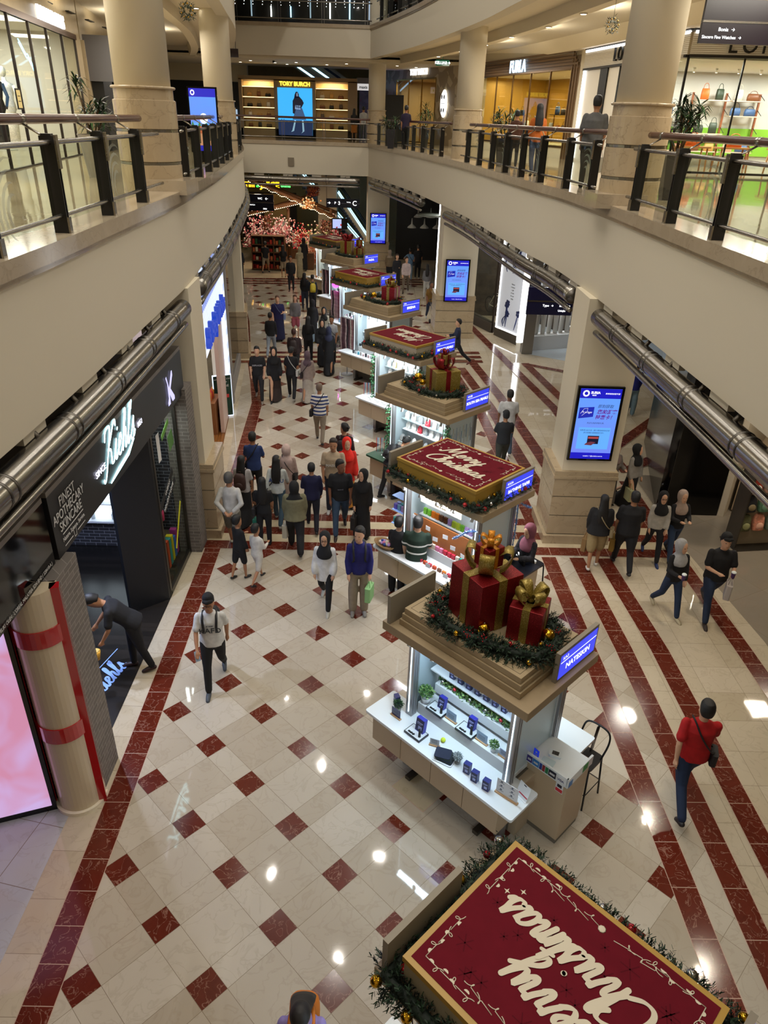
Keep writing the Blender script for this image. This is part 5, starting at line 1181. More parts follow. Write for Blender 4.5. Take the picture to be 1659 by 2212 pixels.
def bicycle(loc, rz, label):
    e = empty('bicycle', loc, rz); tag(e, label, 'bicycle')
    for x in (-.5, .5):
        q = MB(); P = [(x+.33*cos(2*pi*k/24), 0, .34+.33*sin(2*pi*k/24)) for k in range(24)]; q.tube(P, .016, 6, closed=True); w_ = q.build('wheel', black, e)
        q = MB(); 
        for k in range(12): a = 2*pi*k/12; q.tube([(x, 0, .34), (x+.32*cos(a), 0, .34+.32*sin(a))], .003, 4)
        q.build('spokes', chrome, w_)
    q = MB(); B = (-.05, 0, .3); Sx = (-.18, 0, .8); Hd = (.36, 0, .82)
    for a, b_ in ((B, Sx), (Sx, Hd), (B, Hd), (B, (-.5, 0, .34)), (Sx, (-.5, 0, .34)), (Hd, (.5, 0, .34)), (Hd, (.34, 0, .95))): q.tube([a, b_], .016, 6)
    q.build('frame', M('bike_paint', 'c8c0a8', .3), e); MB().ball((-.19, 0, .84), .1, 10, 6, 0, (1.2, .6, .3)).build('saddle', black, e)
    q = MB(); q.tube([(.25, -.25, .98), (.34, -.1, .95), (.34, .1, .95), (.25, .25, .98)], .014, 6); q.build('handlebar', chrome, e)
bicycle((7.75, 27.3, .42), rad(-64), 'pale bicycle standing behind the floor-high glass')
m = MB(); m.prism([(9.3, 29.0), (9.5, 29.0), (11, 25), (10.8, 25)], 0, 5, 0); m.box(6.6, 11, 28.9, 29.1, 0, 5, 0); struct(m.build('wall_glass_shop_inner', [M('brown_interior', '3f342a', .5, var=.5, vscale=3)]))
alight('glass_shop_lamp', (8.2, 26.6, 4.6), .6, 40, (1, .85, .65))
# open clothes store
m = MB(); m.box(8.22, 8.62, 22.9, 23.3, 0, 4.9, 0); m.box(8.0, 8.2, 23.0, 23.1, .4, 4.6, 1); m.prism([(8.65, 23.3), (12.9, 24.6), (12.9, 28), (8.65, 28)], 3.7, 4.9, 2); m.box(8.9, 14, 27.8, 28, 0, 5, 2); m.prism([(8.7, 23.4), (11, 24.2), (10.85, 24.7), (8.6, 23.9)], 0, .55, 3)
struct(m.build('wall_clothes_store', [brushed('steel_jamb', '8f8f90', .35), wl, M('white_store', 'd8dce0', .5), M('white_block', 'dadde0', .4)]), 'white open clothes store with steel jamb')
m = MB(); m.prism([(8.5, 22.9), (14, 19.6), (15, 26), (9, 27.8)], 0, .006, 0); struct(m.build('floor_clothes_store', [M('pale_blue_floor', 'b5bdc2', .15)]))
for x, y in ((9.6, 25), (11.2, 24.4)): alight('clothes_lamp', (x, y, 3.6), .6, 60, (.95, .98, 1))
for k, (x, top_) in enumerate(((8.98, 'a8643a'), (9.5, 'd8d4cc'), (10.0, 'c8642a'))):
    q = MB(); yk = 23.78+.34*(x-8.98)
    for s_ in (-1, 1): q.tube([(s_*.1, 0, 1.0), (s_*.12, .0, .5), (s_*.13, 0, .03)], [.11, .09, .085], 10, 0)
    q.ball((0, 0, 1.0), .17, 12, 8, 0, (1, .7, .8)); q.lathe([(.17, 1.05), (.2, 1.3), (.22, 1.55), (.12, 1.66), (.05, 1.7)], (0, 0, 0), 14, 1, True, 1, .6)
    for s_ in (-1, 1): q.tube([(s_*.2, 0, 1.58), (s_*.28, 0, 1.3), (s_*.27, -.05, 1.02)], [.07, .06, .045], 8, 1)
    q.tube([(0, 0, 1.68), (0, 0, 1.78)], .045, 8, 2); q.ball((0, 0, 1.88), .1, 10, 8, 2, (.85, .95, 1.2)); q.box(-.2, .2, -.15, .15, 0, .02, 2)
    o = q.build('mannequin', [M('white_trousers', 'dcdcd8', .6), M('cloth_'+top_, top_, .7, var=.4, vscale=25), M('mannequin_white', 'd8d8d6', .4)], loc=(x, yk, .55)); tag(o, ['mannequin in white trousers and plaid shirt', 'mannequin in white trousers and pale top', 'mannequin in white trousers and orange jacket'][k] + ' in the clothes store', 'mannequin')
for k in range(8):
    o = MB().rbox(-.16, .16, -.12, .12, 0, .05, .03).build('folded_shirt', M('folded_%d' % (k % 3), ['e4e4e0', 'c8ccd0', '8a6a50'][k % 3], .8), loc=(10.3+.36*(k % 2), 24.3+.1*(k % 2), .56+.052*(k//2))); tag(o, 'folded shirt in a stack in the clothes store', 'shirt', 'folded shirts in the clothes store')
hs = hang_sign('direction_sign', (8.02, 22.0, 1.72), 1.62, .95, [('Typo  \u2192', .75, .33, .11, 'CENTER'), ('Butler  \u2192', 1.35, .33, .10, 'CENTER'), ('Uniqlo  \u2192', 1.33, .16, .10, 'CENTER')], 'navy direction sign hung in front of the clothes store', col='12123a')
hs.scale = (1, 1, 1)
# far right: white lit portal, dark cafe, red store
m = MB(); m.prism([(6.2, 29.4), (6.4, 29.0), (6.9, 29.2), (6.7, 29.6)], 0, 5, 0); m.prism([(5.55, 33.6), (5.75, 33.0), (6.1, 33.1), (5.95, 33.8)], 0, 5, 0); m.prism([(5.8, 32.9), (6.25, 29.6), (6.5, 29.7), (6.1, 33.1)], 4.3, 5, 2); m.prism([(6.6, 29.6), (9, 29.6), (9, 33), (6.6, 33)], 0, 5, 1)
struct(m.build('wall_far_right', [M('portal_white', 'b5b5b2', .4), M('ember_wall', '6a2414', .6), M('white_store', 'd8dce0', .5)]))
for k, (x, y) in enumerate(((5.62, 33.3), (5.80, 32.9), (6.3, 29.3))):
    o = MB().box(-.03, .03, -.03, .03, 0, 4.8).build('light_strip', wl, loc=(x-.1, y-.12, 0)); tag(o, 'tall white light strip on the far right portal', 'light', 'tall light strips of the far portal')
m = MB(); m.prism([(4.2, 42), (5.6, 34.2), (9, 36), (9, 43)], 4.4, 4.9, 0); m.box(3.6, 9, 43, 43.2, 0, 5, 0); m.prism([(5.9, 34), (9, 34.5), (9, 34.7), (5.9, 34.2)], 0, 5, 0); struct(m.build('wall_far_cafe', [M('cafe_dark', '12100e', .4)]))
for k in range(5):
    o = MB().lathe([(.25, 0), (.22, .06), (.05, .2), (.02, .5)], (0, 0, 0), 16).build('pendant_lamp', M('pendant_white', 'd8d8d0', .4), loc=(4.4+.35*k, 38.8+.5*(k % 2), 2.4+.5*(k % 2))); tag(o, 'white pendant lamp in the dark cafe at the far right', 'lamp', 'pendant lamps of the far cafe'); MB().tube([(0, 0, .5), (0, 0, 2.4)], .006, 4).build('cord', black, o)
o = MB().lathe([(.75, 0), (.8, .03), (.8, .06), (.1, .09)], (0, 0, 0), 28).build('disc_canopy', M('smoked_disc', '9aa39c', .2), loc=(5.2, 33.4, 3.65)); tag(o, 'flat round glass canopy at the far right portal', 'canopy')
o = MB().lathe([(.75, 0), (.8, .03), (.8, .06), (.1, .09)], (0, 0, 0), 28).build('disc_canopy', M('smoked_disc', '9aa39c', .2), loc=(7.85, 23.3, 3.75)); tag(o, 'flat round glass canopy in front of the clothes store jamb', 'canopy')
# ================================================================ kiosks along the middle of the hall
tanR = M('roof_laminate', '9f8c6e', .55, var=.05, vscale=4, bump=.03, bscale=15); tanS = M('roof_step_laminate', 'a89575', .5, var=.08, vscale=2); lineD = M('shadow_line', '4a3f30', .7)  # lineD: dark lines between the roof steps and across their top
beigeC = M('cabinet_laminate', 'b8a488', .45); topW = M('counter_white', 'dfe6ea', .18); alu = M('aluminium', 'a8a8aa', .35, metal=.8); boardG = M('board_grey', '8b8375', .55); plinthG = M('plinth_grey', '6f675a', .5)
coolstrip = emis('cool_strip', 'd8f2ff', 3); signblue = emis('kiosk_sign_blue', '3c46e6', 1.15); innerW = M('inner_white', 'e2e8ea', .5)
meshM = M('perforated_sheet', 'cfe0e6', .4, metal=.3)
nt, b, nn = nodes(meshM); tc = nn('TexCoord'); ch = nn('TexVoronoi'); ch.inputs['Scale'].default_value = 48; ch.inputs['Randomness'].default_value = 0; nt.links.new(tc.outputs['Object'], ch.inputs['Vector'])
nt.links.new(math_(nt, 'GREATER_THAN', ch.outputs['Distance'], .28), b.inputs['Alpha'])
needle = M('pine_needle', '0e1f14', .7, var=.4, vscale=9); needle2 = M('pine_needle_tip', '1a3520', .6)
gold = M('ball_gold', 'd8a830', .16, metal=1); silver = M('ball_silver', 'd0d0cc', .14, metal=1); redb = M('ball_red', 'b01420', .14, metal=.4, coat=1); berry = M('berry_red', 'a01820', .25)
gl_red = glitter('glitter_red', '7a0c14', 'd04a50'); gl_gold = glitter('glitter_gold', '8f7a34', 'f4e6a0'); gl_or = glitter('glitter_orange', 'c07a14', 'ffd070')
EA = rad(-45)
def garland(path, parent_xyz, rz, n, label, closed=True, rad_=.10, group=None, balls=0, seed=1, bs=.04, berries=0, ln=.11):
    rr = random.Random(seed); m = MB(); N = len(path); seg = []
    tot = 0
    for i in range(N if closed else N-1):
        a, b_ = V(path[i]), V(path[(i+1) % N]); seg.append((a, b_, (b_-a).length)); tot += (b_-a).length
    def pt(u):
        u *= tot
        for a, b_, L in seg:
            if u <= L: return a.lerp(b_, u/L), (b_-a).normalized()
            u -= L
        return seg[-1][1], V((1, 0, 0))
    for k in range(n):
        c, t = pt(rr.random()); nv = V((-t.y, t.x, 0)); th = rr.uniform(-.3, pi+.3)
        out = nv*cos(th) + V((0, 0, 1))*abs(sin(th))*.9 + t*rr.uniform(-.6, .6); out.normalize()
        p0 = c + out*rad_*rr.uniform(.1, .55); L = ln*rr.uniform(.7, 1.25); sd = out.orthogonal().normalized(); s2 = out.cross(sd)
        for j in range(11):
            q = p0 + out*L*(j/11); a = rr.uniform(0, 2*pi); d = (sd*cos(a)+s2*sin(a))*.9 + out*.8; d.normalize(); w = d.cross(out).normalized()*.005
            e_ = q + d*ln*.28; m.add([q-w, q+w, e_+w*.6, e_-w*.6], [(0, 1, 2, 3)], 1 if j > 7 else 0)
    core = [V(p) + V((0, 0, rad_*.35)) for p in path]
    if closed: m.tube(core, rad_*.42, 7, 0, closed=True)
    else: m.tube(core, rad_*.42, 7, 0)
    o = m.build('garland', [needle, needle2], loc=parent_xyz, rz=rz); tag(o, label, 'garland', group)
    for k in range(balls):
        c, t = pt((k+.5*rr.random())/balls); nv = V((-t.y, t.x, 0)); s_ = rr.choice([-1, 1]); p = c + nv*s_*rad_*.75 + V((0, 0, rad_*rr.uniform(.3, .8))); mt = [redb, gold, silver, redb, gold][rr.randrange(5)]
        r = bs*rr.uniform(.75, 1.1); q = MB(); q.ball((0, 0, 0), r, 12, 8); q.tube([(0, 0, r*.95), (0, 0, r*1.2)], r*.25, 6); q.build('bauble', mt, o, loc=p)
    for k in range(berries):
        c, t = pt(rr.random()); q = MB(); p = c + V((rr.uniform(-.08, .08), rr.uniform(-.08, .08), .10))
        for j in range(9): q.ball((rr.uniform(-.05, .05), rr.uniform(-.05, .05), rr.uniform(0, .05)), .009, 6, 4)
        q.build('berry_cluster', berry, o, loc=p)
    return o
def bow(parent, mat, s, z, w=.09):
    """four ribbon loops and a knot"""
    for k in range(4):
        a = pi/4+k*pi/2; m = MB(); P = []
        for i in range(13):
            u = i/12; th = pi*2*u; P.append((.5*(1-cos(th))*1.0, sin(th)*.42*(.4+.6*sin(pi*u)), ))
        vs = []; hw = w/2
        for (x, y) in P:
            q = V((x*.42*s, 0, (y*.55+x*.35)*s)); wd = hw*(.35+.65*min(1, x*1.6))
            for sgn in (-1, 1): vs.append((q.x*cos(a)-sgn*wd*sin(a), q.x*sin(a)+sgn*wd*cos(a), q.z+z))
        m.add(vs, [(2*i, 2*i+1, 2*i+3, 2*i+2) for i in range(12)], 0, True)
        o = m.build('bow_loop', mat, parent); sm = o.modifiers.new('thick', 'SOLIDIFY'); sm.thickness = .008
    MB().ball((0, 0, z+.02), .045*s/.5, 10, 6).build('bow_knot', mat, parent)
def gift(loc, rz, w, h, body, rib, label, rw=.09, s=.5, group=None):
    o = MB().box(-w/2, w/2, -w/2, w/2, 0, h).build('gift_box', body, loc=loc, rz=rz, bevel=.008); tag(o, label, 'gift box', group)
    e_ = .006; m = MB(); m.box(-rw/2, rw/2, -w/2-e_, w/2+e_, 0, h+e_); m.build('ribbon', rib, o); m = MB(); m.box(-w/2-e_, w/2+e_, -rw/2, rw/2, 0, h+e_); m.build('ribbon', rib, o)
    if s: bow(o, rib, s, h+e_, rw*1.5)
    return o
def kl(c, rz, x, y, z=0):
    return (c[0]+x*cos(rz)-y*sin(rz), c[1]+x*sin(rz)+y*cos(rz), z)
redtop = M('panel_maroon', '64101f', .85, spec=.15, var=.06, vscale=10); goldside = M('panel_gold', 'b08c3c', .4); whiteside = M('panel_ivory', 'b5aa92', .5); creamink = M('cream_print', 'd6cdb8', .6); darkmot = M('panel_maroon_motif', '540c1a', .85, spec=.15)
def xmas_panel(c, rz, side, flip, label, L=1.68, Wd=1.27, detail=2):
    z = 2.43; o = MB().box(-L/2, L/2, -Wd/2, Wd/2, 0, .32, 0).box(-L/2-.012, L/2+.012, -Wd/2-.012, Wd/2+.012, .27, .325, 1).build('christmas_decoration', [side, goldside], loc=(c[0], c[1], z), rz=rz); tag(o, label, 'christmas decoration')
    t = MB().box(-L/2+.03, L/2-.03, -Wd/2+.03, Wd/2-.03, .325, .329).build('top_print', redtop, o)
    R = Matrix.Rotation(pi if flip else 0, 4, 'Z')
    script('Merry', .155, .021, creamink, R @ Matrix.Translation((-.12, .10, .331)), o, 'script_words', .3)
    script('Christmas', .155, .021, creamink, R @ Matrix.Translation((.0, -.27, .331)), o, 'script_words', .3)
    q = MB()
    for sx, sy in ((-.52, .30), (-.62, .22), (-.46, .24), (.55, -.33), (.64, -.25), (.48, -.25)):
        q.add([(sx+.028*cos(k*pi/4)*(1 if k % 2 == 0 else .3), sy+.028*sin(k*pi/4)*(1 if k % 2 == 0 else .3), .331) for k in range(8)], [tuple(range(8))])
    st = q.build('print_stars', creamink, o); st.matrix_local = R
    if detail > 1:
        q = MB()
        def curl(x, y, dx, dy, r=.05, s=1):
            P = [(x+dx*.0, y+dy*.0)]
            for i in range(14):
                u = i/13; a = s*u*4.2; rr_ = r*(1-u*.7); P.append((x+dx*(.06+.1*u)+rr_*cos(a+atan2(dy, dx)), y+dy*(.06+.1*u)+rr_*sin(a+atan2(dy, dx))))
            q.tube([(a, b_, .331) for a, b_ in P], .0035, 4, flat=.3)
        for sx in (-1, 1):
            for sy in (-1, 1):
                cx, cy = sx*(L/2-.10), sy*(Wd/2-.10)
                for (dx, dy, s_) in ((-sx, 0, 1), (0, -sy, -1)):
                    for j in range(3): curl(cx+dx*.13*j, cy+dy*.13*j, dx, dy, .05, s_*sx*sy*(1 if j % 2 else -1))
                    for j in range(4): 
                        a = atan2(dy, dx); px, py = cx+dx*(.05+.09*j)+.02*(j % 2), cy+dy*(.05+.09*j)+.02*(j % 2)
                        q.add([(px+.022*cos(a+b_), py+.022*sin(a+b_)*.8, .3315) for b_ in (0, .5, 1.2, 2, 2.6, 3.14)], [tuple(range(6))])
        for sy in (-1, 1):
            for j in range(-3, 4): curl(.1*j, sy*(Wd/2-.13-.015*(j % 2)), 1 if j > 0 else -1, .2, .04, sy*(1 if j % 2 else -1))
            q.ball((0, sy*(Wd/2-.13), .331), .03, 8, 4, 0, (1, 1, .1))
        q.build('scroll_print', creamink, o)
        q = MB(); rr = random.Random(4)
        for k in range(26):
            x, y = rr.uniform(-.7, .7), rr.uniform(-.5, .5); r = rr.uniform(.03, .075)
            for j in range(3):
                a = j*pi/3; q.add([(x+r*cos(a)-.004*sin(a), y+r*sin(a)+.004*cos(a), .3297), (x-r*cos(a)-.004*sin(a), y-r*sin(a)+.004*cos(a), .3297), (x-r*cos(a)+.004*sin(a), y-r*sin(a)-.004*cos(a), .3297), (x+r*cos(a)+.004*sin(a), y+r*sin(a)-.004*cos(a), .3297)], [(0, 1, 2, 3)])
        q.build('snowflake_motif', darkmot, o)
    # garland round the panel
    A, B = L/2+.10, Wd/2+.09; P = []
    for (x0, y0), (x1, y1) in (((-A, -B), (A, -B)), ((A, -B), (A, B)), ((A, B), (-A, B)), ((-A, B), (-A, -B))):
        for k in range(8): u = k/8; P.append((x0+(x1-x0)*u, y0+(y1-y0)*u, .04))
    return o, P
kioskn = [0]
def kiosk(c, label, signtext, code, rz=EA, L=2.13, Wd=1.4, steps=True, cab='full', topcol=topW, side2=True, light=26, warm=(.78, .92, 1)):
    e = empty('kiosk', (c[0], c[1], 0), rz); tag(e, label, 'kiosk', 'market kiosks in the middle of the hall')
    q = MB(); q.box(-L/2, L/2, -Wd/2, Wd/2, 2.30, 2.42); q.build('roof_plate', tanR, e, bevel=.006)
    q = MB(); q.box(-L/2+.12, L/2-.12, -Wd/2+.12, Wd/2-.12, 2.24, 2.30); q.build('ceiling_tray', innerW, e)
    if steps:
        for k, z in enumerate((2.42, 2.50, 2.58)):
            i = .02*k; q = MB(); q.box(-.88+i, .88-i, -.60+i, .58-i, z+.006, z+.08, 0); q.box(-.87+i, .87-i, -.59+i, .57-i, z, z+.006, 1); q.build('roof_step', [tanS, lineD], e)
        q = MB()
        for a in ((-.79, .79, -.51, -.505), (-.79, .79, .485, .49), (-.79, -.785, -.51, .49), (.785, .79, -.51, .49)): q.box(a[0], a[1], a[2], a[3], 2.6595, 2.661)
        q.build('roof_groove', lineD, e)
    for s in (-1, 1):      # name boards at both ends
        q = MB(); q.box(-.025, .025, -.40, .40, 0, .40); bd = q.build('name_board', boardG, e); bd.location = (s*(L/2-.09), s*.29, 2.42); bd.rotation_euler = (0, 0, 0 if s > 0 else pi)
        q = MB(); q.box(.026, .030, -.37, .37, .04, .36); f = q.build('light_face', signblue, bd)
        if s > 0:
            Tm = lambda y, z: plane_M((.033, y, z), (0, 1, 0), (0, 0, 1))
            if signtext: text(signtext, .105 if len(signtext) < 10 else .082, emis('sign_letters', 'f0f4ff', 2.0), 'name_letters', f, Tm(.0, .16), ext=0, bold=.002)
            text(code, .06, emis('sign_letters', 'f0f4ff', 2.0), 'code_letters', f, Tm(-.33, .31), ext=0, align='LEFT'); MB().box(.031, .033, -.36, .36, .258, .264).build('rule', emis('sign_letters', 'f0f4ff', 2.0), f)
    for x in (-.78, .78):
        for y in (-.40, .52):
            q = MB(); q.box(-.05, .05, -.05, .05, 0, 2.26, 0)
            for s in (-1, 1): q.box(-.053, .053, s*.02-.003, s*.02+.003, .95, 2.24, 1)
            p_ = q.build('post', [alu, M('slot_dark', '5a5a5c', .5)], e); p_.location = (x, y, .0)
            MB().box(-.006, .006, -.058, -.052, .98, 2.2).build('light_strip', coolstrip, p_)
    # base with hung drawers, counters all round
    q = MB(); q.box(-.95, .82, -.28, .45, 0, .9, 0); q.build('base', plinthG, e)
    for y0, y1, sg in ((-.72, -.28, 1), (.45, .92, -1)):
        q = MB(); q.box(-1.15, .92, y0, y1, .42, .88); body = q.build('cabinet', beigeC, e)
        for k in range(4):
            x0 = -1.15+.5175*k; yy = y0-.012 if sg > 0 else y1; q = MB(); q.box(x0+.005, x0+.5125, yy, yy+.012, .43, .87); dd = q.build('door', beigeC, body); MB().lathe([(.008, 0), (.008, .01)], (0, 0, 0), 8).build('lock', steelD, dd, loc=(x0+.46, yy-.002, .82), rot=(rad(90), 0, 0))
        q = MB(); q.rbox(-1.23, 1.13, y0-.08 if sg > 0 else y0-.02, y1+.02 if sg > 0 else y1+.08, .88, .92, .03); q.build('counter_top', topcol, e)
    q = MB(); q.box(.82, .92, -.28, .45, 0, .9); q.build('end_panel', beigeC, e)
    for k in range(2): q = MB(); q.box(-.62+1.15*k, -.54+1.15*k, -.62, -.2, 0, .06); q.build('foot_rail', steelD, e)
    # spine, inner step, side panels
    q = MB(); q.box(-.74, .74, .06, .10, .9, 2.24); q.build('spine_panel', innerW, e)
    for sg in (-1, 1):
        y = -.33 if sg < 0 else .16; q = MB(); q.box(-.73, .73, y, y+.36, .92, 1.10); st_ = q.build('inner_step', innerW, e)
        q = MB(); q.box(-.73, .73, (-.12 if sg < 0 else .12), (.05 if sg < 0 else .28), 1.52, 1.54); q.build('inner_shelf', innerW, e)
    for x in (-.78, .78):
        q = MB(); q.box(x-.006, x+.006, -.34, .46, .97, 2.22); q.build('side_screen', meshM, e)
        q = MB()
        for a in ((-.35, -.33), (.45, .47)): q.box(x-.015, x+.015, a[0], a[1], .92, 2.24)
        q.box(x-.015, x+.015, -.35, .47, .92, .98); q.build('screen_frame', innerW, e)
    for k in range(5):
        q = MB(); q.tube([(-.75+.375*k, -.52, 2.24), (-.75+.375*k, -.55, 2.14)], .028, 10); sp_ = q.build('spot_lamp', M('spot_white', 'c8c8c4', .4), e)
    for sg in (-1, 1): MB().box(-.72, .72, sg*.12-.012+.05, sg*.12+.012+.05, 2.215, 2.235).build('ceiling_light', coolstrip, e)
    # the lamps of the kiosk themselves
    for sg, yy in ((-1, -.5), (1, .62)):
        p = kl(c, rz, 0, yy); a = alight('kiosk_lamp', (p[0], p[1], 2.22), 1.5, light, warm, (0, 0, rz), .10)
    return e
def item(name, m_or_o, c, rz, x, y, z, label, cat, group=None, r=0):
    o = m_or_o; p = kl(c, rz, x, y, z); o.location = p; o.rotation_euler = (0, 0, rz+r); tag(o, label, cat, group); return o
def dupi(o, c, rz, x, y, z, r=0, label=None, mats=None):
    n_ = copy_tree(o); n_.location = kl(c, rz, x, y, z); n_.rotation_euler = (0, 0, rz+r)
    if label: n_['label'] = label
    if mats: n_.data = n_.data.copy(); n_.data.materials.clear(); [n_.data.materials.append(q) for q in mats]
    return n_

# ---- K0: foreground kiosk, seen from above
C0 = (4.17, -1.35)
kiosk(C0, 'nearest kiosk, lower right, its roof holding the big maroon Merry Christmas panel seen from above', '', 'KA1', steps=False, light=26)
o, P = xmas_panel(C0, EA, whiteside, True, 'nearest and largest-looking maroon Merry Christmas panel with gold rim, upside-down script, lower right')
garland(P, (C0[0], C0[1], 2.43), EA, 1500, 'dark pine garland with baubles around the nearest maroon panel', balls=26, seed=3, bs=.042, rad_=.11, ln=.12)

# ---- K1: skincare kiosk with gift boxes on the roof
C1 = (4.21, 2.69)
kiosk(C1, 'kiosk with red gift boxes on its stepped roof and dark blue boxes on white counters', 'NATESKIN', 'KA3', light=22, warm=(.68, .87, 1))
gz = 2.665; lab = ' on the roof of the second kiosk'
g = gift(kl(C1, EA, -.12, -.0, gz), EA+rad(-15), .58, .66, gl_red, gl_gold, 'largest red glitter gift box with wide gold ribbon'+lab, .11, .62)
gift(kl(C1, EA, .43, .10, gz), EA+rad(20), .38, .44, gl_red, gl_gold, 'medium red gift box right of the largest one'+lab, .085, .42)
gift(kl(C1, EA, -.10, -.03, gz+.74), EA+rad(-10), .23, .25, gl_red, gl_or, 'small red gift box with orange bow, perched on top of the largest red box', .05, .26)
P = [(-.62, .05, 0), (-.62, -.2, 0), (-.5, -.42, 0), (-.25, -.5, 0), (.0, -.48, 0), (.25, -.42, 0), (.5, -.36, 0), (.78, -.22, 0), (.82, .05, 0), (.74, .3, 0), (.4, .44, 0), (0, .46, 0), (-.4, .4, 0)]
garland(P, kl(C1, EA, 0, 0, gz), EA, 1300, 'pine garland with berries and gold balls around the red gift boxes on the second kiosk', balls=14, seed=5, bs=.03, rad_=.13, berries=16, ln=.12)
for x, y, r, mt, lb in ((.13, -.30, .07, gold, 'crumpled gold bauble between the two red gift boxes'), (.69, .13, .075, gold, 'large ribbed gold bauble right of the medium red gift box'), (.71, -.02, .035, gold, 'small gold bauble below the large ribbed one')):
    q = MB(); q.ball((0, 0, r), r, 20, 12); o = q.build('bauble', mt, loc=kl(C1, EA, x, y, gz+.04)); tag(o, lb, 'bauble'); MB().tube([(0, 0, 2*r), (0, 0, 2*r+.012)], .01, 8).build('cap', silver, o)
# banner, hedge and shelf
o = MB().box(-.46, .46, -.012, 0, 0, .26).build('shop_banner', [M('banner_blue', '1c54d8', .4, emit='1c54d8', es=.35)], loc=kl(C1, EA, -.02, -.30, 1.90), rz=EA); tag(o, 'blue banner with white bold lettering under the roof of the second kiosk', 'banner')
text('Nateskin.', .22, M('banner_white_ink', 'f0f4f8', .5, emit='ffffff', es=.25), parent=o, M4=plane_M((0, -.014, .12), (1, 0, 0), (0, 0, 1)), bold=.006, sx=.9)
leafM = M('hedge_leaf', '3f6a34', .6, var=.3, vscale=30); leafM2 = M('hedge_leaf_light', '86a860', .6)
def foliage(n, bx, by, bz, s, seed, mats=None, name='plant', rnd=False):
    rr = random.Random(seed); m = MB()
    for k in range(n):
        if rnd:
            a, b_ = rr.uniform(0, 2*pi), rr.uniform(-.3, 1); r = rr.uniform(.5, 1); p = V((bx*r*cos(a)*sqrt(max(0, 1-b_*b_)), by*r*sin(a)*sqrt(max(0, 1-b_*b_)), bz*(.5+.5*b_)))
        else: p = V((rr.uniform(-bx, bx), rr.uniform(-by, by), rr.uniform(0, bz)))
        d = V((rr.uniform(-1, 1), rr.uniform(-1, 1), rr.uniform(-.2, 1))).normalized()*s*rr.uniform(.6, 1.2); w = d.orthogonal().normalized()*s*.28
        m.add([p, p+d*.5+w, p+d, p+d*.5-w], [(0, 1, 2, 3)], rr.choice([0, 0, 1]))
    return m
o = foliage(900, .62, .045, .13, .045, 3).build('planter_hedge', [leafM, leafM2]); item('x', o, C1, EA, 0, -.03, 1.30, 'long green artificial hedge in a white trough across the middle of the second kiosk', 'plant'); MB().box(-.66, .66, -.06, .06, -.12, .02).build('trough', innerW, o)
for k, (x, mt) in enumerate(((-.35, redb), (-.1, silver), (.15, silver), (.38, redb), (-.55, silver))): MB().ball((0, 0, 0), .026, 10, 8).build('bauble', mt, o, loc=(x, -.05, .11))
boxB = M('carton_navy', '1c2470', .4); boxL = M('carton_label', '2c3a9a', .4); tint = M('carton_print', 'a8b4e8', .5)
def pbox(w, d, h, mat=boxB): 
    o = MB().box(-w/2, w/2, -d/2, d/2, 0, h, 0).box(-w/2+.004, w/2-.004, -d/2-.001, -d/2, .01, h-.01, 1).build('product_box', [mat, M('carton_front', '15184a', .35)], bevel=.002)
    q = MB(); q.box(-w*.36, w*.36, -d/2-.0018, -d/2-.001, h*.66, h*.72); q.box(-w*.36, w*.2, -d/2-.0018, -d/2-.001, h*.57, h*.6); q.box(-w*.15, w*.3, -d/2-.0018, -d/2-.001, h*.2, h*.45); q.build('front_print', tint, o); return o
PB1 = pbox(.085, .065, .15)
item('', PB1, C1, EA, .35, -.62, .92, 'left one of three dark blue boxes on the front counter, second kiosk', 'box', 'three blue boxes on the front counter', rad(8))
dupi(PB1, C1, EA, .49, -.65, .92, rad(8), 'middle one of three dark blue boxes on the front counter, second kiosk'); dupi(PB1, C1, EA, .66, -.65, .92, rad(8), 'right one of three dark blue boxes on the front counter, second kiosk')
o = dupi(PB1, C1, EA, -1.02, -.42, .92, rad(-25), 'dark blue product box alone at the far left counter end, second kiosk'); del o['group']
def traykit(x, y, z, lb, tall=False):
    e = MB().box(-.13, .13, -.09, .09, 0, .03, 0).box(-.12, .12, -.08, .08, .03, .032, 1).build('display_tray', [M('tray_black', '1a1b22', .3), M('tray_white', 'd8dfe4', .3)]); item('', e, C1, EA, x, y, z, 'shallow display tray with grooming device, '+lb, 'tray', None, 0)
    b_ = pbox(.10 if not tall else .13, .06, .17 if not tall else .2, M('carton_violet', '3a3ca8', .4)); b_.name = 'product_box'; p = kl(C1, EA, x+.02, y+.05, z+.032); b_.location = p; b_.rotation_euler = (rad(-8), 0, EA); tag(b_, 'upright violet-blue box at the back of the tray, '+lb, 'box')
    d_ = MB().tube([(0, 0, 0), (0, 0, .05), (.0, .02, .11)], [.018, .016, .012], 10).build('grooming_device', black, loc=kl(C1, EA, x+.08, y-.03, z+.034)); tag(d_, 'black hand-held device standing on the tray, '+lb, 'device')
    for k in range(3): q = MB().box(-.016, .016, -.01, .01, 0, .012).build('comb_head', black, loc=kl(C1, EA, x-.07+.035*k, y-.055, z+.032), rz=EA+.3*k); tag(q, 'small black comb head on the tray, '+lb, 'comb head', 'comb heads on the tray, '+lb)
traykit(-.48, -.62, .92, 'left part of the front counter', True); traykit(-.45, -.26, 1.10, 'left part of the inner step'); traykit(.04, -.26, 1.10, 'middle of the inner step')
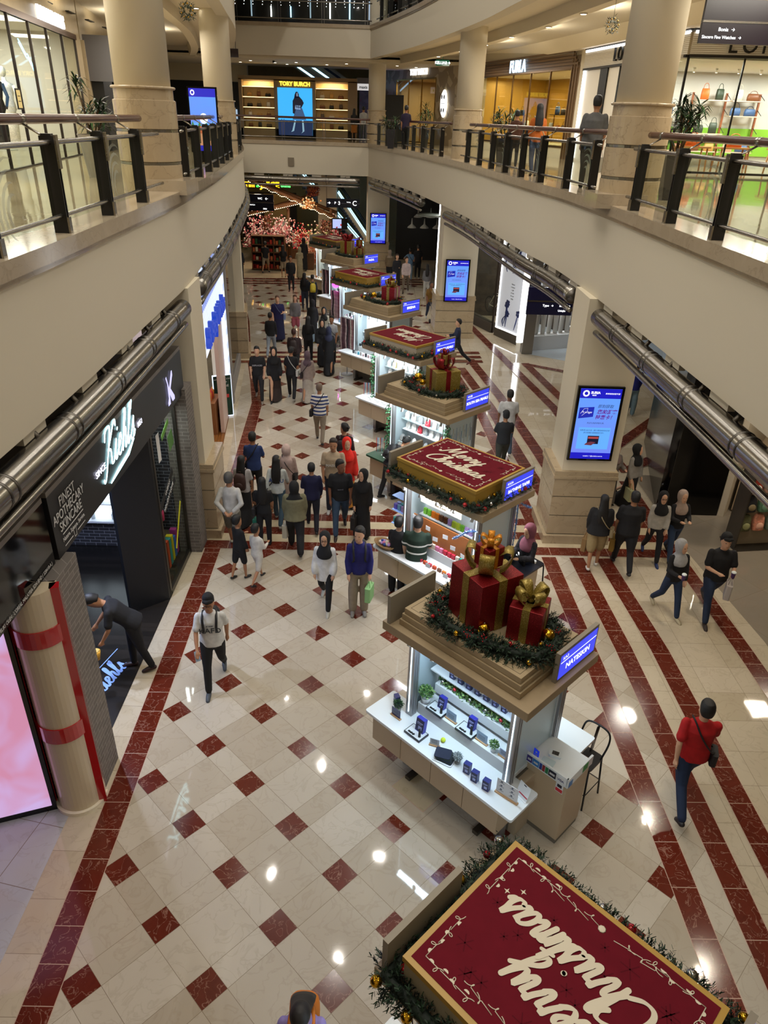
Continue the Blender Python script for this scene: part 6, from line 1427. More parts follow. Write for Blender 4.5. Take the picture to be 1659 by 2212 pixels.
def acr(x, y, z, lb, w=.13, r=0, cols='8fa8c0'):
    o = MB().box(-w/2-.01, w/2+.01, -.018, .018, 0, .018, 0).build('sign_stand', M('stand_wood', 'c09a70', .5)); item('', o, C1, EA, x, y, z, lb, 'sign stand', None, r)
    MB().box(-w/2, w/2, -.002, .002, .015, .015+w*.85).build('card', M('card_'+cols, cols, .2), o); q = MB()
    for k in range(3): q.box(-w*.35, w*.3, -.0028, -.002, .05+.022*k, .058+.022*k)
    q.build('card_print', M('print_grey', '4a5262', .6), o)
acr(-.19, -.60, .92, 'clear upright card stand on the front counter beside the yellow ball', .12, rad(25), 'c8d4dc'); acr(-.22, -.27, 1.10, 'pale card stand on the inner step between the two trays', .16); acr(.27, -.27, 1.10, 'pale card stand on the inner step right of the second tray', .16); acr(.60, -.27, 1.10, 'pale card stand at the right end of the inner step', .12, 0, 'a8b8d8'); acr(-.86, -.60, .92, 'dark card stand beside the trailing plant on the front counter', .15, 0, '2a2a5a')
o = MB().ball((0, 0, .032), .032, 16, 10).build('tennis_ball', M('ball_yellow', 'd2e23a', .8)); item('', o, C1, EA, -.16, -.47, .92, 'bright yellow ball on the front counter', 'ball')
o = MB().rbox(-.13, .13, -.10, .10, 0, .012, .02).build('garment_tray', M('tray_white', 'd8dfe4', .3)); item('', o, C1, EA, .03, -.66, .92, 'white tray under the folded dark jeans on the front counter', 'tray', None, rad(15))
for k in range(5):
    q = MB(); q.rbox(-.10, .10, -.075, .075, 0, .012, .02); o = q.build('folded_jeans', M('denim_%d' % (k % 2), ['141c34', '1a2a24'][k % 2], .8)); p = kl(C1, EA, .02-.012*k+.03, -.66, .932+.0125*k); o.location = p; o.rotation_euler = (rad(6), 0, EA+rad(15)+.05*k); tag(o, 'folded dark garment in the stack on the white tray', 'garment', 'folded dark garments on the tray')
def potplant(x, y, z, lb, s=.09, leaf=None, potc=innerW, n=260):
    o = MB().lathe([(s*.38, 0), (s*.5, s*.7), (s*.46, s*.7), (s*.4, s*.6)], (0, 0, 0), 16).build('potted_plant', potc); item('', o, C1, EA, x, y, z, lb, 'plant')
    f = foliage(n, s*.75, s*.75, s*1.3, s*.3, 7, rnd=True).build('foliage', leaf or [leafM, leafM2], o, loc=(0, 0, s*.6)); return o
potplant(-.66, -.26, 1.10, 'round bright green potted plant at the left end of the inner step', .13, None, innerW, 420); potplant(.46, -.28, 1.10, 'small round potted plant on the right of the inner step', .085)
potplant(.18, -.60, .92, 'tiny silvery christmas tree on the front counter', .08, [M('silver_leaf', '8fa0a4', .4, metal=.4), M('silver_leaf2', 'c0ccd0', .4)], M('pot_grey', '80807c', .6), 300)
o = potplant(-.92, -.50, .92, 'dark trailing plant in a pot at the left end of the front counter', .09, [M('ivy', '1f3a2a', .6), leafM], M('pot_grey', '80807c', .6), 300)
# shelf of dark cartons under the banner
bx = pbox(.075, .05, .12, M('carton_slate', '3a4068', .4)); item('', bx, C1, EA, -.42, -.05, 1.54, 'slate blue carton in the row on the shelf under the blue banner', 'box', 'cartons on the shelf under the banner')
for k in range(1, 7): dupi(bx, C1, EA, -.42+.135*k, -.05, 1.54)
q = MB().box(-.10, .10, -.002, .002, 0, .42).build('blue_poster', M('poster_cobalt', '1226c8', .4, emit='1226c8', es=.4)); item('', q, C1, EA, .62, .04, 1.36, 'cobalt blue poster at the right end inside the second kiosk', 'poster')
# menu boards at the counter end
o = MB().box(-.15, .15, -.02, .02, 0, .02).build('menu_stand', M('stand_wood', 'c09a70', .5)); item('', o, C1, EA, .90, -.58, .92, 'white price menu in a clear stand with wooden foot, near corner of the counter', 'sign stand', None, rad(5))
MB().box(-.14, .14, -.002, .002, .015, .23).build('card', M('card_white', 'dcdfe2', .3), o); q = MB()
for x in (-.08, .06):
    for z in (.18, .12, .06): q.box(x-.03, x+.035, -.003, -.002, z, z+.006); q.box(x-.012, x+.012, -.003, -.002, z+.012, z+.032)
q.build('card_print', M('print_grey', '4a5262', .6), o)
o = MB().box(-.085, .085, -.015, .015, 0, .004).build('pay_card', M('card_white', 'dcdfe2', .3)); item('', o, C1, EA, 1.02, -.46, .92, 'white leaning payment card with a red band, beside the price menu', 'card', None, rad(-12))
q = MB().box(-.085, .085, -.0, .003, 0, .2, 0).box(-.08, .08, -.001, 0, .045, .062, 1).box(-.02, .02, -.001, 0, .175, .187, 2).build('card', [M('card_white', 'dcdfe2', .3), M('band_red', 'b02438', .5), black], o); q.rotation_euler = (rad(-14), 0, 0)
# cashier desk
e = empty('cashier_desk', kl(C1, EA, 1.0, .22, 0), EA); tag(e, 'beige cashier desk with payment stickers on its white rim, second kiosk', 'desk')
q = MB(); q.box(-.30, .34, -.24, .26, .08, 1.06); q.build('body', beigeC, e, bevel=.004); q = MB(); q.box(-.29, .33, -.23, .25, 0, .08); q.build('plinth', plinthG, e)
q = MB(); q.box(-.31, .35, -.25, .27, 1.06, 1.08); q.build('desk_top', topW, e); q = MB(); q.box(-.31, .35, -.27, -.245, 1.03, 1.17); q.box(.335, .36, -.27, .27, 1.03, 1.17); q.build('rim', topW, e)
q = MB(); q.box(-.31, -.29, -.1, .27, 1.06, 1.3); q.build('side_upstand', topW, e)
sx = -.30
for k, (w, cs) in enumerate(((.085, 'c02030'), (.075, '3a2a80'), (.09, '2a78c0'), (.035, '1a3a90'), (.035, '8a1a2a'), (.04, '1a7a4a'), (.10, '101430'), (.12, 'd8dce0'))):
    q = MB(); q.box(sx, sx+w, -.2735, -.2705, 1.05, 1.145); s_ = q.build('payment_sticker', M('pay_'+cs, cs, .4), e)
    if k == 7: text('VISA', .045, M('visa_ink', '1a2a6a', .5), parent=s_, M4=plane_M((sx+.06, -.275, 1.09), (1, 0, 0), (0, 0, 1)), ext=0, bold=.001)
    elif w > .07: MB().box(sx+.015, sx+w-.015, -.2745, -.2735, 1.08, 1.11).build('sticker_mark', M('mark_white', 'd0d0d0', .6), s_)
    sx += w+.006
q = MB(); q.box(.20, .30, -.243, -.241, .86, 1.02); s_ = q.build('payment_sticker', M('pay_d8dce0', 'd8dce0', .4), e); q = MB(); q.box(.205, .295, -.244, -.243, .87, .92, 0); q.box(.22, .28, -.244, -.243, .94, .985, 1); q.build('sticker_mark', [M('pay_c02030', 'c02030', .4), M('pay_101430', '101430', .4)], s_)
MB().box(.3605, .363, .05, .16, 1.05, 1.15).build('exit_sticker', M('sticker_green', '1a8a3a', .4), e); MB().box(.3605, .363, -.25, -.17, 1.03, 1.12).build('blue_sticker', M('pay_2a78c0', '2a78c0', .4), e)
def on_desk(o, x, y, lb, cat, r=0, z=1.08): o.location = kl(C1, EA, 1.0+x, .22+y, z); o.rotation_euler = (0, 0, EA+r); tag(o, lb, cat)
q = MB(); q.rbox(-.075, .075, -.055, .055, 0, .03, .02); o = q.build('payment_terminal', M('plastic_white', 'd8e0e4', .3)); on_desk(o, .0, .02, 'white card terminal with dark screen on the cashier desk', 'terminal', rad(20)); MB().box(-.04, .04, -.03, .03, .03, .032).build('screen', blackgl, o)
q = MB(); q.lathe([(.035, 0), (.03, .02), (.012, .03), (.012, .05)], (0, 0, 0), 16); q.ball((0, 0, .08), .038, 16, 12); o = q.build('security_camera', M('plastic_white', 'd8e0e4', .3)); on_desk(o, -.27, -.20, 'white ball-shaped camera on the corner of the cashier desk', 'camera', 0, 1.17); MB().tube([(0, -.03, .08), (0, -.042, .082)], .014, 10).build('lens', blackgl, o)
q = MB(); q.box(-.04, .04, -.003, .003, 0, .11); o = q.build('pay_sign', M('pay_blue', '2040e0', .4, emit='2040e0', es=.3)); on_desk(o, -.15, -.17, 'blue tap-to-pay card standing on the cashier desk', 'card', rad(-10)); MB().ball((0, -.004, .07), .013, 10, 6, 0, (1, .2, 1)).build('mark', M('mark_white', 'd0d0d0', .6), o); MB().box(-.02, .02, -.005, -.003, .02, .035).build('mark', M('mark_white', 'd0d0d0', .6), o)
q = MB(); q.rbox(-.08, .08, -.05, .05, 0, .006, .01); o = q.build('cleaning_cloth', M('cloth_white', 'c0d4dc', .9)); on_desk(o, -.0, -.13, 'white folded cloth on the cashier desk beside the terminal', 'cloth', rad(10))
# chair
def metal_chair(loc, rz, label, seat=.62, sc_=1.0):
    e = empty('bar_chair', loc, rz); tag(e, label, 'chair'); bk = M('chair_black', '15161a', .35, metal=.4)
    q = MB(); q.rbox(-.18, .18, -.18, .18, seat-.02, seat+.01, .06); q.build('seat', bk, e); MB().box(-.045, .045, -.02, .02, seat+.0101, seat+.0112).build('seat_slot', M('slot_rust', '6a3a28', .5), e)
    for a in (-1, 1):
        for b_ in (-1, 1): MB().tube([(a*.16, b_*.16, seat-.02), (a*.20, b_*.20, 0)], .013, 8).build('leg', bk, e)
    q = MB(); q.tube([(a*.19, b_*.19, .25) for a, b_ in ((-1, -1), (1, -1), (1, 1), (-1, 1))], .008, 6, closed=True); q.build('footrest', bk, e)
    q = MB(); q.tube(catmull([(-.17, .10, seat), (-.19, .2, seat+.22), (-.15, .23, seat+.36), (0, .24, seat+.39), (.15, .23, seat+.36), (.19, .2, seat+.22), (.17, .10, seat)], 6), .013, 8); q.build('back_hoop', bk, e)
    q = MB(); q.tube([(0, .17, seat), (0, .2, seat+.2), (0, .235, seat+.38)], .055, 10, flat=.12); q.build('back_splat', bk, e); return e
metal_chair(kl(C1, EA, 1.10, .86, 0), EA+rad(0), 'black metal bar chair with open hoop back beside the cashier desk of the second kiosk', .66)

# ---- K2: soap kiosk
C2 = (4.23, 6.85)
kiosk(C2, 'kiosk full of coloured soaps, its roof holding the upright Merry Christmas panel', 'BATHING TAPIR', 'KA3A', steps=False, light=34, warm=(.95, .96, 1))
o, P = xmas_panel(C2, EA, goldside, False, 'maroon Merry Christmas panel with gold sides and readable upright script, third kiosk')
garland(P, (C2[0], C2[1], 2.43), EA, 1300, 'pine garland with red, gold and white balls around the gold-sided maroon panel', balls=44, seed=8, bs=.036, rad_=.10, ln=.10)
o = MB().box(-.45, .45, -.01, 0, 0, .25).build('shop_banner', M('banner_cream', 'd8c8a8', .5)); item('', o, C2, EA, -.05, -.36, 1.96, 'cream banner with bold black serif lettering under the roof of the soap kiosk', 'banner')
text('Bathing Tapir', .135, black, parent=o, M4=plane_M((0, -.012, .15), (1, 0, 0), (0, 0, 1)), bold=.004); text('bath & body', .05, black, parent=o, M4=plane_M((0, -.012, .05), (1, 0, 0), (0, 0, 1)))
woodp = M('kiosk_wood', '8a5228', .5, var=.15, vscale=6)
o = MB().box(-.72, .72, -.02, 0, 0, .6).build('wood_panel', woodp); item('', o, C2, EA, 0, -.36+.10, 1.0, 'orange-brown wooden back panel inside the soap kiosk', 'panel')
q = MB(); q.box(-.035, .035, -.02, .02, 0, .028); q.build('dummy', innerW, loc=(0, 0, -40)); SOAP = q.build('soap_bar', innerW); bpy.data.objects.remove(bpy.data.objects['dummy'])
scol = ['e2b01a', 'e07a1a', 'e88ab0', 'c83048', '7ac03a', '3aa89a', 'b89ad8', 'e8e0d0', '2a4a9a', 'd8502a', '6a3a1a', 'c8d83a']
sm_ = [M('soap_'+c, c, .4) for c in scol]; rr = random.Random(21); ns = 0
def stack(c, x, y, z, mi, n, w=.07, grp='soap bars stacked in the soap kiosk', lb='small coloured soap bar in the stacks of the soap kiosk', hh=.03):
    for k in range(n):
        o = SOAP.copy(); o.data = SOAPD[mi]; COL.objects.link(o); o.location = kl(c, EA, x+rr.uniform(-.003, .003), y, z+hh*k); o.rotation_euler = (0, 0, EA+rr.uniform(-.06, .06)); tag(o, lb, 'soap', grp)
SOAPD = []
for mt in sm_: d_ = SOAP.data.copy(); d_.materials.clear(); d_.materials.append(mt); SOAPD.append(d_)
bpy.data.objects.remove(SOAP); SOAP = bpy.data.objects.new('soap_bar', SOAPD[0])
for i in range(15):
    mi = [0, 0, 0, 0, 7, 7, 2, 2, 3, 3, 3, 7, 5, 5, 9][i]; stack(C2, -.66+.092*i, -.30, 1.10, mi, 3)
    stack(C2, -.66+.092*i, -.22, 1.10, mi, 4)
for i in range(14): stack(C2, -.64+.095*i, -.06, 1.54, [4, 4, 1, 1, 10, 10, 6, 11, 11, 4, 6, 6, 8, 8][i], 4)
for i in range(12): stack(C2, -.70+.11*i, -.56, .92, [7, 7, 5, 2, 3, 9, 3, 9, 10, 1, 3, 9][i], 2)
for k, (x, y, z) in enumerate(((-.52, -.37, 1.42), (-.3, -.37, 1.5), (-.12, -.37, 1.36), (.1, -.37, 1.5), (.28, -.37, 1.36), (.5, -.37, 1.30), (-.62, -.37, 1.6), (.0, -.66, 1.0), (.4, -.66, .98), (-.45, -.66, 1.02))):
    o = MB().box(-.05, .05, -.002, .002, -.04, .04).build('price_card', M('card_white', 'dcdfe2', .3)); item('', o, C2, EA, x, y, z, 'small white price card in the soap kiosk', 'card', 'price cards in the soap kiosk', rr.uniform(-.2, .2))
for k in range(9):
    o = MB().lathe([(.028, 0), (.03, .02), (.03, .09), (.012, .11), (.012, .13)], (0, 0, 0), 10).build('bath_bottle', sm_[[5, 8, 6, 3, 10, 7, 7, 5, 9][k]]); item('', o, C2, EA, -.98+.0*k+(k % 3)*.09, -.6+.13*(k//3), .92, 'small bath bottle on the left end of the soap kiosk counter', 'bottle', 'bath bottles on the soap kiosk counter')
def shelfside(c, x, lb, cols, rot=0):
    e = empty('side_rack', kl(c, EA, x, -.32, 1.0), EA+rot); tag(e, lb, 'rack')
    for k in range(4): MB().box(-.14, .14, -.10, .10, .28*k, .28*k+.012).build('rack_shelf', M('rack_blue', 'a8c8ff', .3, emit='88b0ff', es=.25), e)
    return e
shelfside(C2, -1.0, 'pale blue tiered side rack at the left end of the soap kiosk', None)
for k in range(18):
    o = MB().rbox(-.04, .04, -.03, .03, 0, .10, .02).build('soap_bag', M('bagc_%d' % (k % 5), ['9aa8e0', '3aa8a0', '6a5ac0', '7ab0d0', 'c8a0d0'][k % 5], .5)); item('', o, C2, EA, -1.09+.09*(k % 3), -.36+.08*((k//3) % 2), 1.015+.28*(k//6), 'small pastel bath bag on the side rack of the soap kiosk', 'bag', 'bath bags on the soap kiosk side rack')
o = MB().lathe([(.12, 0), (.17, .05), (.19, .09), (.17, .09), (.15, .06)], (0, 0, 0), 18, 0, True, 1.3, .8).build('wicker_basket', M('wicker', '8a6a44', .8, var=.3, vscale=40)); item('', o, C2, EA, -1.02, -.68, .92, 'oval wicker basket of wrapped bath balls at the left end of the soap kiosk', 'basket')
for k in range(14): q = MB().ball((0, 0, 0), .032, 8, 6).build('bath_ball', sm_[[7, 6, 2, 7, 8, 7][k % 6]]); item('', q, C2, EA, -1.02+.11*cos(k*2.4)*sqrt((k+1)/14), -.68+.07*sin(k*2.4)*sqrt((k+1)/14), 1.01+.02*(k < 5), 'wrapped bath ball in the wicker basket', 'bath ball', 'bath balls in the wicker basket')
e = empty('cashier_desk', kl(C2, EA, 1.0, .25, 0), EA); tag(e, 'dark cluttered cashier desk in front of the seated seller, soap kiosk', 'desk')
q = MB(); q.box(-.28, .34, -.3, .45, 0, 1.0); q.build('body', beigeC, e); q = MB(); q.box(-.3, .36, -.32, .47, 1.0, 1.03); q.build('desk_top', M('desk_dark', '1a1e2a', .3), e)
for k, (x, y, w, h, mt, lb) in enumerate(((-.1, .1, .22, .24, blackgl, 'black screen on the dark cashier desk'), (.2, -.2, .1, .16, M('card_pale', 'b8c0cc', .4), 'pale framed card on the dark cashier desk'), (.1, .3, .16, .1, black, 'low black till on the dark cashier desk'))):
    o = MB().box(-w/2, w/2, -.02, .02, 0, h).build(['monitor', 'framed_card', 'till'][k], mt); item('', o, C2, EA, 1.0+x, .25+y, 1.03, lb, ['monitor', 'card', 'till'][k], None, rad(-25))
tins = M('tinsel_blue', '5a8ac8', .3, metal=.6); tins2 = M('tinsel_white', 'c8dcf0', .3, metal=.4)
def tinsel(c, pts, lb, n=420, mats=None, group=None):
    rr = random.Random(len(pts)+n); m = MB(); P = catmull([V(p) for p in pts], 8)
    for k in range(n):
        i = rr.randrange(len(P)-1); p = P[i].lerp(P[i+1], rr.random()); d = V((rr.gauss(0, 1), rr.gauss(0, 1), rr.gauss(0, 1))).normalized()*.04; w = d.orthogonal().normalized()*.004
        m.add([p-w, p+w, p+d], [(0, 1, 2)], rr.randrange(2))
    m.tube(P, .01, 5); o = m.build('tinsel', mats or [tins, tins2], loc=(c[0], c[1], 0), rz=EA); tag(o, lb, 'tinsel', group)
tinsel(C2, [(.35, -.47, 1.62), (.5, -.5, 1.75), (.66, -.48, 1.9), (.80, -.46, 1.95)], 'blue and white tinsel swag at the near corner of the soap kiosk')
tinsel(C2, [(.86, -.44, 1.9), (.87, -.44, 1.5), (.86, -.44, 1.1)], 'purple-blue tinsel hanging down the near post of the soap kiosk')
tinsel(C2, [(.86, .56, 2.15), (.87, .56, 1.7), (.86, .56, 1.3)], 'silver tinsel hanging down the rear post of the soap kiosk'); tinsel(C2, [(.9, .5, 2.2), (1.0, .6, 2.12), (1.05, .68, 2.08)], 'bright white-blue tinsel at the rear corner of the soap kiosk roof', 240)

# ---- K3, K4: jewellery kiosks
def bust(mat): 
    m = MB(); m.add([(-.05, -.02, 0), (.05, -.02, 0), (.06, -.005, .06), (.045, .01, .12), (.018, .02, .15), (-.018, .02, .15), (-.045, .01, .12), (-.06, -.005, .06)], [tuple(range(8))]); m.add([(-.05, .03, 0), (.05, .03, 0), (.045, .035, .12), (-.045, .035, .12)], [(3, 2, 1, 0)])
    m.quad((-.05, -.02, 0), (-.05, .03, 0), (-.045, .035, .12), (-.06, -.005, .06)); m.quad((.05, .03, 0), (.05, -.02, 0), (.06, -.005, .06), (.045, .035, .12)); m.quad((-.045, .035, .12), (.045, .035, .12), (.018, .02, .15), (-.018, .02, .15))
    o = m.build('necklace_bust', mat); q = MB(); q.tube([(.035*sin(a), -.008-.012*cos(a/2)-.008, .085-.05*cos(a)) for a in [rad(-150+20*k) for k in range(16)]], .0035, 5); q.build('necklace', M('pearl', 'e8dccb', .15, metal=.3), o); return o
BU = {}
for nm, c in (('white', 'd4d4d2'), ('cream', 'd8c48a'), ('red', 'b8283c'), ('grey', '8a8e92')): BU[nm] = bust(M('velvet_'+nm, c, .7)); BU[nm].location = (4.0, 11.0, 1.2)
def jewellery(c, nm, seed, cols1, cols2, green=True):
    rr = random.Random(seed); grp = 'necklace stands in the %s' % nm
    rows = [(-.30, 1.10, 9, cols1), (-.05, 1.54, 8, cols2), (-.22, 1.28, 8, cols2), (-.10, 1.80, 7, cols1)]
    for y, z, n, cc in rows:
        if z in (1.28, 1.80): o = MB().box(-.72, .72, -.07, .07, -.012, 0).build('glass_shelf', M('shelf_acrylic', 'c8dce0', .1, alpha=.5)); item('', o, c, EA, 0, y, z, ('lower' if z < 1.5 else 'upper')+' clear shelf inside the '+nm, 'shelf')
        for k in range(n):
            o = copy_tree(BU[cc[(k*3+int(z*10)) % len(cc)]]); item('', o, c, EA, -.62+1.24*k/(n-1), y, z, 'small necklace stand in the '+nm, 'necklace stand', grp, rr.uniform(-.25, .25)); s = 1.15 if z > 1.2 else 1.25; o.scale = (s,)*3
    for k in range(14): o = MB().rbox(-.045, .045, -.03, .03, 0, .015, .005).build('jewel_tray', innerW); item('', o, c, EA, -.9+.13*k, -.55-.07*(k % 2), .92, 'small white jewellery tray on the counter of the '+nm, 'tray', 'jewellery trays of the '+nm, rr.uniform(-.3, .3))
    for k in range(14): 
        q = MB(); q.tube([(0, 0, 0), (.004, 0, -.3)], .007, 5); o = q.build('bead_string', M('bead_%d' % (k % 3), ['c8ccd0', '88a0b8', 'e0d8c8'][k % 3], .2, metal=.3)); item('', o, c, EA, .80, -.28+.055*k, 2.0-(.12 if k % 2 else 0), 'string of beads hanging on the end screen of the '+nm, 'bead string', 'bead strings of the '+nm)
    for k in range(10):
        q = MB(); q.tube([(0, 0, 0), (.004, 0, -.34)], .008, 5); o = q.build('bead_string', M('bead2_%d' % (k % 3), ['a82838', 'c8d0d8', '4a8ac0'][k % 3], .3)); item('', o, c, EA, -.92-.022*k, -.38-.02*k, 1.30, 'coloured bead string hanging at the left post of the '+nm, 'bead string', 'coloured bead strings of the '+nm)
    if green:
        rr2 = random.Random(seed); m = MB()
        for k in range(200):
            t = k/200; p = V((rr2.uniform(-.05, .05), rr2.uniform(-.05, .05), 2.15-1.25*t)); d = V((rr2.uniform(-1, 1), rr2.uniform(-1, 1), -.4)).normalized()*.06; w = d.orthogonal().normalized()*.018; m.add([p, p+d*.5+w, p+d, p+d*.5-w], [(0, 1, 2, 3)])
        for k, (x, y) in enumerate(((-.86, -.46), (.86, -.46))):
            o = m.build('ivy_trail', [M('ivy_green', '2f6a3e', .6)]); o.location = kl(c, EA, x, y, 0); tag(o, 'artificial ivy climbing the %s front post of the %s' % (['left', 'right'][k], nm), 'plant')
greenC = M('counter_green', '1c4a30', .5)
C3 = (4.0, 10.87); k3 = 'kiosk under the large gold gift box'
kiosk(C3, 'jewellery kiosk with a big gold glitter box and red bow on its stepped roof', 'SOUTH SEA PEARLS', 'KA3B', topcol=greenC, light=34, warm=(.88, .97, 1))
jewellery(C3, k3, 4, ['white', 'white', 'red', 'white', 'grey'], ['grey', 'red', 'white', 'white'])
gift(kl(C3, EA, .22, .05, gz), EA+rad(-25), .56, .48, gl_gold, gl_red, 'large gold glitter gift box with red ribbon on the fourth kiosk', .10, .52)
gift(kl(C3, EA, .22, .05, gz+.58), EA+rad(10), .2, .2, gl_gold, gl_red, 'small gold gift box sitting on the large gold one, fourth kiosk', .04, .2)
gift(kl(C3, EA, -.22, .30, gz), EA+rad(15), .26, .28, gl_gold, gl_red, 'small gold gift box left behind the large gold one, fourth kiosk', .05, .2)
for x, y, r, lb in ((-.42, -.02, .09, 'large gold bauble at the left end of the wreath on the fourth kiosk'), (-.16, -.16, .065, 'gold bauble beside the large gold gift box on the fourth kiosk')): o = MB().ball((0, 0, r), r, 18, 12).build('bauble', gold, loc=kl(C3, EA, x, y, gz+.05)); tag(o, lb, 'bauble')
garland([(-.62, .1, 0), (-.6, -.2, 0), (-.3, -.38, 0), (.1, -.42, 0), (.5, -.36, 0), (.72, -.1, 0), (.6, .3, 0), (.1, .44, 0), (-.4, .4, 0)], kl(C3, EA, 0, 0, gz), EA, 800, 'dark pine wreath with red berries around the gold gift box on the fourth kiosk', balls=8, seed=9, bs=.03, rad_=.13, berries=12)
C4 = (3.6, 14.75); R4 = rad(-43)
kiosk(C4, 'jewellery kiosk with the ivory-sided Merry Christmas panel on its roof, fifth in the row', 'BORNEO PEARLS', 'KA5', rz=EA, steps=False, light=40, warm=(.93, .98, 1))
o, P = xmas_panel(C4, EA, whiteside, True, 'maroon Merry Christmas panel with ivory sides and upside-down script, fifth kiosk', detail=1)
garland(P, (C4[0], C4[1], 2.43), EA, 700, 'pine garland with red and gold balls around the ivory-sided panel, fifth kiosk', balls=34, seed=12, bs=.036)
jewellery(C4, 'fifth kiosk with the ivory-sided panel', 7, ['white', 'cream', 'white', 'white'], ['white', 'white', 'cream'])
C5 = (2.85, 19.2)
kiosk(C5, 'accessory kiosk, sixth in the row, with one red gift box on its roof', 'BREENA', 'KA6', light=40, warm=(.85, .95, 1))
gift(kl(C5, EA, .28, .1, gz), EA+rad(20), .44, .46, gl_red, gl_gold, 'red gift box with gold ribbon on the sixth kiosk', .09, .42)
gift(kl(C5, EA, .28, .1, gz+.54), EA+rad(5), .16, .16, gl_red, gl_gold, 'tiny red gift box on top of the red one, sixth kiosk', .04, .16)
garland([(-.62, .1, 0), (-.6, -.2, 0), (-.3, -.36, 0), (.1, -.4, 0), (.5, -.34, 0), (.7, 0, 0), (.5, .35, 0), (-.1, .42, 0)], kl(C5, EA, 0, 0, gz), EA, 500, 'pine wreath with gold baubles around the red gift box, sixth kiosk', balls=12, seed=14, bs=.045, rad_=.13, berries=6)
o = MB().ball((0, 0, .09), .09, 16, 10).build('bauble', gold, loc=kl(C5, EA, -.25, -.12, gz+.05)); tag(o, 'large gold bauble left of the red gift box, sixth kiosk', 'bauble')
def scarfrack(c, nm, x, y, seed, n=8):
    rr = random.Random(seed)
    e = empty('scarf_rack', kl(c, EA, x, y, 0), EA); tag(e, 'white rail hung with scarves at the left end of the '+nm, 'rack'); q = MB(); q.tube([(0, 0, 0), (0, 0, 1.9)], .015, 6); q.tube([(-.3, 0, 1.9), (.3, 0, 1.9)], .012, 6); q.build('rail', M('rack_white', 'c8ccd0', .4), e); MB().lathe([(.2, 0), (.2, .02)], (0, 0, 0), 16).build('foot', M('rack_white', 'c8ccd0', .4), e)
    for k in range(n):
        cs = ['8a6a72', 'b8a0a0', '2a2228', 'c8b8b0', '5a3a44', 'a87a80'][rr.randrange(6)]; m = MB(); w = .035; P = 6
        vs = []; 
        for i in range(9):
            z = 1.9-1.15*i/8
            for j in range(P): a = 2*pi*j/P; vs.append((cos(a)*w*(1+.2*sin(i+k)), sin(a)*.05*(1+.3*cos(i*1.3)), z))
        m.add(vs, [(i*P+j, i*P+(j+1) % P, (i+1)*P+(j+1) % P, (i+1)*P+j) for i in range(8) for j in range(P)], 0, True); o = m.build('scarf', M('scarf_'+cs, cs, .8, var=.5, vscale=35)); item('', o, c, EA, x-.28+.56*k/(n-1), y, 0, 'patterned scarf hanging at the left end of the '+nm, 'scarf', 'scarves of the '+nm)
scarfrack(C5, 'sixth kiosk', -1.25, -.35, 3)
def smallstock(c, nm, seed, cols, n1=12):
    rr = random.Random(seed); mats = [M('stock_'+q, q, .4) for q in cols]; B_ = MB().box(-.03, .03, -.02, .02, 0, .1).build('boxed_item', mats[0]); D = []
    for mt in mats: d_ = B_.data.copy(); d_.materials.clear(); d_.materials.append(mt); D.append(d_)
    first = True
    for y, z in ((-.30, 1.10), (-.2, 1.10), (-.05, 1.54), (-.6, .92)):
        for k in range(n1):
            o = B_ if first else B_.copy()
            if not first: COL.objects.link(o)
            first = False; o.data = D[rr.randrange(len(D))]; item('', o, c, EA, -.66+1.3*k/(n1-1), y, z, 'small boxed item on the shelves of the '+nm, 'box', 'boxed items of the '+nm, rr.uniform(-.2, .2)); o.scale = (1, 1, rr.uniform(.5, 1.5))
smallstock(C5, 'sixth kiosk', 5, ['d8dce0', 'c8d4dc', '5ab8d8', 'e8c8d0', '2a2c34'])
for k in range(7): o = MB().box(-.05, .05, -.06, .06, 0, .35).build('hanging_bag', M('hb_%d' % (k % 2), ['14151a', '2a3040'][k % 2], .6)); item('', o, C5, EA, .86, -.25+.12*k, 1.55, 'dark bag hanging on the end screen of the sixth kiosk', 'bag', 'dark bags on the sixth kiosk')
C6 = (2.15, 23.2)
kiosk(C6, 'kiosk with a gold-sided maroon panel on its roof, seventh in the row', '', 'KA7', steps=False, light=36, warm=(.9, .97, 1))
o, P = xmas_panel(C6, EA, goldside, True, 'distant maroon panel with gold sides, seventh kiosk', detail=1); garland(P, (C6[0], C6[1], 2.43), EA, 450, 'pine garland around the gold-sided panel, seventh kiosk', balls=20, seed=15)
scarfrack(C6, 'seventh kiosk', -1.25, -.2, 8); smallstock(C6, 'seventh kiosk', 6, ['d8dce0', '14151a', 'c8a0c0', '8ab0d0'], 9)
o = MB().ball((0, 0, 0), .13, 14, 10).build('neon_light', emis('magenta_glow', 'ff30e0', 9), loc=kl(C6, EA, -1.15, -.35, 2.2)); tag(o, 'glowing magenta light ball at the left roof corner of the seventh kiosk', 'light'); MB().tube([(0, 0, .12), (.0, 0, .2)], .01, 5).build('hook', steelD, o)
C7 = (1.45, 27.5)
kiosk(C7, 'kiosk with gold gift boxes and red bows on its stepped roof, eighth in the row', 'PAZUL', 'KA8', light=34, warm=(.85, .92, 1))
o = text('PAZUL', .3, emis('white_letters', 'ffffff', 2.2), 'shop_sign', ext=.01, bold=.01); o.matrix_world = plane_M(kl(C7, EA, .1, -.62, 2.12), (cos(EA), sin(EA), 0), (0, 0, 1)); tag(o, 'white illuminated letters under the roof of the eighth kiosk', 'shop sign')
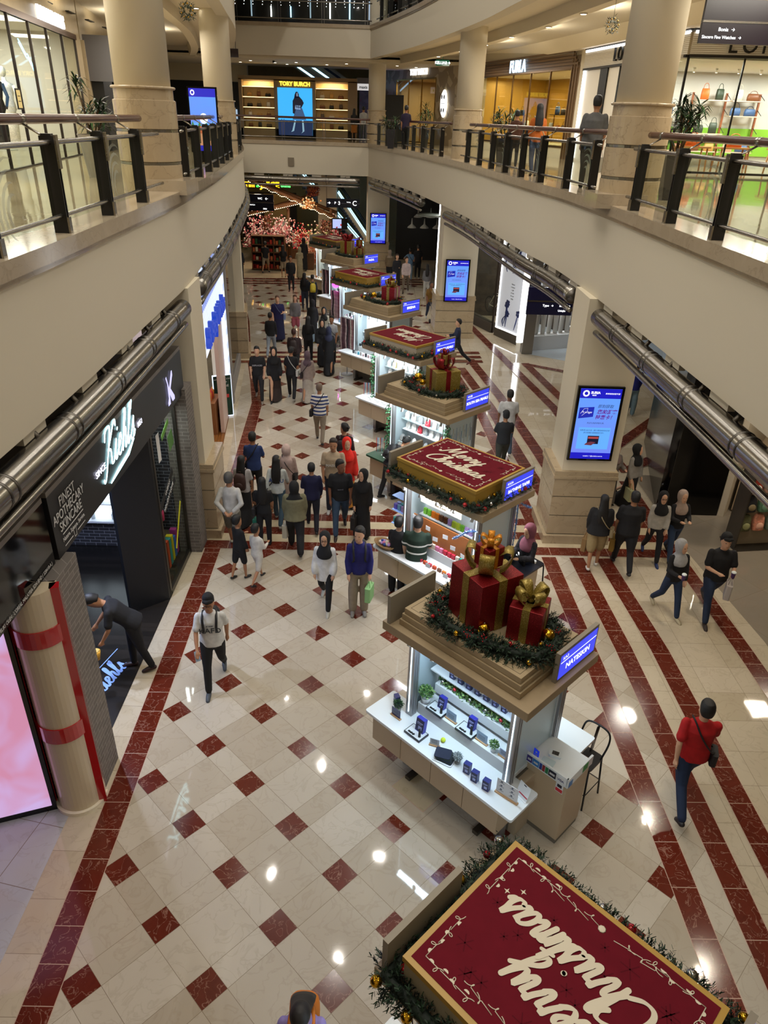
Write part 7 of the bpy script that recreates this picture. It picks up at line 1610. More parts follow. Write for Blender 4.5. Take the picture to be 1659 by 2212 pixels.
gift(kl(C7, EA, -.15, .0, gz), EA+rad(30), .48, .55, gl_gold, gl_red, 'gold gift box with a big red bow on the eighth kiosk', .10, .55); gift(kl(C7, EA, .42, .15, gz), EA+rad(10), .34, .32, gl_gold, gl_red, 'smaller gold gift box at the right on the eighth kiosk', .06, .3); gift(kl(C7, EA, .42, .15, gz+.38), EA, .2, .26, gl_gold, gl_red, 'small gold gift box stacked on the right one, eighth kiosk', .04, .2)
garland([(-.62, .1, 0), (-.5, -.3, 0), (0, -.42, 0), (.5, -.36, 0), (.74, 0, 0), (.4, .4, 0), (-.3, .42, 0)], kl(C7, EA, 0, 0, gz), EA, 350, 'pine wreath around the gold gift boxes, eighth kiosk', balls=7, seed=17, bs=.05, rad_=.12)
smallstock(C7, 'eighth kiosk', 9, ['d8dce0', 'c89a5a', 'e0c8a0', '3a2a2a'], 9); scarfrack(C7, 'eighth kiosk', -1.25, -.2, 12, 6)
C8 = (.55, 31.6)
kiosk(C8, 'farthest kiosk with a brown panel and lit garland on its roof, before the christmas stall', '', 'KA9', steps=False, light=26, warm=(1, .88, .7))
o, P = xmas_panel(C8, EA, M('panel_brown', '6a5238', .6), True, 'farthest brown-looking christmas panel, ninth kiosk', detail=1); garland(P, (C8[0], C8[1], 2.43), EA, 300, 'lit pine garland around the farthest panel, ninth kiosk', balls=16, seed=18, bs=.04)
smallstock(C8, 'farthest kiosk', 10, ['d8a868', 'b06a3a', 'e0c8a0', 'd8dce0'], 8)
for o in list(BU.values()):
    for c in list(o.children): bpy.data.objects.remove(c)
    bpy.data.objects.remove(o)
# ================================================================ people
def vox(m, name, mat, parent=None, vs=.016, it=3):
    me = bpy.data.meshes.new(name); me.from_pydata(m.v, [], m.f); o = bpy.data.objects.new(name, me); COL.objects.link(o)
    r = o.modifiers.new('r', 'REMESH'); r.mode = 'VOXEL'; r.voxel_size = vs; r.use_smooth_shade = True
    s = o.modifiers.new('s', 'SMOOTH'); s.factor = .5; s.iterations = it
    m2 = bpy.data.meshes.new_from_object(o.evaluated_get(bpy.context.evaluated_depsgraph_get())); o.modifiers.clear(); o.data = m2; bpy.data.meshes.remove(me)
    m2.materials.clear(); m2.materials.append(mat); m2.polygons.foreach_set('use_smooth', [True]*len(m2.polygons))
    if parent is not None: o.parent = parent
    return o
def capsule(m, pts, rs, flat=None):
    pts = [V(p) for p in pts]; a = (pts[0]-pts[1]).normalized(); b = (pts[-1]-pts[-2]).normalized(); r0, r1 = rs[0], rs[-1]
    P = [pts[0]+a*r0*.95, pts[0]+a*r0*.7] + pts + [pts[-1]+b*r1*.7, pts[-1]+b*r1*.95]; R = [r0*.25, r0*.72] + list(rs) + [r1*.72, r1*.25]
    m.tube(P, R, 10, flat=flat)
def loft(m, rings, T, seg=18):
    """rings: (z, rx, ry, yoff)"""
    vs = []; R = list(rings); n = len(R)
    for z, rx, ry, yo in R:
        for k in range(seg): a = 2*pi*k/seg; vs.append(T @ V((rx*cos(a), yo+ry*sin(a), z)))
    m.add(vs, [(i*seg+k, i*seg+(k+1) % seg, (i+1)*seg+(k+1) % seg, (i+1)*seg+k) for i in range(n-1) for k in range(seg)] + [tuple(range(seg-1, -1, -1)), tuple((n-1)*seg+k for k in range(seg))])
SK = {k: M('skin_'+k, c, .55) for k, c in dict(l='c99c7e', m='a67656', d='7a4e38').items()}
ARMS = dict(down=((6, 9, 14, 4), (6, 9, 14, 4)), walkA=((24, 9, 22, 4), (-22, 10, 14, 2)), walkB=((-22, 10, 14, 2), (24, 9, 22, 4)), back=((-30, 18, 4, 44), (-30, 18, 4, 44)), holdR=((6, 9, 14, 4), (14, 9, 80, 18)), holdL=((14, 9, 80, 18), (6, 9, 14, 4)), both=((18, 10, 78, 26), (18, 10, 78, 26)), hips=((-18, 40, 50, 46), (-18, 40, 50, 46)), reach=((60, 10, 18, 0), (48, 14, 22, 10)), hipR=((6, 9, 14, 4), (-24, 44, 60, 40)))
LEGS = dict(stand=((0, 0), (0, 0)), walkA=((-16, 26), (20, 4)), walkB=((20, 4), (-16, 26)), wide=((8, 6), (-10, 8)), sit=((84, 80), (78, 84)), stride=((26, 6), (-30, 20)))
def person(label, x, y, hd, H=1.68, top=('15151a', 's'), bot=('p', '14141a'), hair=('short', '100c0a'), shoe='18181a', arms='down', legs='stand', sk='m', z0=0, lean=0, look=0, nod=0, build=1.0, q=None, extras=(), tmat=None, gest=None):
    k = H/1.72; d = (V((x, y, z0+1))-CAM).length; vs = q or (.0115 if d < 11 else .016 if d < 17 else .024 if d < 27 else .034); vs = vs/k
    L_ = {}
    Tb = Matrix.Translation((0, 0, .95)) @ Matrix.Rotation(rad(lean), 4, 'X') @ Matrix.Translation((0, 0, -.95))
    low = 9
    for s, (th, kn) in zip((-1, 1), LEGS[legs]):
        hp = V((s*.09, 0, .90)); th_, kn_ = rad(th), rad(kn)
        ke = hp + V((s*.01, -sin(th_)*.42, -cos(th_)*.42)); an = ke + V((0, -sin(th_-kn_)*.41, -cos(th_-kn_)*.41)); L_[s] = (hp, ke, an, th_-kn_); low = min(low, an.z)
    dz = .075-low; sh = Matrix.Translation((0, 0, dz)) 
    U = sh @ Tb; hs = 1.10 if H > 1.4 else 1.3; Hd = U @ Matrix.Translation((0, 0, 1.49)) @ Matrix.Scale(hs, 4) @ Matrix.Translation((0, 0, -1.49)) @ Matrix.Translation((0, 0, 1.50)) @ Matrix.Rotation(rad(look), 4, 'Z') @ Matrix.Rotation(rad(nod), 4, 'X') @ Matrix.Translation((0, 0, -1.50))
    A_ = {}
    for s, (sw, ou, el, inn) in zip((-1, 1), gest or ARMS[arms]):
        sw, ou, el, inn = map(rad, (sw, ou, el, inn)); so = V((s*.158*min(build, 1.15), 0, 1.385)); e_ = so + V((s*sin(ou), -sin(sw)*cos(ou), -cos(sw)*cos(ou)))*.275; f = V((-s*sin(inn), -sin(sw+el)*cos(inn), -cos(sw+el)*cos(inn))); w = e_ + f*.245; A_[s] = (U@so, U@e_, U@w, (U.to_3x3()@f))
    B = build; m = MB(); T0 = U
    loft(m, [(.84, .10*B, .08, .0), (.90, .155*B, .105*B, .01), (.98, .15*B, .10*B, .005), (1.08, .13*B, .09*B, 0), (1.2, .145*B, .10*B, -.005), (1.32, .165*B, .105*B, 0), (1.40, .15*B, .085, .005), (1.445, .08, .06, .01)], T0)
    capsule(m, [U@V((0, .005, 1.42)), Hd@V((0, -.005, 1.54))], [.058, .052])
    loft(m, [(1.485, .03, .03, -.05), (1.50, .046, .055, -.035), (1.54, .062, .075, -.018), (1.60, .071, .088, -.005), (1.66, .070, .09, .002), (1.70, .055, .072, .006), (1.722, .025, .03, .008)], Hd)
    capsule(m, [Hd@V((0, -.088, 1.595)), Hd@V((0, -.104, 1.568))], [.009, .013])
    for s in (-1, 1): m.ball(Hd@V((s*.074, .005, 1.59)), .02, 8, 6, 0, (.5, .9, 1.4))
    for s in (-1, 1):
        so, e_, w, f = A_[s]; capsule(m, [so, so.lerp(e_, .5), e_], [.046*B, .041*B, .036]); capsule(m, [e_, e_.lerp(w, .4), w], [.038, .036, .026])
        sd = f.orthogonal().normalized(); side = V((0, 1, 0)) if abs(f.y) < .7 else V((1, 0, 0)); sd = (side - f*side.dot(f)).normalized(); nn_ = f.cross(sd); c = w + f*.045
        capsule(m, [w, c+f*.02], [.027, .036], flat=None)
        for j in range(4):
            b0 = c + sd*(.030-.020*j) + f*.03; ln = (.060, .070, .066, .052)[j]; cu = nn_*(-.010*(s)) ; capsule(m, [b0, b0+f*ln*.5+cu*.4, b0+f*ln*.95+cu*1.8], [.0105, .0095, .0085])
        capsule(m, [w+f*.02+sd*.02, w+f*.05+sd*.045, w+f*.075+sd*.05+nn_*(-.01*s)], [.013, .011, .009])
        hp, ke, an, ang = L_[s]; hp, ke, an = sh@hp, sh@ke, sh@an
        capsule(m, [hp, hp.lerp(ke, .5), ke], [.082*B, .068*B, .05]); capsule(m, [ke, ke.lerp(an, .35), an], [.05, .05, .034])
        fd = V((0, -cos(ang), -abs(sin(ang))*.5)); fd.normalize(); capsule(m, [an+V((0, .02, -.04)), an+fd*.11+V((s*.01, 0, -.05))], [.030, .026])
    m.v = [tuple(V(v)*k) for v in m.v]
    body = vox(m, 'person', SK[sk], None, vs); body.location = (x, y, z0); body.rotation_euler = (0, 0, rad(hd)); tag(body, label, 'person')
    def part(m, nm, mat, v=None, it=3): m.v = [tuple(V(p)*k) for p in m.v]; return vox(m, nm, mat, body, v or vs, it)
    tc_, sl = top; mt = tmat or M('cloth_'+tc_, tc_, .85, var=.12, vscale=14)
    # trousers, shorts, skirt
    bt, bc = bot; bm = M('cloth_'+bc, bc, .85, var=.1, vscale=14); m = MB()
    if bt in ('p', 's', 'w'):
        loft(m, [(.80, .10, .09, 0), (.86, .165*B, .118*B, .01), (.95, .165*B, .118*B, .008), (1.03, .15*B, .105*B, 0)], T0 if lean < 20 else sh)
        for s in (-1, 1):
            hp, ke, an, ang = L_[s]; hp, ke, an = sh@hp, sh@ke, sh@an; wd = 1.35 if bt == 'w' else 1
            if bt == 's': e2 = ke+(hp-ke)*.05; capsule(m, [hp, hp.lerp(ke, .5), e2], [.098*B, .09*B, .082*B])
            else: capsule(m, [hp, hp.lerp(ke, .5), ke], [.097*B, .084*B, .068*wd]); capsule(m, [ke, ke.lerp(an, .4), an+(ke-an)*.06], [.068*wd, .064*wd, .055*wd])
        part(m, 'trousers' if bt != 's' else 'shorts', bm)
    else:
        an = (L_[-1][2]+L_[1][2])/2; y0 = an.y
        loft(m, [(.5 if bt == 'k2' else .07, .21*B, .20*B+abs(L_[-1][2].y-L_[1][2].y)*.35, y0*1.0), (.45, .19*B, .17*B, y0*.6), (.8, .18*B, .135*B, .01), (.95, .165*B, .12*B, .005), (1.05, .145*B, .10*B, 0)], sh); part(m, 'skirt', bm)
    # top
    m = MB(); hem = .86 if sl != 'a' else .70; fl = 1.0 if sl not in 'ac' else 1.12
    loft(m, [(hem, .175*B*fl, .13*B*fl, .008), (.98, .17*B, .122*B, .006), (1.08, .155*B, .112*B, 0), (1.2, .165*B, .118*B, -.005), (1.32, .172*B, .118*B, 0), (1.40, .150*B, .092, .005), (1.45, .09, .07, .01), (1.465, .07, .06, .01)], T0)
    for s in (-1, 1):
        so, e_, w, f = A_[s]; capsule(m, [so, so.lerp(e_, .5), so.lerp(e_, .72 if sl == 's' else 1)], [.054*B, .053*B, (.058 if sl == 's' else .047)*B])
        if sl != 's': wd = 1.5 if sl == 'a' else 1; capsule(m, [e_, e_.lerp(w, .5), e_.lerp(w, .9)], [.052, .047*wd, .040*wd])
    tp = part(m, 'shirt', mt)
    # shoes
    sm = M('shoe_'+shoe, shoe, .5)
    for s in (-1, 1):
        hp, ke, an, ang = L_[s]; an = sh@an; m = MB(); fd = V((0, -cos(ang), -abs(sin(ang))*.55)).normalized(); up = V((0, 0, 1))
        capsule(m, [an+V((0, .03, -.03)), an+fd*.07+V((s*.006, 0, -.035)), an+fd*.145+V((s*.012, 0, -.045))], [.040, .042, .034]); part(m, 'shoe', sm, max(vs, .012))
    # head covering
    ht, hc = hair; hm = M('hair_'+hc, hc, .6 if ht not in ('hijab', 'cap') else .85, var=.1, vscale=20); m = MB()
    if ht == 'hijab':
        loft(m, [(1.44, .05, .05, .0), (1.50, .085, .085, .012), (1.56, .098, .10, .028), (1.62, .100, .112, .032), (1.68, .092, .104, .030), (1.725, .062, .07, .026), (1.745, .02, .025, .024)], Hd)
        loft(m, [(1.22, .14, .135, -.02), (1.30, .175*B, .135, -.01), (1.38, .165*B, .12, .005), (1.44, .11, .10, .005), (1.50, .08, .08, .01)], T0)
        part(m, 'headscarf', hm)
    else:
        if ht in ('short', 'bun', 'long', 'curl', 'cap'):
            zo = .012 if ht == 'cap' else 0
            loft(m, [(1.56 if ht != 'long' else 1.5, .06, .05, .05), (1.60, .078, .072, .035), (1.645, .082, .088, .024), (1.69+zo, .078, .09, .010), (1.725+zo, .058, .07, .006), (1.742+zo, .02, .025, .006)], Hd)
        if ht == 'long': loft(m, [(1.16, .07, .025, .11), (1.30, .10, .035, .115), (1.44, .10, .045, .095), (1.56, .085, .06, .06), (1.62, .08, .07, .04)], Hd)
        if ht == 'bun': m.ball(Hd@V((0, .115, 1.66)), .04, 10, 8)
        part(m, 'hair' if ht != 'cap' else 'cap', hm, max(vs*.8, .011), 2)
        if ht == 'cap':
            m = MB(); capsule(m, [Hd@V((-.05, -.07, 1.672)), Hd@V((0, -.10, 1.676)), Hd@V((.05, -.07, 1.672))], [.03, .035, .03]); p_ = part(m, 'cap_brim', hm, .012, 1)
    if d < 16 and abs(((hd+look+180) % 360)-180) < 100:
        for s in (-1, 1): MB().ball(tuple(Hd@V((s*.030, -.084, 1.605))*k if False else (Hd@V((s*.030, -.082, 1.605)))*k), .0085*k, 8, 6, 0, (1.3, .8, .8)).build('eye', black, body)
        MB().ball(tuple((Hd@V((0, -.089, 1.54)))*k), .011*k, 8, 6, 0, (1.8, .5, .5)).build('mouth', M('lips', '7a3a34', .5), body)
        if 'glasses' in extras:
            q_ = MB()
            for s in (-1, 1): q_.tube([(Hd@V((s*.032+.022*cos(a), -.098, 1.605+.017*sin(a))))*k for a in [2*pi*j/12 for j in range(12)]], .003, 5, closed=True)
            q_.tube([(Hd@V((-.01, -.1, 1.608)))*k, (Hd@V((.01, -.1, 1.608)))*k], .003, 5); q_.build('glasses', black, body)
    Wl = Matrix.Translation((x, y, z0)) @ Matrix.Rotation(rad(hd), 4, 'Z') @ Matrix.Scale(k, 4)
    body['k'] = k
    for ex in extras:
        if isinstance(ex, str): continue
        kind, lb = ex[0], ex[1]; col = ex[2] if len(ex) > 2 else '111114'; cm = M('bag_'+col, col, .6)
        if kind == 'backpack':
            o = backpack(cm, cm, .95, straps=False); o.matrix_world = Wl @ U @ Matrix.Translation((0, .125, 1.0)) @ Matrix.Rotation(pi, 4, 'Z') @ Matrix.Scale(.95, 4)
            for s in (-1, 1): q_ = MB(); q_.tube(catmull([(s*.08, -.01, .42), (s*.10, .09, .47), (s*.11, .245, .40), (s*.10, .27, .2), (s*.14, .14, .05)], 4), .02, 6, flat=.35); q_.build('shoulder_strap', cm, o)
            tag(o, lb, 'backpack')
        elif kind == 'cross':
            q_ = MB(); q_.rbox(-.11, .11, -.04, .04, -.09, .09, .03); o = q_.build('shoulder_bag', cm); s = ex[3] if len(ex) > 3 else 1; o.matrix_world = Wl @ U @ Matrix.Translation((s*.20*B, .04, .93)) @ Matrix.Rotation(rad(80), 4, 'Z')
            Mi = o.matrix_world.inverted() @ Wl @ U; q_ = MB(); q_.tube(catmull([Mi @ V(p) for p in ((s*.2*B, .0, 1.0), (s*.05, -.135*B-.01, 1.2), (-s*.10, -.08, 1.43), (-s*.10, .04, 1.455), (s*.0, .125*B+.01, 1.28), (s*.15, .13*B, 1.08), (s*.2*B, .05, 1.0))], 4), .014, 6, flat=.5); q_.build('strap', cm, o); tag(o, lb, 'bag')
        elif kind == 'bag':
            s = ex[3]; so, e_, w, f = A_[s]; q_ = MB(); q_.rbox(-.13, .13, -.05, .05, -.42, -.14, .02); o = q_.build('carrier_bag', cm); o.location = Wl @ (w+f*.08); o.rotation_euler = (0, 0, rad(hd+70)); q_ = MB()
            for t in (-.03, .03): q_.tube([(-.07, t, -.14), (-.03, 0, 0), (.03, 0, 0), (.07, t, -.14)], .005, 5)
            q_.build('handle', cm, o); tag(o, lb, 'bag')
        elif kind == 'cup':
            s = ex[3]; so, e_, w, f = A_[s]; o = MB().lathe([(.028, -.05), (.038, .06), (.04, .065), (.03, .08)], (0, 0, 0), 14).build('paper_cup', cm); o.location = Wl @ (w+f*.09+V((0, -.02, .03))); tag(o, lb, 'cup'); MB().lathe([(.041, .058), (.041, .07), (.03, .082)], (0, 0, 0), 14).build('lid', innerW, o)
        elif kind == 'phone':
            s = ex[3]; so, e_, w, f = A_[s]; o = MB().rbox(-.036, .036, -.075, .075, -.004, .004, .01).build('phone', cm); o.location = Wl @ (w+f*.09); o.rotation_euler = (rad(60), 0, rad(hd+20)); tag(o, lb, 'phone')
        elif kind == 'print':
            m_ = Wl @ U; back = len(ex) > 5 and ex[5] == 'b'; o = text(ex[1], ex[3], M('print_'+col, col, .7), 'shirt_print', body, ext=.001, bold=.002); o.matrix_local = Matrix.Rotation(0, 4, 'Z') @ (Matrix.Scale(k, 4) @ U @ (plane_M((0, .128*B, ex[4]), (-1, 0, 0), (0, 0, 1)) if back else plane_M((0, -.133*B, ex[4]), (1, 0, 0), (0, 0, 1))))
    return body
K_, Wt = '121216', 'c9c9c6'
strm = M('striped_shirt', 'd8d4cc', .85); nt, b, nn = nodes(strm); tc = nn('TexCoord'); sp = nn('SeparateXYZ'); nt.links.new(tc.outputs['Object'], sp.inputs[0]); nt.links.new(mixc(nt, math_(nt, 'GREATER_THAN', math_(nt, 'FRACT', math_(nt, 'MULTIPLY', sp.outputs[2], 10.5)), .55), s2l('d8d4cc'), s2l('26386e')), b.inputs['Base Color'])
jer = M('green_jersey', '12281c', .85); nt, b, nn = nodes(jer); tc = nn('TexCoord'); sp = nn('SeparateXYZ'); nt.links.new(tc.outputs['Object'], sp.inputs[0]); z_ = sp.outputs[2]
f1 = math_(nt, 'LESS_THAN', math_(nt, 'ABSOLUTE', math_(nt, 'SUBTRACT', z_, 1.22)), .016); f2 = math_(nt, 'LESS_THAN', math_(nt, 'ABSOLUTE', math_(nt, 'SUBTRACT', z_, 1.07)), .014); nt.links.new(mixc(nt, math_(nt, 'MAXIMUM', f1, f2), s2l('12281c'), s2l('d8d8d4')), b.inputs['Base Color'])
dots = M('dotted_blouse', '17120f', .85, var=.9, vscale=70)
flor = M('floral_blouse', '1c1a20', .85, var=.95, vscale=45)
person('person in white printed tee and backwards black cap walking toward us', .46, 4.42, 8, 1.67, (Wt, 's'), ('p', K_), ('cap', K_), '3a4048', 'walkA', 'walkB', extras=('glasses', ('print', 'KAFD', '33363c', .13, 1.20), ('print', 'al nassr', '55585e', .035, 1.29), ('backpack', 'black backpack on the person in white printed tee', K_), ('phone', 'phone held low by the person in white printed tee', '8fa4b8', -1)), build=1.1)
person('person in black bending forward in the apothecary doorway', -.82, 4.72, -72, 1.72, (K_, 's'), ('p', K_), ('short', '14110f'), '2a1210', 'reach', 'wide', lean=42, nod=25, build=1.15)
o = MB().lathe([(.045, 0), (.07, .15), (.06, .15)], (0, 0, 0), 14, 0).build('popcorn_tub', M('tub_yellow', 'd8a030', .5, var=.5, vscale=30), loc=(-1.22, 4.22, .60)); tag(o, 'yellow patterned snack tub in the hand of the bending person', 'tub'); MB().lathe([(.058, .14), (.05, .17)], (0, 0, 0), 12).build('popcorn', M('popcorn', 'e0c070', .8), o)
person('person in white loose blouse, black headscarf and glasses walking toward us', 1.98, 6.5, -6, 1.54, ('d2d2d0', 'a'), ('p', K_), ('hijab', K_), 'b8b4a8', 'down', 'walkA', 'l', extras=('glasses',))
person('person in royal blue sweater and khaki trousers carrying a green box bag', 2.58, 6.33, 4, 1.72, ('18185e', 'l'), ('w', '8d7f6c'), ('short', '0e0b0a'), '8a8680', 'down', 'stand', 'l', look=-25, extras=(('backpack', 'dark backpack on the person in royal blue sweater', '14141c'), ('bag', 'clear carrier bag with a green box held beside khaki trousers', '8ab87a', 1)))
person('child in black tracksuit with white sleeve stripe', .32, 7.33, 140, 1.30, (K_, 'l'), ('s', K_), ('short', '0e0b0a'), K_, 'holdR', 'wide', 'm')
person('child in white tracksuit, hand by the ear', .67, 7.22, 150, 1.22, ('c8c4bc', 'l'), ('s', 'c0bab2'), ('short', '0e0b0a'), '201e20', 'holdL', 'walkA', 'm')
person('grey-haired person in white long-sleeved top with hands clasped behind', .0, 8.35, 178, 1.72, ('b4b2ae', 'l'), ('s', '6a665c'), ('short', '4a4846'), 'b0a898', 'back', 'walkA')
person('person with brown backpack and ponytail behind the grey-haired person', .03, 9.5, 172, 1.55, ('a8a4a4', 's'), ('k', K_), ('long', '0e0b0a'), '6a4a38', 'down', 'walkB', extras=(('backpack', 'brown backpack beside the near left pillar', '3a2420'),))
person('person in blue shirt with black sling bag, seen from behind at left', .12, 10.38, 180, 1.68, ('203464', 's'), ('p', K_), ('short', '0e0b0a'), K_, 'both', 'stand', extras=(('cross', 'black sling bag on the person in blue shirt', K_, 1),))
person('person in khaki cap and white jacket with blue back lettering', .76, 9.45, 178, 1.60, ('b4b8b4', 'l'), ('p', '2e4454'), ('long', '0e0b0a'), '8a8680', 'walkA', 'walkA', extras=(('print', 'ADLU', '283c78', .13, 1.2, 'b'), ('cross', 'large black shoulder bag on the person in white jacket', K_, 1)))
o = MB().ball((0, 0, 0), .1, 14, 8, 0, (.9, 1.0, .6)).build('khaki_cap', M('khaki', '8a7a60', .8), loc=(.76, 9.45, 1.54)); tag(o, 'khaki baseball cap on the person in white jacket', 'cap'); MB().ball((0, .09, -.01), .06, 10, 6, 0, (1, 1, .2)).build('brim', M('khaki', '8a7a60', .8), o)
person('person in pale pink headscarf and coat, back to us', .88, 10.15, 175, 1.56, ('b09890', 'a'), ('k', 'a08c84'), ('hijab', 'c0a8a0'), K_, 'down', 'walkB', extras=(('cross', 'black strap bag across the pale pink coat', K_, -1),))
person('long-haired person in black tee carrying a teal bag', .6, 8.55, 182, 1.50, (K_, 's'), ('p', K_), ('long', '0c0a0a'), K_, 'down', 'stand', extras=(('bag', 'teal shopping bag beside the long-haired person in black', '14705c', 1), ('cross', 'small black waist bag on the long-haired person', '1c1c20', 1)))
person('broad person in olive top and long black headscarf with white carrier bag', 1.25, 8.35, 186, 1.58, ('6e6a50', 'c'), ('w', K_), ('hijab', '101013'), K_, 'down', 'walkA', build=1.3, extras=(('bag', 'crinkled white carrier bag beside the olive top', 'b8b4a8', 1),))
person('short-haired person in dark navy sweater seen from behind', 1.5, 9.25, 184, 1.55, ('141438', 'l'), ('p', '141420'), ('short', '0c0a0a'), K_, 'holdR', 'walkA', build=1.1)
person('balding person in beige tee with white print', 1.9, 10.0, 0, 1.74, ('a8947a', 's'), ('p', '23283a'), ('short', '2a201a'), 'c0c0bc', 'down', 'stand', extras=(('print', 'MAISON', 'd0ccc4', .08, 1.2),), build=1.15)
person('person in bright red headscarf and red dress', 2.18, 10.25, 12, 1.66, ('c0200e', 'a'), ('k', 'b0701c'), ('hijab', 'd8200c'), K_, 'down', 'stand', 'l')
person('person in maroon top with hair in a bun', 2.08, 11.1, 170, 1.66, ('2a1216', 'l'), ('p', K_), ('bun', '0e0b0a'), K_, 'holdR', 'stand', look=60, extras=(('backpack', 'dark backpack on the person in maroon top', '1a1416'),))
person('tall person in black tee and jeans looking sideways', 2.1, 9.12, 4, 1.70, (K_, 's'), ('p', '33475e'), ('short', '0e0b0a'), '2a1a16', 'down', 'walkB', 'd', look=40, build=1.15, extras=(('print', 'apparel', '50505a', .04, 1.15),))
person('person in black headscarf and dotted blouse beside the tall person in black', 2.56, 8.95, 2, 1.54, (K_, 'l'), ('k', K_), ('hijab', '0e0e10'), K_, 'down', 'stand', 'l', look=-35, tmat=dots, extras=(('bag', 'small black handbag of the person in dotted blouse', '1c1a1c', -1),))
person('person in blue and white striped polo walking away with sling bag', 1.28, 13.9, 178, 1.66, ('d8d4cc', 's'), ('p', '7d7060'), ('short', '6a5a4c'), K_, 'down', 'walkA', tmat=strm, build=1.1, extras=(('cross', 'black sling bag on the striped polo', K_, 1),))
person('bearded person in black graphic tee at the left of four walkers', -.84, 17.02, 6, 1.69, (K_, 's'), ('p', '1a1a1e'), ('short', '14100e'), '8a8074', 'down', 'walkA', 'l', build=1.1, extras=(('print', 'DISPLACED', '9a9a9e', .06, 1.2),))
person('person in long black robe and headscarf with brown inner dress', -.35, 17.1, 4, 1.66, (K_, 'a'), ('k', '2a1c18'), ('hijab', '101012'), K_, 'down', 'walkB', 'l', extras=('glasses',))
person('person in black seen from behind with white bag strap', .15, 17.2, 180, 1.66, ('141418', 's'), ('p', '141418'), ('short', '0e0b0a'), '8a8680', 'down', 'walkA', extras=(('cross', 'white sling strap bag on the person in black', 'b8b8b4', -1),))
person('person in mauve headscarf and pale long dress walking away', .65, 17.15, 178, 1.56, ('8f7f78', 'a'), ('k', 'a39b90'), ('hijab', '5c4a52'), 'a89888', 'down', 'walkB', extras=(('cross', 'small dark bag at the side of the pale long dress', '241c20', 1),))
person('person in dark jacket and light jeans walking away', -1.1, 21.6, 178, 1.6, (K_, 'l'), ('p', '8a94a0'), ('short', '0e0b0a'), 'a8a8a8', 'down', 'walkB')
person('person in navy dress with crossed strap beside the pink shorts', -1.12, 23.7, 8, 1.70, ('161648', 's'), ('k', '14143a'), ('short', '5a4030'), K_, 'holdR', 'stand', 'l', build=1.25, extras=(('cross', 'pale crossbody bag on the navy dress', '6a7a9a', 1),))
person('person in grey cardigan and pink shorts', -.52, 24.3, 0, 1.62, ('6c6a6a', 'l'), ('s', 'b05a68'), ('long', '4a2c1e'), 'a87a5a', 'down', 'stand', 'l')
person('person with auburn hair in brown vest carrying a big dark bag', -.02, 19.5, 176, 1.6, ('2c1c1e', 'l'), ('p', K_), ('short', '3a1c14'), K_, 'down', 'walkA', build=1.2, extras=(('backpack', 'brown sack-like backpack on the auburn-haired person', '2e2220'),))
person('person in black with a pale blue jacket over the arm', .3, 21.0, 180, 1.62, (K_, 'l'), ('p', K_), ('long', '0e0b0a'), K_, 'holdL', 'stand', extras=(('bag', 'pale blue folded jacket hanging from the arm of the person in black', '8aa4b8', -1),))
person('person in black robe behind the pale blue jacket', .22, 23.6, 182, 1.62, (K_, 'a'), ('k', K_), ('hijab', '101012'), K_, 'down', 'stand')
person('person in cream cardigan and black headscarf facing us near the sixth kiosk', .74, 22.5, 2, 1.6, ('a8a494', 'l'), ('p', K_), ('hijab', '101012'), K_, 'down', 'stand', 'l')
person('person in black top with white flowers and black headscarf', .82, 20.6, 8, 1.62, (K_, 'l'), ('k', K_), ('hijab', '101012'), K_, 'down', 'stand', 'l', tmat=M('flower_top', '1a1a1c', .85, var=.98, vscale=12))
person('person in white tee with neck strap near the scarf rack', 1.12, 21.0, -8, 1.66, ('b8bcc0', 's'), ('p', K_), ('short', '0e0b0a'), K_, 'down', 'stand', 'm', extras=(('cross', 'thin dark sling bag on the white tee', K_, 1),))
person('person in black with a patterned navy headscarf, back to us', 1.1, 19.9, 180, 1.6, (K_, 'a'), ('k', K_), ('hijab', '2a2e48'), K_, 'down', 'walkA')
person('long-haired person in black with a red carrier bag', -.62, 28.9, 175, 1.6, (K_, 'l'), ('p', '2a3040'), ('long', '0e0b0a'), K_, 'down', 'stand', extras=(('bag', 'bright red carrier bag far down the hall', 'd02814', 1),))
person('person in dark sweater with yellow and blue backpack', -.22, 28.4, 190, 1.62, ('1a2030', 'l'), ('p', K_), ('bun', '0e0b0a'), K_, 'holdR', 'stand', extras=(('backpack', 'blue backpack with yellow trim far down the hall', 'a8921a'),))
person('person in dark hooded jacket standing in the middle of the far hall', -1.68, 32.7, 0, 1.66, (K_, 'l'), ('p', '1a1a20'), ('short', '2a201c'), K_, 'down', 'stand', build=1.1)
person('person in black tee and beige shorts walking away before the stall', -3.6, 37.2, 178, 1.7, (K_, 's'), ('s', '8a7a64'), ('short', '0e0b0a'), '14203a', 'down', 'stride')
person('person in black tee and pale shorts before the stall shelves', -2.5, 36.2, 182, 1.62, (K_, 's'), ('s', '9a8a70'), ('long', '0e0b0a'), '6a4a38', 'down', 'stand')
person('person in a long cream dress before the stall', -1.6, 36.0, 200, 1.6, ('a89c7c', 'a'), ('k', 'a09474'), ('hijab', 'a89c7c'), K_, 'both', 'stand')
person('tall person in long black robe before the stall', -1.6, 38.2, 190, 1.75, (K_, 'a'), ('k', K_), ('hijab', '101012'), K_, 'down', 'stand')
person('person in dark clothes at the far left edge of the hall by the pillar', -4.6, 35.0, 175, 1.7, ('20242a', 'l'), ('p', K_), ('short', '0e0b0a'), 'a8a8a8', 'down', 'stand')
person('person in pinkish white shirt and taupe trousers, hand in pocket', 4.02, 33.3, -6, 1.74, ('b8a8a8', 'l'), ('p', '5e5244'), ('short', '2a1c16'), '2a1c16', 'down', 'walkB', 'l', look=30)
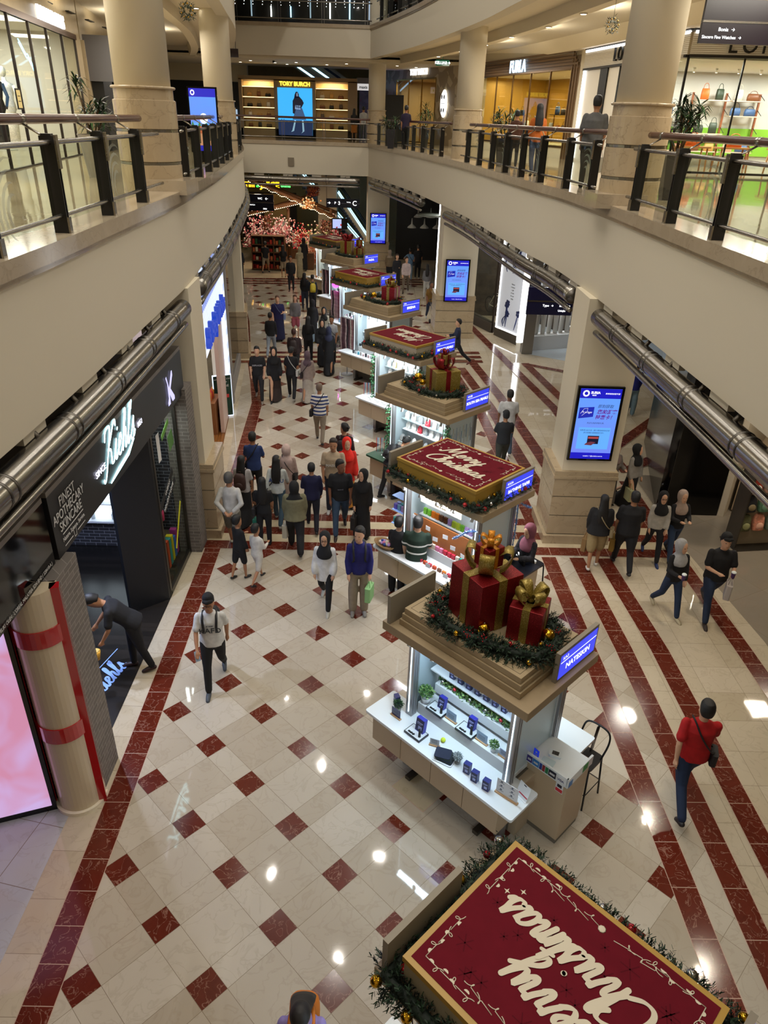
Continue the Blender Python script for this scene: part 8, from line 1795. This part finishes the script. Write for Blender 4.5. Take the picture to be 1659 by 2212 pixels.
person('person in dark dress beside the pinkish white shirt', 3.56, 33.9, 0, 1.72, ('16161e', 'l'), ('k', K_), ('short', '3a2a20'), K_, 'holdR', 'stand', 'l')
person('person in light blue shirt with sling strap, back to us at far right', 4.3, 36.3, 180, 1.66, ('5a7a98', 's'), ('p', '7a90a0'), ('short', '0e0b0a'), K_, 'hipR', 'stand', extras=(('cross', 'dark sling bag on the light blue shirt', '1a2030', -1),))
person('person in black standing by the far cafe entrance', 4.75, 37.0, 180, 1.74, (K_, 's'), ('p', K_), ('short', '0e0b0a'), 'b0b0b0', 'down', 'stand', build=1.1)
person('person in olive hooded coat at the far cafe', 3.2, 35.6, 178, 1.66, ('6a5a44', 'l'), ('p', K_), ('hijab', '8a7a6a'), K_, 'down', 'stand', build=1.15)
person('long-haired person in grey top and white trousers near the far portal', 5.0, 32.0, 180, 1.6, ('6a6a6e', 'l'), ('p', 'b0b0ac'), ('long', '0e0b0a'), K_, 'down', 'stand')
person('person in mustard shirt with hand on hip pushing a stroller', 4.95, 27.6, 5, 1.68, ('6e4e14', 's'), ('p', '24304a'), ('short', '1a1210'), 'a0a0a0', 'hipR', 'walkA', 'd', look=25, extras=(('cross', 'brown strap bag across the mustard shirt', '4a2c1a', 1),))
person('person in black headscarf seated behind the sixth kiosk', 4.05, 19.9, 0, 1.5, (K_, 'a'), ('k', K_), ('hijab', '0c0c0e'), K_, 'both', 'stand', 'l')
person('person in dark navy shirt walking left past the second pillar', 5.55, 21.2, -88, 1.70, ('101c38', 'l'), ('p', K_), ('short', '0e0b0a'), '5a2018', 'both', 'stride', 'l', extras=(('bag', 'black folded bundle carried in front of the navy shirt', K_, -1),))
person('person in white tee walking away behind the black tee and cap', 6.2, 13.55, 178, 1.76, ('b8b8b8', 's'), ('p', '3a4858'), ('short', '0e0b0a'), 'b8b0a8', 'down', 'walkA', 'd', build=1.2)
person('person in black tee and black cap walking away on the right stripes', 5.93, 12.35, 182, 1.64, ('15171c', 's'), ('p', '2c2e28'), ('cap', '101013'), K_, 'both', 'walkB', 'm', build=1.1)
person('person bending over the trays of the fourth kiosk', 3.12, 10.75, 120, 1.6, ('3a322a', 'l'), ('p', '191a20'), ('bun', '0e0b0a'), K_, 'reach', 'wide', lean=42, tmat=flor, extras=(('backpack', 'black backpack on the person bending at the fourth kiosk', K_),))
person('slim person in black shirt choosing soaps at the third kiosk', 3.26, 6.98, 155, 1.58, (K_, 's'), ('w', K_), ('short', '0c0a0a'), K_, 'both', 'stand', 'l')
person('person in dark green jersey with white chest stripes and jeans, from behind', 3.58, 6.76, 172, 1.72, ('12281c', 's'), ('w', '5a7890'), ('short', '0c0a0a'), K_, 'holdL', 'stand', 'l', tmat=jer, build=1.15)
person('seller in dusty pink headscarf and floral black blouse on a bar chair', 5.52, 6.7, -55, 1.62, (K_, 'a'), ('k', K_), ('hijab', '7a4452'), K_, 'both', 'sit', 'l', z0=.36, tmat=flor, nod=15)
metal_chair((5.66, 6.86, 0), rad(130), 'black metal bar chair under the seller in pink headscarf', .80)
person('person with black hair, black top and beige shorts with a patterned shoulder bag', 7.18, 8.05, 172, 1.58, (K_, 'c'), ('s', '94805a'), ('long', '0c0a0a'), 'c8c4bc', 'down', 'wide', 'm', build=1.3, extras=(('cross', 'patterned beige shoulder bag at the big right pillar', '8a7a5c', -1), ('bag', 'tan paper bag beside the beige shorts', '8a6c44', 1)))
person('broad person in black tee with gold paper bag walking away', 7.74, 8.02, 172, 1.72, (K_, 's'), ('p', '131318'), ('short', '0c0a0a'), '1a1a1c', 'down', 'walkA', 'm', build=1.3, extras=(('bag', 'tall gold paper bag held by the broad person in black', '8a6a22', 1),))
person('person in long black headscarf over white sleeves with striped track trousers', 8.45, 8.4, -8, 1.54, ('b0aca4', 'l'), ('p', '14161c'), ('hijab', '0e0e10'), '1c3060', 'down', 'walkA', 'l', extras=('glasses',))
person('person in patterned beige headscarf and dark jacket', 8.85, 8.45, 6, 1.55, (K_, 'l'), ('p', '2a3c58'), ('hijab', 'a08c80'), K_, 'both', 'walkB', 'l')
person('person in pale grey headscarf carrying a purple cup', 8.14, 6.55, 10, 1.55, (K_, 'l'), ('p', '1c2c48'), ('hijab', '9a9a9a'), 'a89c80', 'holdL', 'walkA', 'l', look=20, extras=(('cup', 'purple paper cup in the hand of the pale grey headscarf', '4a2a68', -1),))
person('person in black tee, black cap and flip-flops with cup and carrier bag', 8.85, 6.52, -4, 1.74, (K_, 's'), ('p', '1c2a44'), ('cap', '101013'), '2a1c18', 'both', 'stride', 'l', build=1.2, extras=(('cup', 'purple paper cup in the hand of the person in black cap', '4a2a68', 1), ('bag', 'translucent white carrier bag of the person in black cap', 'b0a8a4', 1)))
person('person in black headscarf and white vest walking behind the big right pillar', 8.66, 10.7, 30, 1.58, (K_, 'l'), ('k', K_), ('hijab', '0e0e10'), K_, 'down', 'stride', 'l', look=30, tmat=M('vest_white', '8a8680', .85, var=.2), extras=(('bag', 'pale green shoulder bag beside the white vest', 'a0a07a', -1),))
person('person in grey headscarf and robe half hidden by the big right pillar', 8.2, 10.75, 20, 1.5, ('6a625c', 'a'), ('k', '5a544e'), ('hijab', '7a6862'), K_, 'holdR', 'stand', 'l')
person('person in royal blue top and pale jeans half hidden behind the pillar screen', 10.45, 16.6, 178, 1.66, ('141c70', 'l'), ('w', '6a8290'), ('short', '0e0b0a'), 'b0b0b0', 'down', 'stand')
person('person in red polo shirt with black sling bag striding away on the stripes', 6.92, 2.46, 172, 1.74, ('a80c10', 's'), ('p', '142440'), ('short', '0c0a0a'), '1a1a1e', 'walkA', 'stride', 'l', build=1.15, extras=(('cross', 'black sling bag on the red polo shirt', K_, -1),))
person('person in lilac top with a hair clip, cut off at the bottom edge', 2.36, -.93, 0, 1.62, ('8a7cb8', 's'), ('p', K_), ('long', '140e0c'), K_, 'both', 'stand', 'l', nod=30, extras=(('backpack', 'orange and black backpack at the bottom edge', 'c8701a'),))
# gallery people
G = dict(z0=Z_UP)
person('heavy person in grey polo shirt walking behind the right balustrade', 7.0, 12.3, 165, 1.74, ('5a5a5a', 's'), ('p', '2c2a26'), ('short', '0e0b0a'), K_, 'down', 'walkA', 'm', build=1.25, extras=(('bag', 'white carrier bag of the person in grey polo', 'b4b4ac', -1),), **G)
person('long-haired person in orange top on the right gallery', 6.6, 16.2, 178, 1.64, ('b8601c', 'l'), ('p', '26304a'), ('long', '0c0a0a'), K_, 'down', 'walkB', 'm', extras=(('cross', 'pale shoulder bag on the orange top', 'c8b890', -1),), **G)
person('person in brown top with crossed straps on the right gallery', 6.65, 19.9, 178, 1.5, ('4a2a1c', 'l'), ('p', K_), ('short', '0c0a0a'), K_, 'down', 'stand', 'm', **G)
person('person in dark purple shirt before the patterned wall', 3.67, 31.2, 180, 1.72, ('1e1430', 's'), ('p', K_), ('short', '0c0a0a'), K_, 'down', 'walkA', 'm', **G)
person('person in white tee beside the hanging banner on the far bridge', 1.55, 41.2, 180, 1.7, ('b0b0b0', 's'), ('p', '3a4048'), ('short', '0e0b0a'), 'c0c0c0', 'down', 'stand', **G)
person('person in black top and orange skirt beside the hanging banner', 1.05, 41.0, 175, 1.58, (K_, 'l'), ('k2', 'a8601c'), ('long', '0e0b0a'), 'c0c0c0', 'down', 'stand', **G)
# ================================================================ far end under the bridge: christmas stall, escalators, signs
beam = M('stall_timber', '5e3a1c', .6, var=.2, vscale=6)
e = empty('christmas_stall', (-2.6, 41.5, 0)); tag(e, 'timber gable roof of the christmas stall under the far bridge, trimmed with small lights', 'stall')
for a, b_ in (((-2.6, -.5, 4.6), (2.6, -.5, 2.55)), ((-2.7, .6, 4.5), (2.6, .6, 2.7)), ((-2.5, -.4, 2.6), (.6, -.4, 3.35)), ((-2.5, .8, 2.5), (.8, .8, 3.5))): MB().tube([a, b_], .10, 4).build('roof_beam', beam, e)
for x in (-2.3, -.2, 2.3): MB().tube([(x, 0, 0), (x, 0, 3.2-.25*(x > 1))], .09, 8).build('timber_post', beam, e)
for k in range(9): MB().tube([(-2.3+.52*k, -.5, 4.45-.2*k), (-2.3+.52*k, .8, 4.45-.2*k)], .03, 4).build('rafter', beam, e)
gl = emis('fairy_light', 'ffd9a0', 14); q = MB()
for k in range(60): u = k/59; q.ball((-2.6+5.2*u, -.62, 4.45-2.0*u+.04*sin(k)), .02, 6, 4)
for k in range(30): u = k/29; q.ball((-2.5+3.1*u, -.52, 2.5+.75*u), .02, 6, 4)
o = q.build('fairy_lights', gl, e); o['kind'] = 'stuff'
def blossom(loc, bx, by, bz, cols, n, seed, lb):
    rr = random.Random(seed); m = MB()
    for k in range(n):
        p = V((rr.gauss(0, .45)*bx, rr.uniform(-by, by), abs(rr.gauss(.35, .35))*bz)); r = rr.uniform(.03, .075); t = V((rr.uniform(-1, 1), -1, rr.uniform(-.3, 1))).normalized(); a = t.orthogonal().normalized()*r; b_ = t.cross(a); ci = rr.randrange(len(cols))
        m.add([p+a, p+b_, p-a, p-b_, p+t*r], [(0, 1, 4), (1, 2, 4), (2, 3, 4), (3, 0, 4)], ci)
    o = m.build('flower_display', [M('blossom_'+c, c, .5) for c in cols], loc=loc); tag(o, lb, 'flowers', None, 'stuff')
blossom((-4.6, 40.6, .8), .8, .4, 1.6, ['f0a0a8', 'f8d8d4', 'd86a78', 'fff0e8'], 520, 1, 'mass of pink and white blossoms at the left of the christmas stall')
blossom((-3.3, 40.8, 1.1), 1.0, .4, 1.3, ['f0a0a8', 'fae0dc', 'e08a90', 'fff4ee'], 620, 2, 'long bank of pale pink blossoms behind the stall counter')
blossom((-1.9, 40.2, .9), .6, .4, 1.1, ['b01824', 'd83040', 'f0c0a0'], 320, 3, 'cluster of red blossoms in the middle of the christmas stall')
blossom((-1.2, 40.0, .5), .8, .4, 1.5, ['f4d8c8', 'e8b0a8', 'c8d890', 'fff0e0'], 520, 4, 'mixed pink and green blossoms at the right of the christmas stall')
blossom((-1.2, 39.4, .2), .45, .3, 1.2, ['e0a080', 'f4d0b0', 'c86a4a'], 300, 5, 'low heap of salmon blossoms and ornaments right of the shelf unit')
blossom((.1, 40.2, 1.0), .35, .3, 1.4, ['d83048', 'f8b0b8', 'ffe8e8'], 260, 6, 'tall red and pink flower column at the right end of the stall')
blossom((-1.55, 40.9, 3.0), .4, .2, .6, ['f0c090', 'c87a3a', 'fff0d0'], 160, 7, 'lit ornament cluster hanging under the stall roof')
for x, y, h, lb in ((-.55, 40.6, 2.3, 'dark red leafy tree at the right post of the stall'), (-4.0, 40.9, 2.4, 'reddish brown leafy garland on the left stall post'), (-1.3, 41.4, 4.0, 'dark red spiky leaves on the ridge of the stall roof')):
    f = foliage(420, .28, .28, h if h < 3.9 else .5, .16, 9, name='x'); o = f.build('decorated_tree', [M('wine_leaf', '5a1e16', .6), M('copper_leaf', '8a4a22', .5)], loc=(x, y, .1 if h < 3.9 else 3.6)); tag(o, lb, 'tree'); o['kind'] = 'thing'
    if h < 3.9: MB().tube([(0, 0, 0), (0, 0, h)], .03, 6).build('trunk', beam, o)
e = empty('shelf_unit', (-4.5, 38.0, 0)); tag(e, 'wooden shelf unit packed with red and green goods in front of the stall', 'shelf')
q = MB()
for z in (.05, .5, .95, 1.35, 1.8): q.box(0, 1.85, 0, .5, z, z+.04)
for x in (0, .6, 1.22, 1.82): q.box(x, x+.04, 0, .5, 0, 1.82)
q.box(0, 1.86, .48, .5, 0, 1.82); q.build('frame', beam, e)
rr = random.Random(31); gd = [M('goods_'+c, c, .5) for c in ('b02418', '8a1a14', '2a5a34', 'd8c8a8', '1a1a1a', 'c86a3a', 'd8402a')]
g0 = MB().box(-.06, .06, -.05, .05, 0, .2).build('packaged_item', gd[0], loc=(-4.4, 38.2, .09)); lb = 'packaged item in the shelf unit before the stall'; tag(g0, lb, 'goods', 'goods in the stall shelf unit'); first = True
gD = []
for mt in gd: d_ = g0.data.copy(); d_.materials.clear(); d_.materials.append(mt); gD.append(d_)
for z in (.09, .54, .99, 1.39):
    for k in range(11): o = g0.copy(); COL.objects.link(o); o.data = gD[rr.randrange(7)]; o.location = (-4.38+.162*k, 38.2, z); o.scale = (1, 1, rr.uniform(.5, 1.5))
MB().box(-2.7+2.7, .8, 0, .5, .0, .9).build('stall_counter', beam, loc=(-1.9, 38.6, 0)); tag(bpy.data.objects['stall_counter'], 'brown timber counter at the right of the shelf unit', 'counter')
for x, y in ((-4.2, 39.4), (-2.2, 39.2), (-.6, 39.4)): alight('stall_lamp', (x, y, 4.3), .3, 60, (1, .78, .55), shape='DISK')
person('stallholder in white behind the blossoms, wearing a dark cap', -3.95, 40.0, 0, 1.66, ('c8c8c8', 's'), ('p', K_), ('short', '0e0b0a'))
person('tall person in white tee standing at the back of the christmas stall', -3.2, 42.6, 10, 1.8, ('c0c0bc', 's'), ('p', '3a3430'), ('short', '3a2a20'), z0=.55)
person('person in dark clothes at the back of the christmas stall', -2.6, 42.8, -20, 1.7, (K_, 'l'), ('k', 'b0a8a0'), ('long', '0e0b0a'), z0=.5)
m = MB(); m.box(-5, -1, 42, 44, 0, .5, 0); m.box(-8, 5, 51, 51.2, 0, 5.2, 1); m.box(-6.5, -2.9, 46.6, 46.8, .5, 3.3, 2); m.prism([(-5.0, 46.58), (-3.4, 46.58), (-3.4, 46.6), (-5, 46.6)], 1.0, 3.2, 3)
struct(m.build('wall_far_stores', [beam, M('far_wall_cream', 'a89a80', .6), M('far_store_dark', '1c1815', .5), M('lit_back', 'd9b878', .5)]))
for s_, x, c, sz in (('JUICE', -4.55, 'ffc21a', .5), ('world', -3.55, '4ad85a', .26), ('Tim', -5.85, 'ffb020', .4), ('S', -5.35, '30d040', .4)):
    o = text(s_, sz, emis('sign_'+c, c, 3.5), 'shop_sign', ext=.02, bold=.015); o.matrix_world = plane_M((x, 46.5, 3.72), (1, 0, 0), (0, 0, 1)); tag(o, {'JUICE': 'yellow juice shop letters under the far bridge', 'world': 'small green letters beside the yellow juice sign', 'Tim': 'orange letters of the leftmost far shop', 'S': 'green end letter of the leftmost far shop sign'}[s_], 'shop sign')
def escal(p0, p1, w, lb):
    p0, p1 = V(p0), V(p1); e = empty('escalator', p0); tag(e, lb, 'escalator'); d = p1-p0; n = V((0, 1, 0))
    for k, s in enumerate((0, w)):
        q = MB(); a, b_ = n*s, d+n*s; q.add([a, b_, b_+V((0, 0, .35)), a+V((0, 0, .35)), a+n*.06, b_+n*.06, b_+n*.06+V((0, 0, .35)), a+n*.06+V((0, 0, .35))], [(0, 1, 2, 3), (7, 6, 5, 4), (3, 2, 6, 7), (0, 4, 5, 1)]); q.build('side_panel', M('esc_side', 'b9ab8e', .4), e)
        q = MB(); q.tube([a+V((0, -.02, .42)), b_+V((0, -.02, .42))], .03, 6); q.build('light_strip', emis('cyan_strip', '9fd8ff', 4), e)
        q = MB(); q.tube([a+V((0, 0, .95)), b_+V((0, 0, .95))], .04, 6); q.build('handrail', black, e)
        q = MB(); q.add([a+V((0, .03, .35)), b_+V((0, .03, .35)), b_+V((0, .03, .93)), a+V((0, .03, .93))], [(0, 1, 2, 3)]); q.build('glass_side', pane, e)
    q = MB(); N = 22
    for k in range(N): a = d*(k/N); b_ = d*((k+1)/N); q.box(a.x, b_.x, .1, w, min(a.z, b_.z)-.1, a.z+.05) if b_.x > a.x else q.box(b_.x, a.x, .1, w, min(a.z, b_.z)-.1, a.z+.05)
    q.build('steps', M('esc_steps', '1a2a44', .4), e)
escal((1.6, 44.5, .1), (-2.9, 46.0, 4.6), 1.0, 'escalator descending from left to right under the far bridge'); escal((2.4, 43.0, .1), (.0, 43.2, 3.3), .9, 'nearer escalator beside the far square pillar')
o = MB().box(-.45, .45, -.06, 0, 0, .6, 0).box(-.4, .1, -.064, -.06, .06, .54, 1).build('information_screen', [blackgl, emis('info_screen', 'a8b4e0', 1.3)], loc=(.3, 40.0, 2.05), rz=rad(8)); tag(o, 'small landscape screen above the farthest kiosk', 'screen'); MB().tube([(0, 0, 0), (0, .2, -2.05)], .05, 8).build('stand_pole', black, o)
hang_sign('direction_sign', (-.28, 37.7, 3.44), 1.79, .44, [('\u2192', .15, .22, .2, 'CENTER'), ('P  \u2195', .6, .22, .17, 'CENTER'), ('Parking', 1.2, .28, .07, 'CENTER'), ('C', 1.52, .22, .34, 'CENTER')], 'black direction sign with arrow and large letter C, hung under the far bridge', col='0c0c18')
hang_sign('direction_sign', (-4.87, 37.7, 3.16), 1.77, .81, [('\u2190', 1.4, .6, .2, 'CENTER'), ('WC', 1.05, .6, .14, 'CENTER'), ('SWATCH', .6, .28, .08, 'CENTER'), ('DELI', 1.3, .1, .1, 'CENTER')], 'double-tier black direction sign at the far left under the bridge', col='0c0c18')
e = empty('stroller', (5.25, 27.0, 0), rad(200)); tag(e, 'pale grey stroller beside the second square pillar', 'stroller')
MB().ball((0, 0, .62), .26, 14, 8, 0, (.9, 1.1, .8)).build('seat_shell', M('stroller_grey', '9a9a9a', .7), e)
for x in (-.22, .22):
    MB().tube([(x, .35, .09), (x, -.1, .6), (x, -.45, .98)], .015, 6).build('frame', steel, e)
    for y in (.35, -.3): MB().tube([(x-.02, y, .09), (x+.02, y, .09)], .09, 14).build('wheel', black, e)
MB().tube([(-.22, -.45, .98), (.22, -.45, .98)], .018, 6).build('handle', black, e)
# strollers and tables at the café
for k, (x, y) in enumerate(((3.3, 30.9), (2.75, 31.3))):
    e = empty('cafe_table', (x, y, 0)); tag(e, ['pale round table beside the eighth kiosk, nearer one', 'pale round table beside the eighth kiosk, farther one'][k], 'table'); MB().lathe([(.4, .72), (.4, .75)], (0, 0, 0), 24).build('table_top', topW, e); MB().lathe([(.2, 0), (.03, .03), (.03, .72)], (0, 0, 0), 14).build('leg', steel, e)

# ================================================================ gallery plants and upper bridge lights
def dracaena(loc, h, heads, lb, seed, pot=.3, potc='2a2724'):
    rr = random.Random(seed); e = MB().lathe([(pot*.6, 0), (pot*.95, .75), (pot, .78), (pot*.9, .78), (pot*.85, .7)], (0, 0, 0), 4 if potc == '2a2724' else 18, 0, False).build('potted_plant', M('pot_'+potc, potc, .3), loc=loc, rz=rad(40)); tag(e, lb, 'plant')
    lm = [M('strap_leaf', '16301a', .45), M('strap_leaf_light', '2f5426', .45)]; st = M('cane', '5a452c', .8)
    for k, (x, y, z) in enumerate(heads):
        q = MB(); q.tube([(x*.15, y*.15, .7), (x*.6, y*.6, .7+(z-.7)*.6), (x, y, z)], .018, 6); q.build('stem', st, e)
        m = MB()
        for j in range(46):
            a = rr.uniform(0, 2*pi); u = rr.uniform(-.55, 1); L = rr.uniform(.22, .36)*h; d = V((cos(a), sin(a), u*.9)).normalized(); p = V((x, y, z+rr.uniform(-.22, .12)*h)); s_ = V((-sin(a), cos(a), 0))*.019; c1 = p+d*L*.55; c2 = p+d*L+V((0, 0, -.35*L*(1-max(0, u))))
            m.add([p-s_*.5, p+s_*.5, c1+s_, c1-s_, c2], [(0, 1, 2, 3), (3, 2, 4)], j % 4 == 0)
        m.build('leaf_crown', lm, e)
dracaena((8.2, 10.75, Z_UP), 1.0, [(0, 0, 1.45), (-.22, .1, 1.2), (.22, 0, 1.35), (.3, -.1, 1.5), (-.1, -.2, 1.3), (.05, .1, 1.6)], 'large dark potted dracaena behind the near right balustrade', 1, .33)
dracaena((-2.85, 11.7, Z_UP), 1.0, [(0, 0, 1.15), (-.15, .1, 1.62), (.28, 0, 1.1), (.15, -.1, 1.25), (.05, .2, 1.1)], 'tall potted dracaena before the left fashion store', 2, .3, '8a8478')
dracaena((6.45, 20.8, Z_UP), 1.1, [(0, 0, 1.2), (-.25, .1, 1.25), (.28, 0, 1.2), (.12, -.2, 1.35), (-.1, .2, 1.4)], 'bushy potted plant on the right gallery before the gold-lit store', 3, .36)
dracaena((3.05, 32.6, Z_UP), 1.0, [(0, 0, 1.0), (-.25, .1, 1.1), (.25, 0, 1.1)], 'bushy plant beside the far round column on the gallery', 4, .3); dracaena((4.7, 34.6, Z_UP), 1.3, [(0, 0, 1.0), (-.2, .1, 1.3), (.2, 0, 1.5), (0, .1, 1.7)], 'tall slim plant before the patterned wall on the gallery', 5, .25)
rr = random.Random(6); m = MB(); m.box(-5.5, 3, 40.5, 40.7, Z2_TOP, 14, 0); m.box(3.2, 9, 36, 36.2, Z2_TOP, 14, 0); struct(m.build('wall_upper_stores', [M('upper_dark', '241e1a', .5, var=.6, vscale=3)]))
for k in range(15):
    q = MB(); x = -4.6+.44*k; q.tube([(0, 0, 0), (0, 0, -.9-rr.uniform(0, .5))], .004, 4); o = q.build('light_string', steelD, loc=(x, 37.9, 13.4)); tag(o, 'hanging string of tiny white lights above the upper bridge', 'light string', 'light strings of the upper bridge'); q = MB()
    for j in range(9): q.ball((rr.uniform(-.02, .02), 0, -.1-.12*j), .016, 6, 4)
    q.build('bulbs', emis('cold_bulb', 'f4f6ff', 6), o)
for k in range(7): o = MB().box(-.03, .03, 0, .03, 0, rr.uniform(.4, 1.0)).build('shop_light', emis(['pale_strip', 'white_tube', 'cyan_strip'][k % 3], '', 1), loc=(-4.2+1.0*k, 40.3, 12.1)); tag(o, 'lit strip in the dark upper store behind the upper bridge', 'light', 'lit strips of the upper store')
# right gallery screen at the picture edge
e = lcd((9.05, 6.6, Z_UP+.3), rad(-35), 'freestanding blue screen on the near right gallery at the picture edge', .78, 1.5); MB().box(-.3, .3, -.2, .2, -.3, 0).build('foot', blackgl, e, loc=(0, -.03, 0))
for b_ in BAGS:
    for c in list(b_.children): bpy.data.objects.remove(c)
    bpy.data.objects.remove(b_)
for o in list(bpy.data.objects):      # floor-level checks: every thing keeps its own label within sixteen words
    lb = o.get('label')
    if lb and len(lb.split()) > 16: print('LONG', lb); o['label'] = ' '.join(lb.split()[:16])
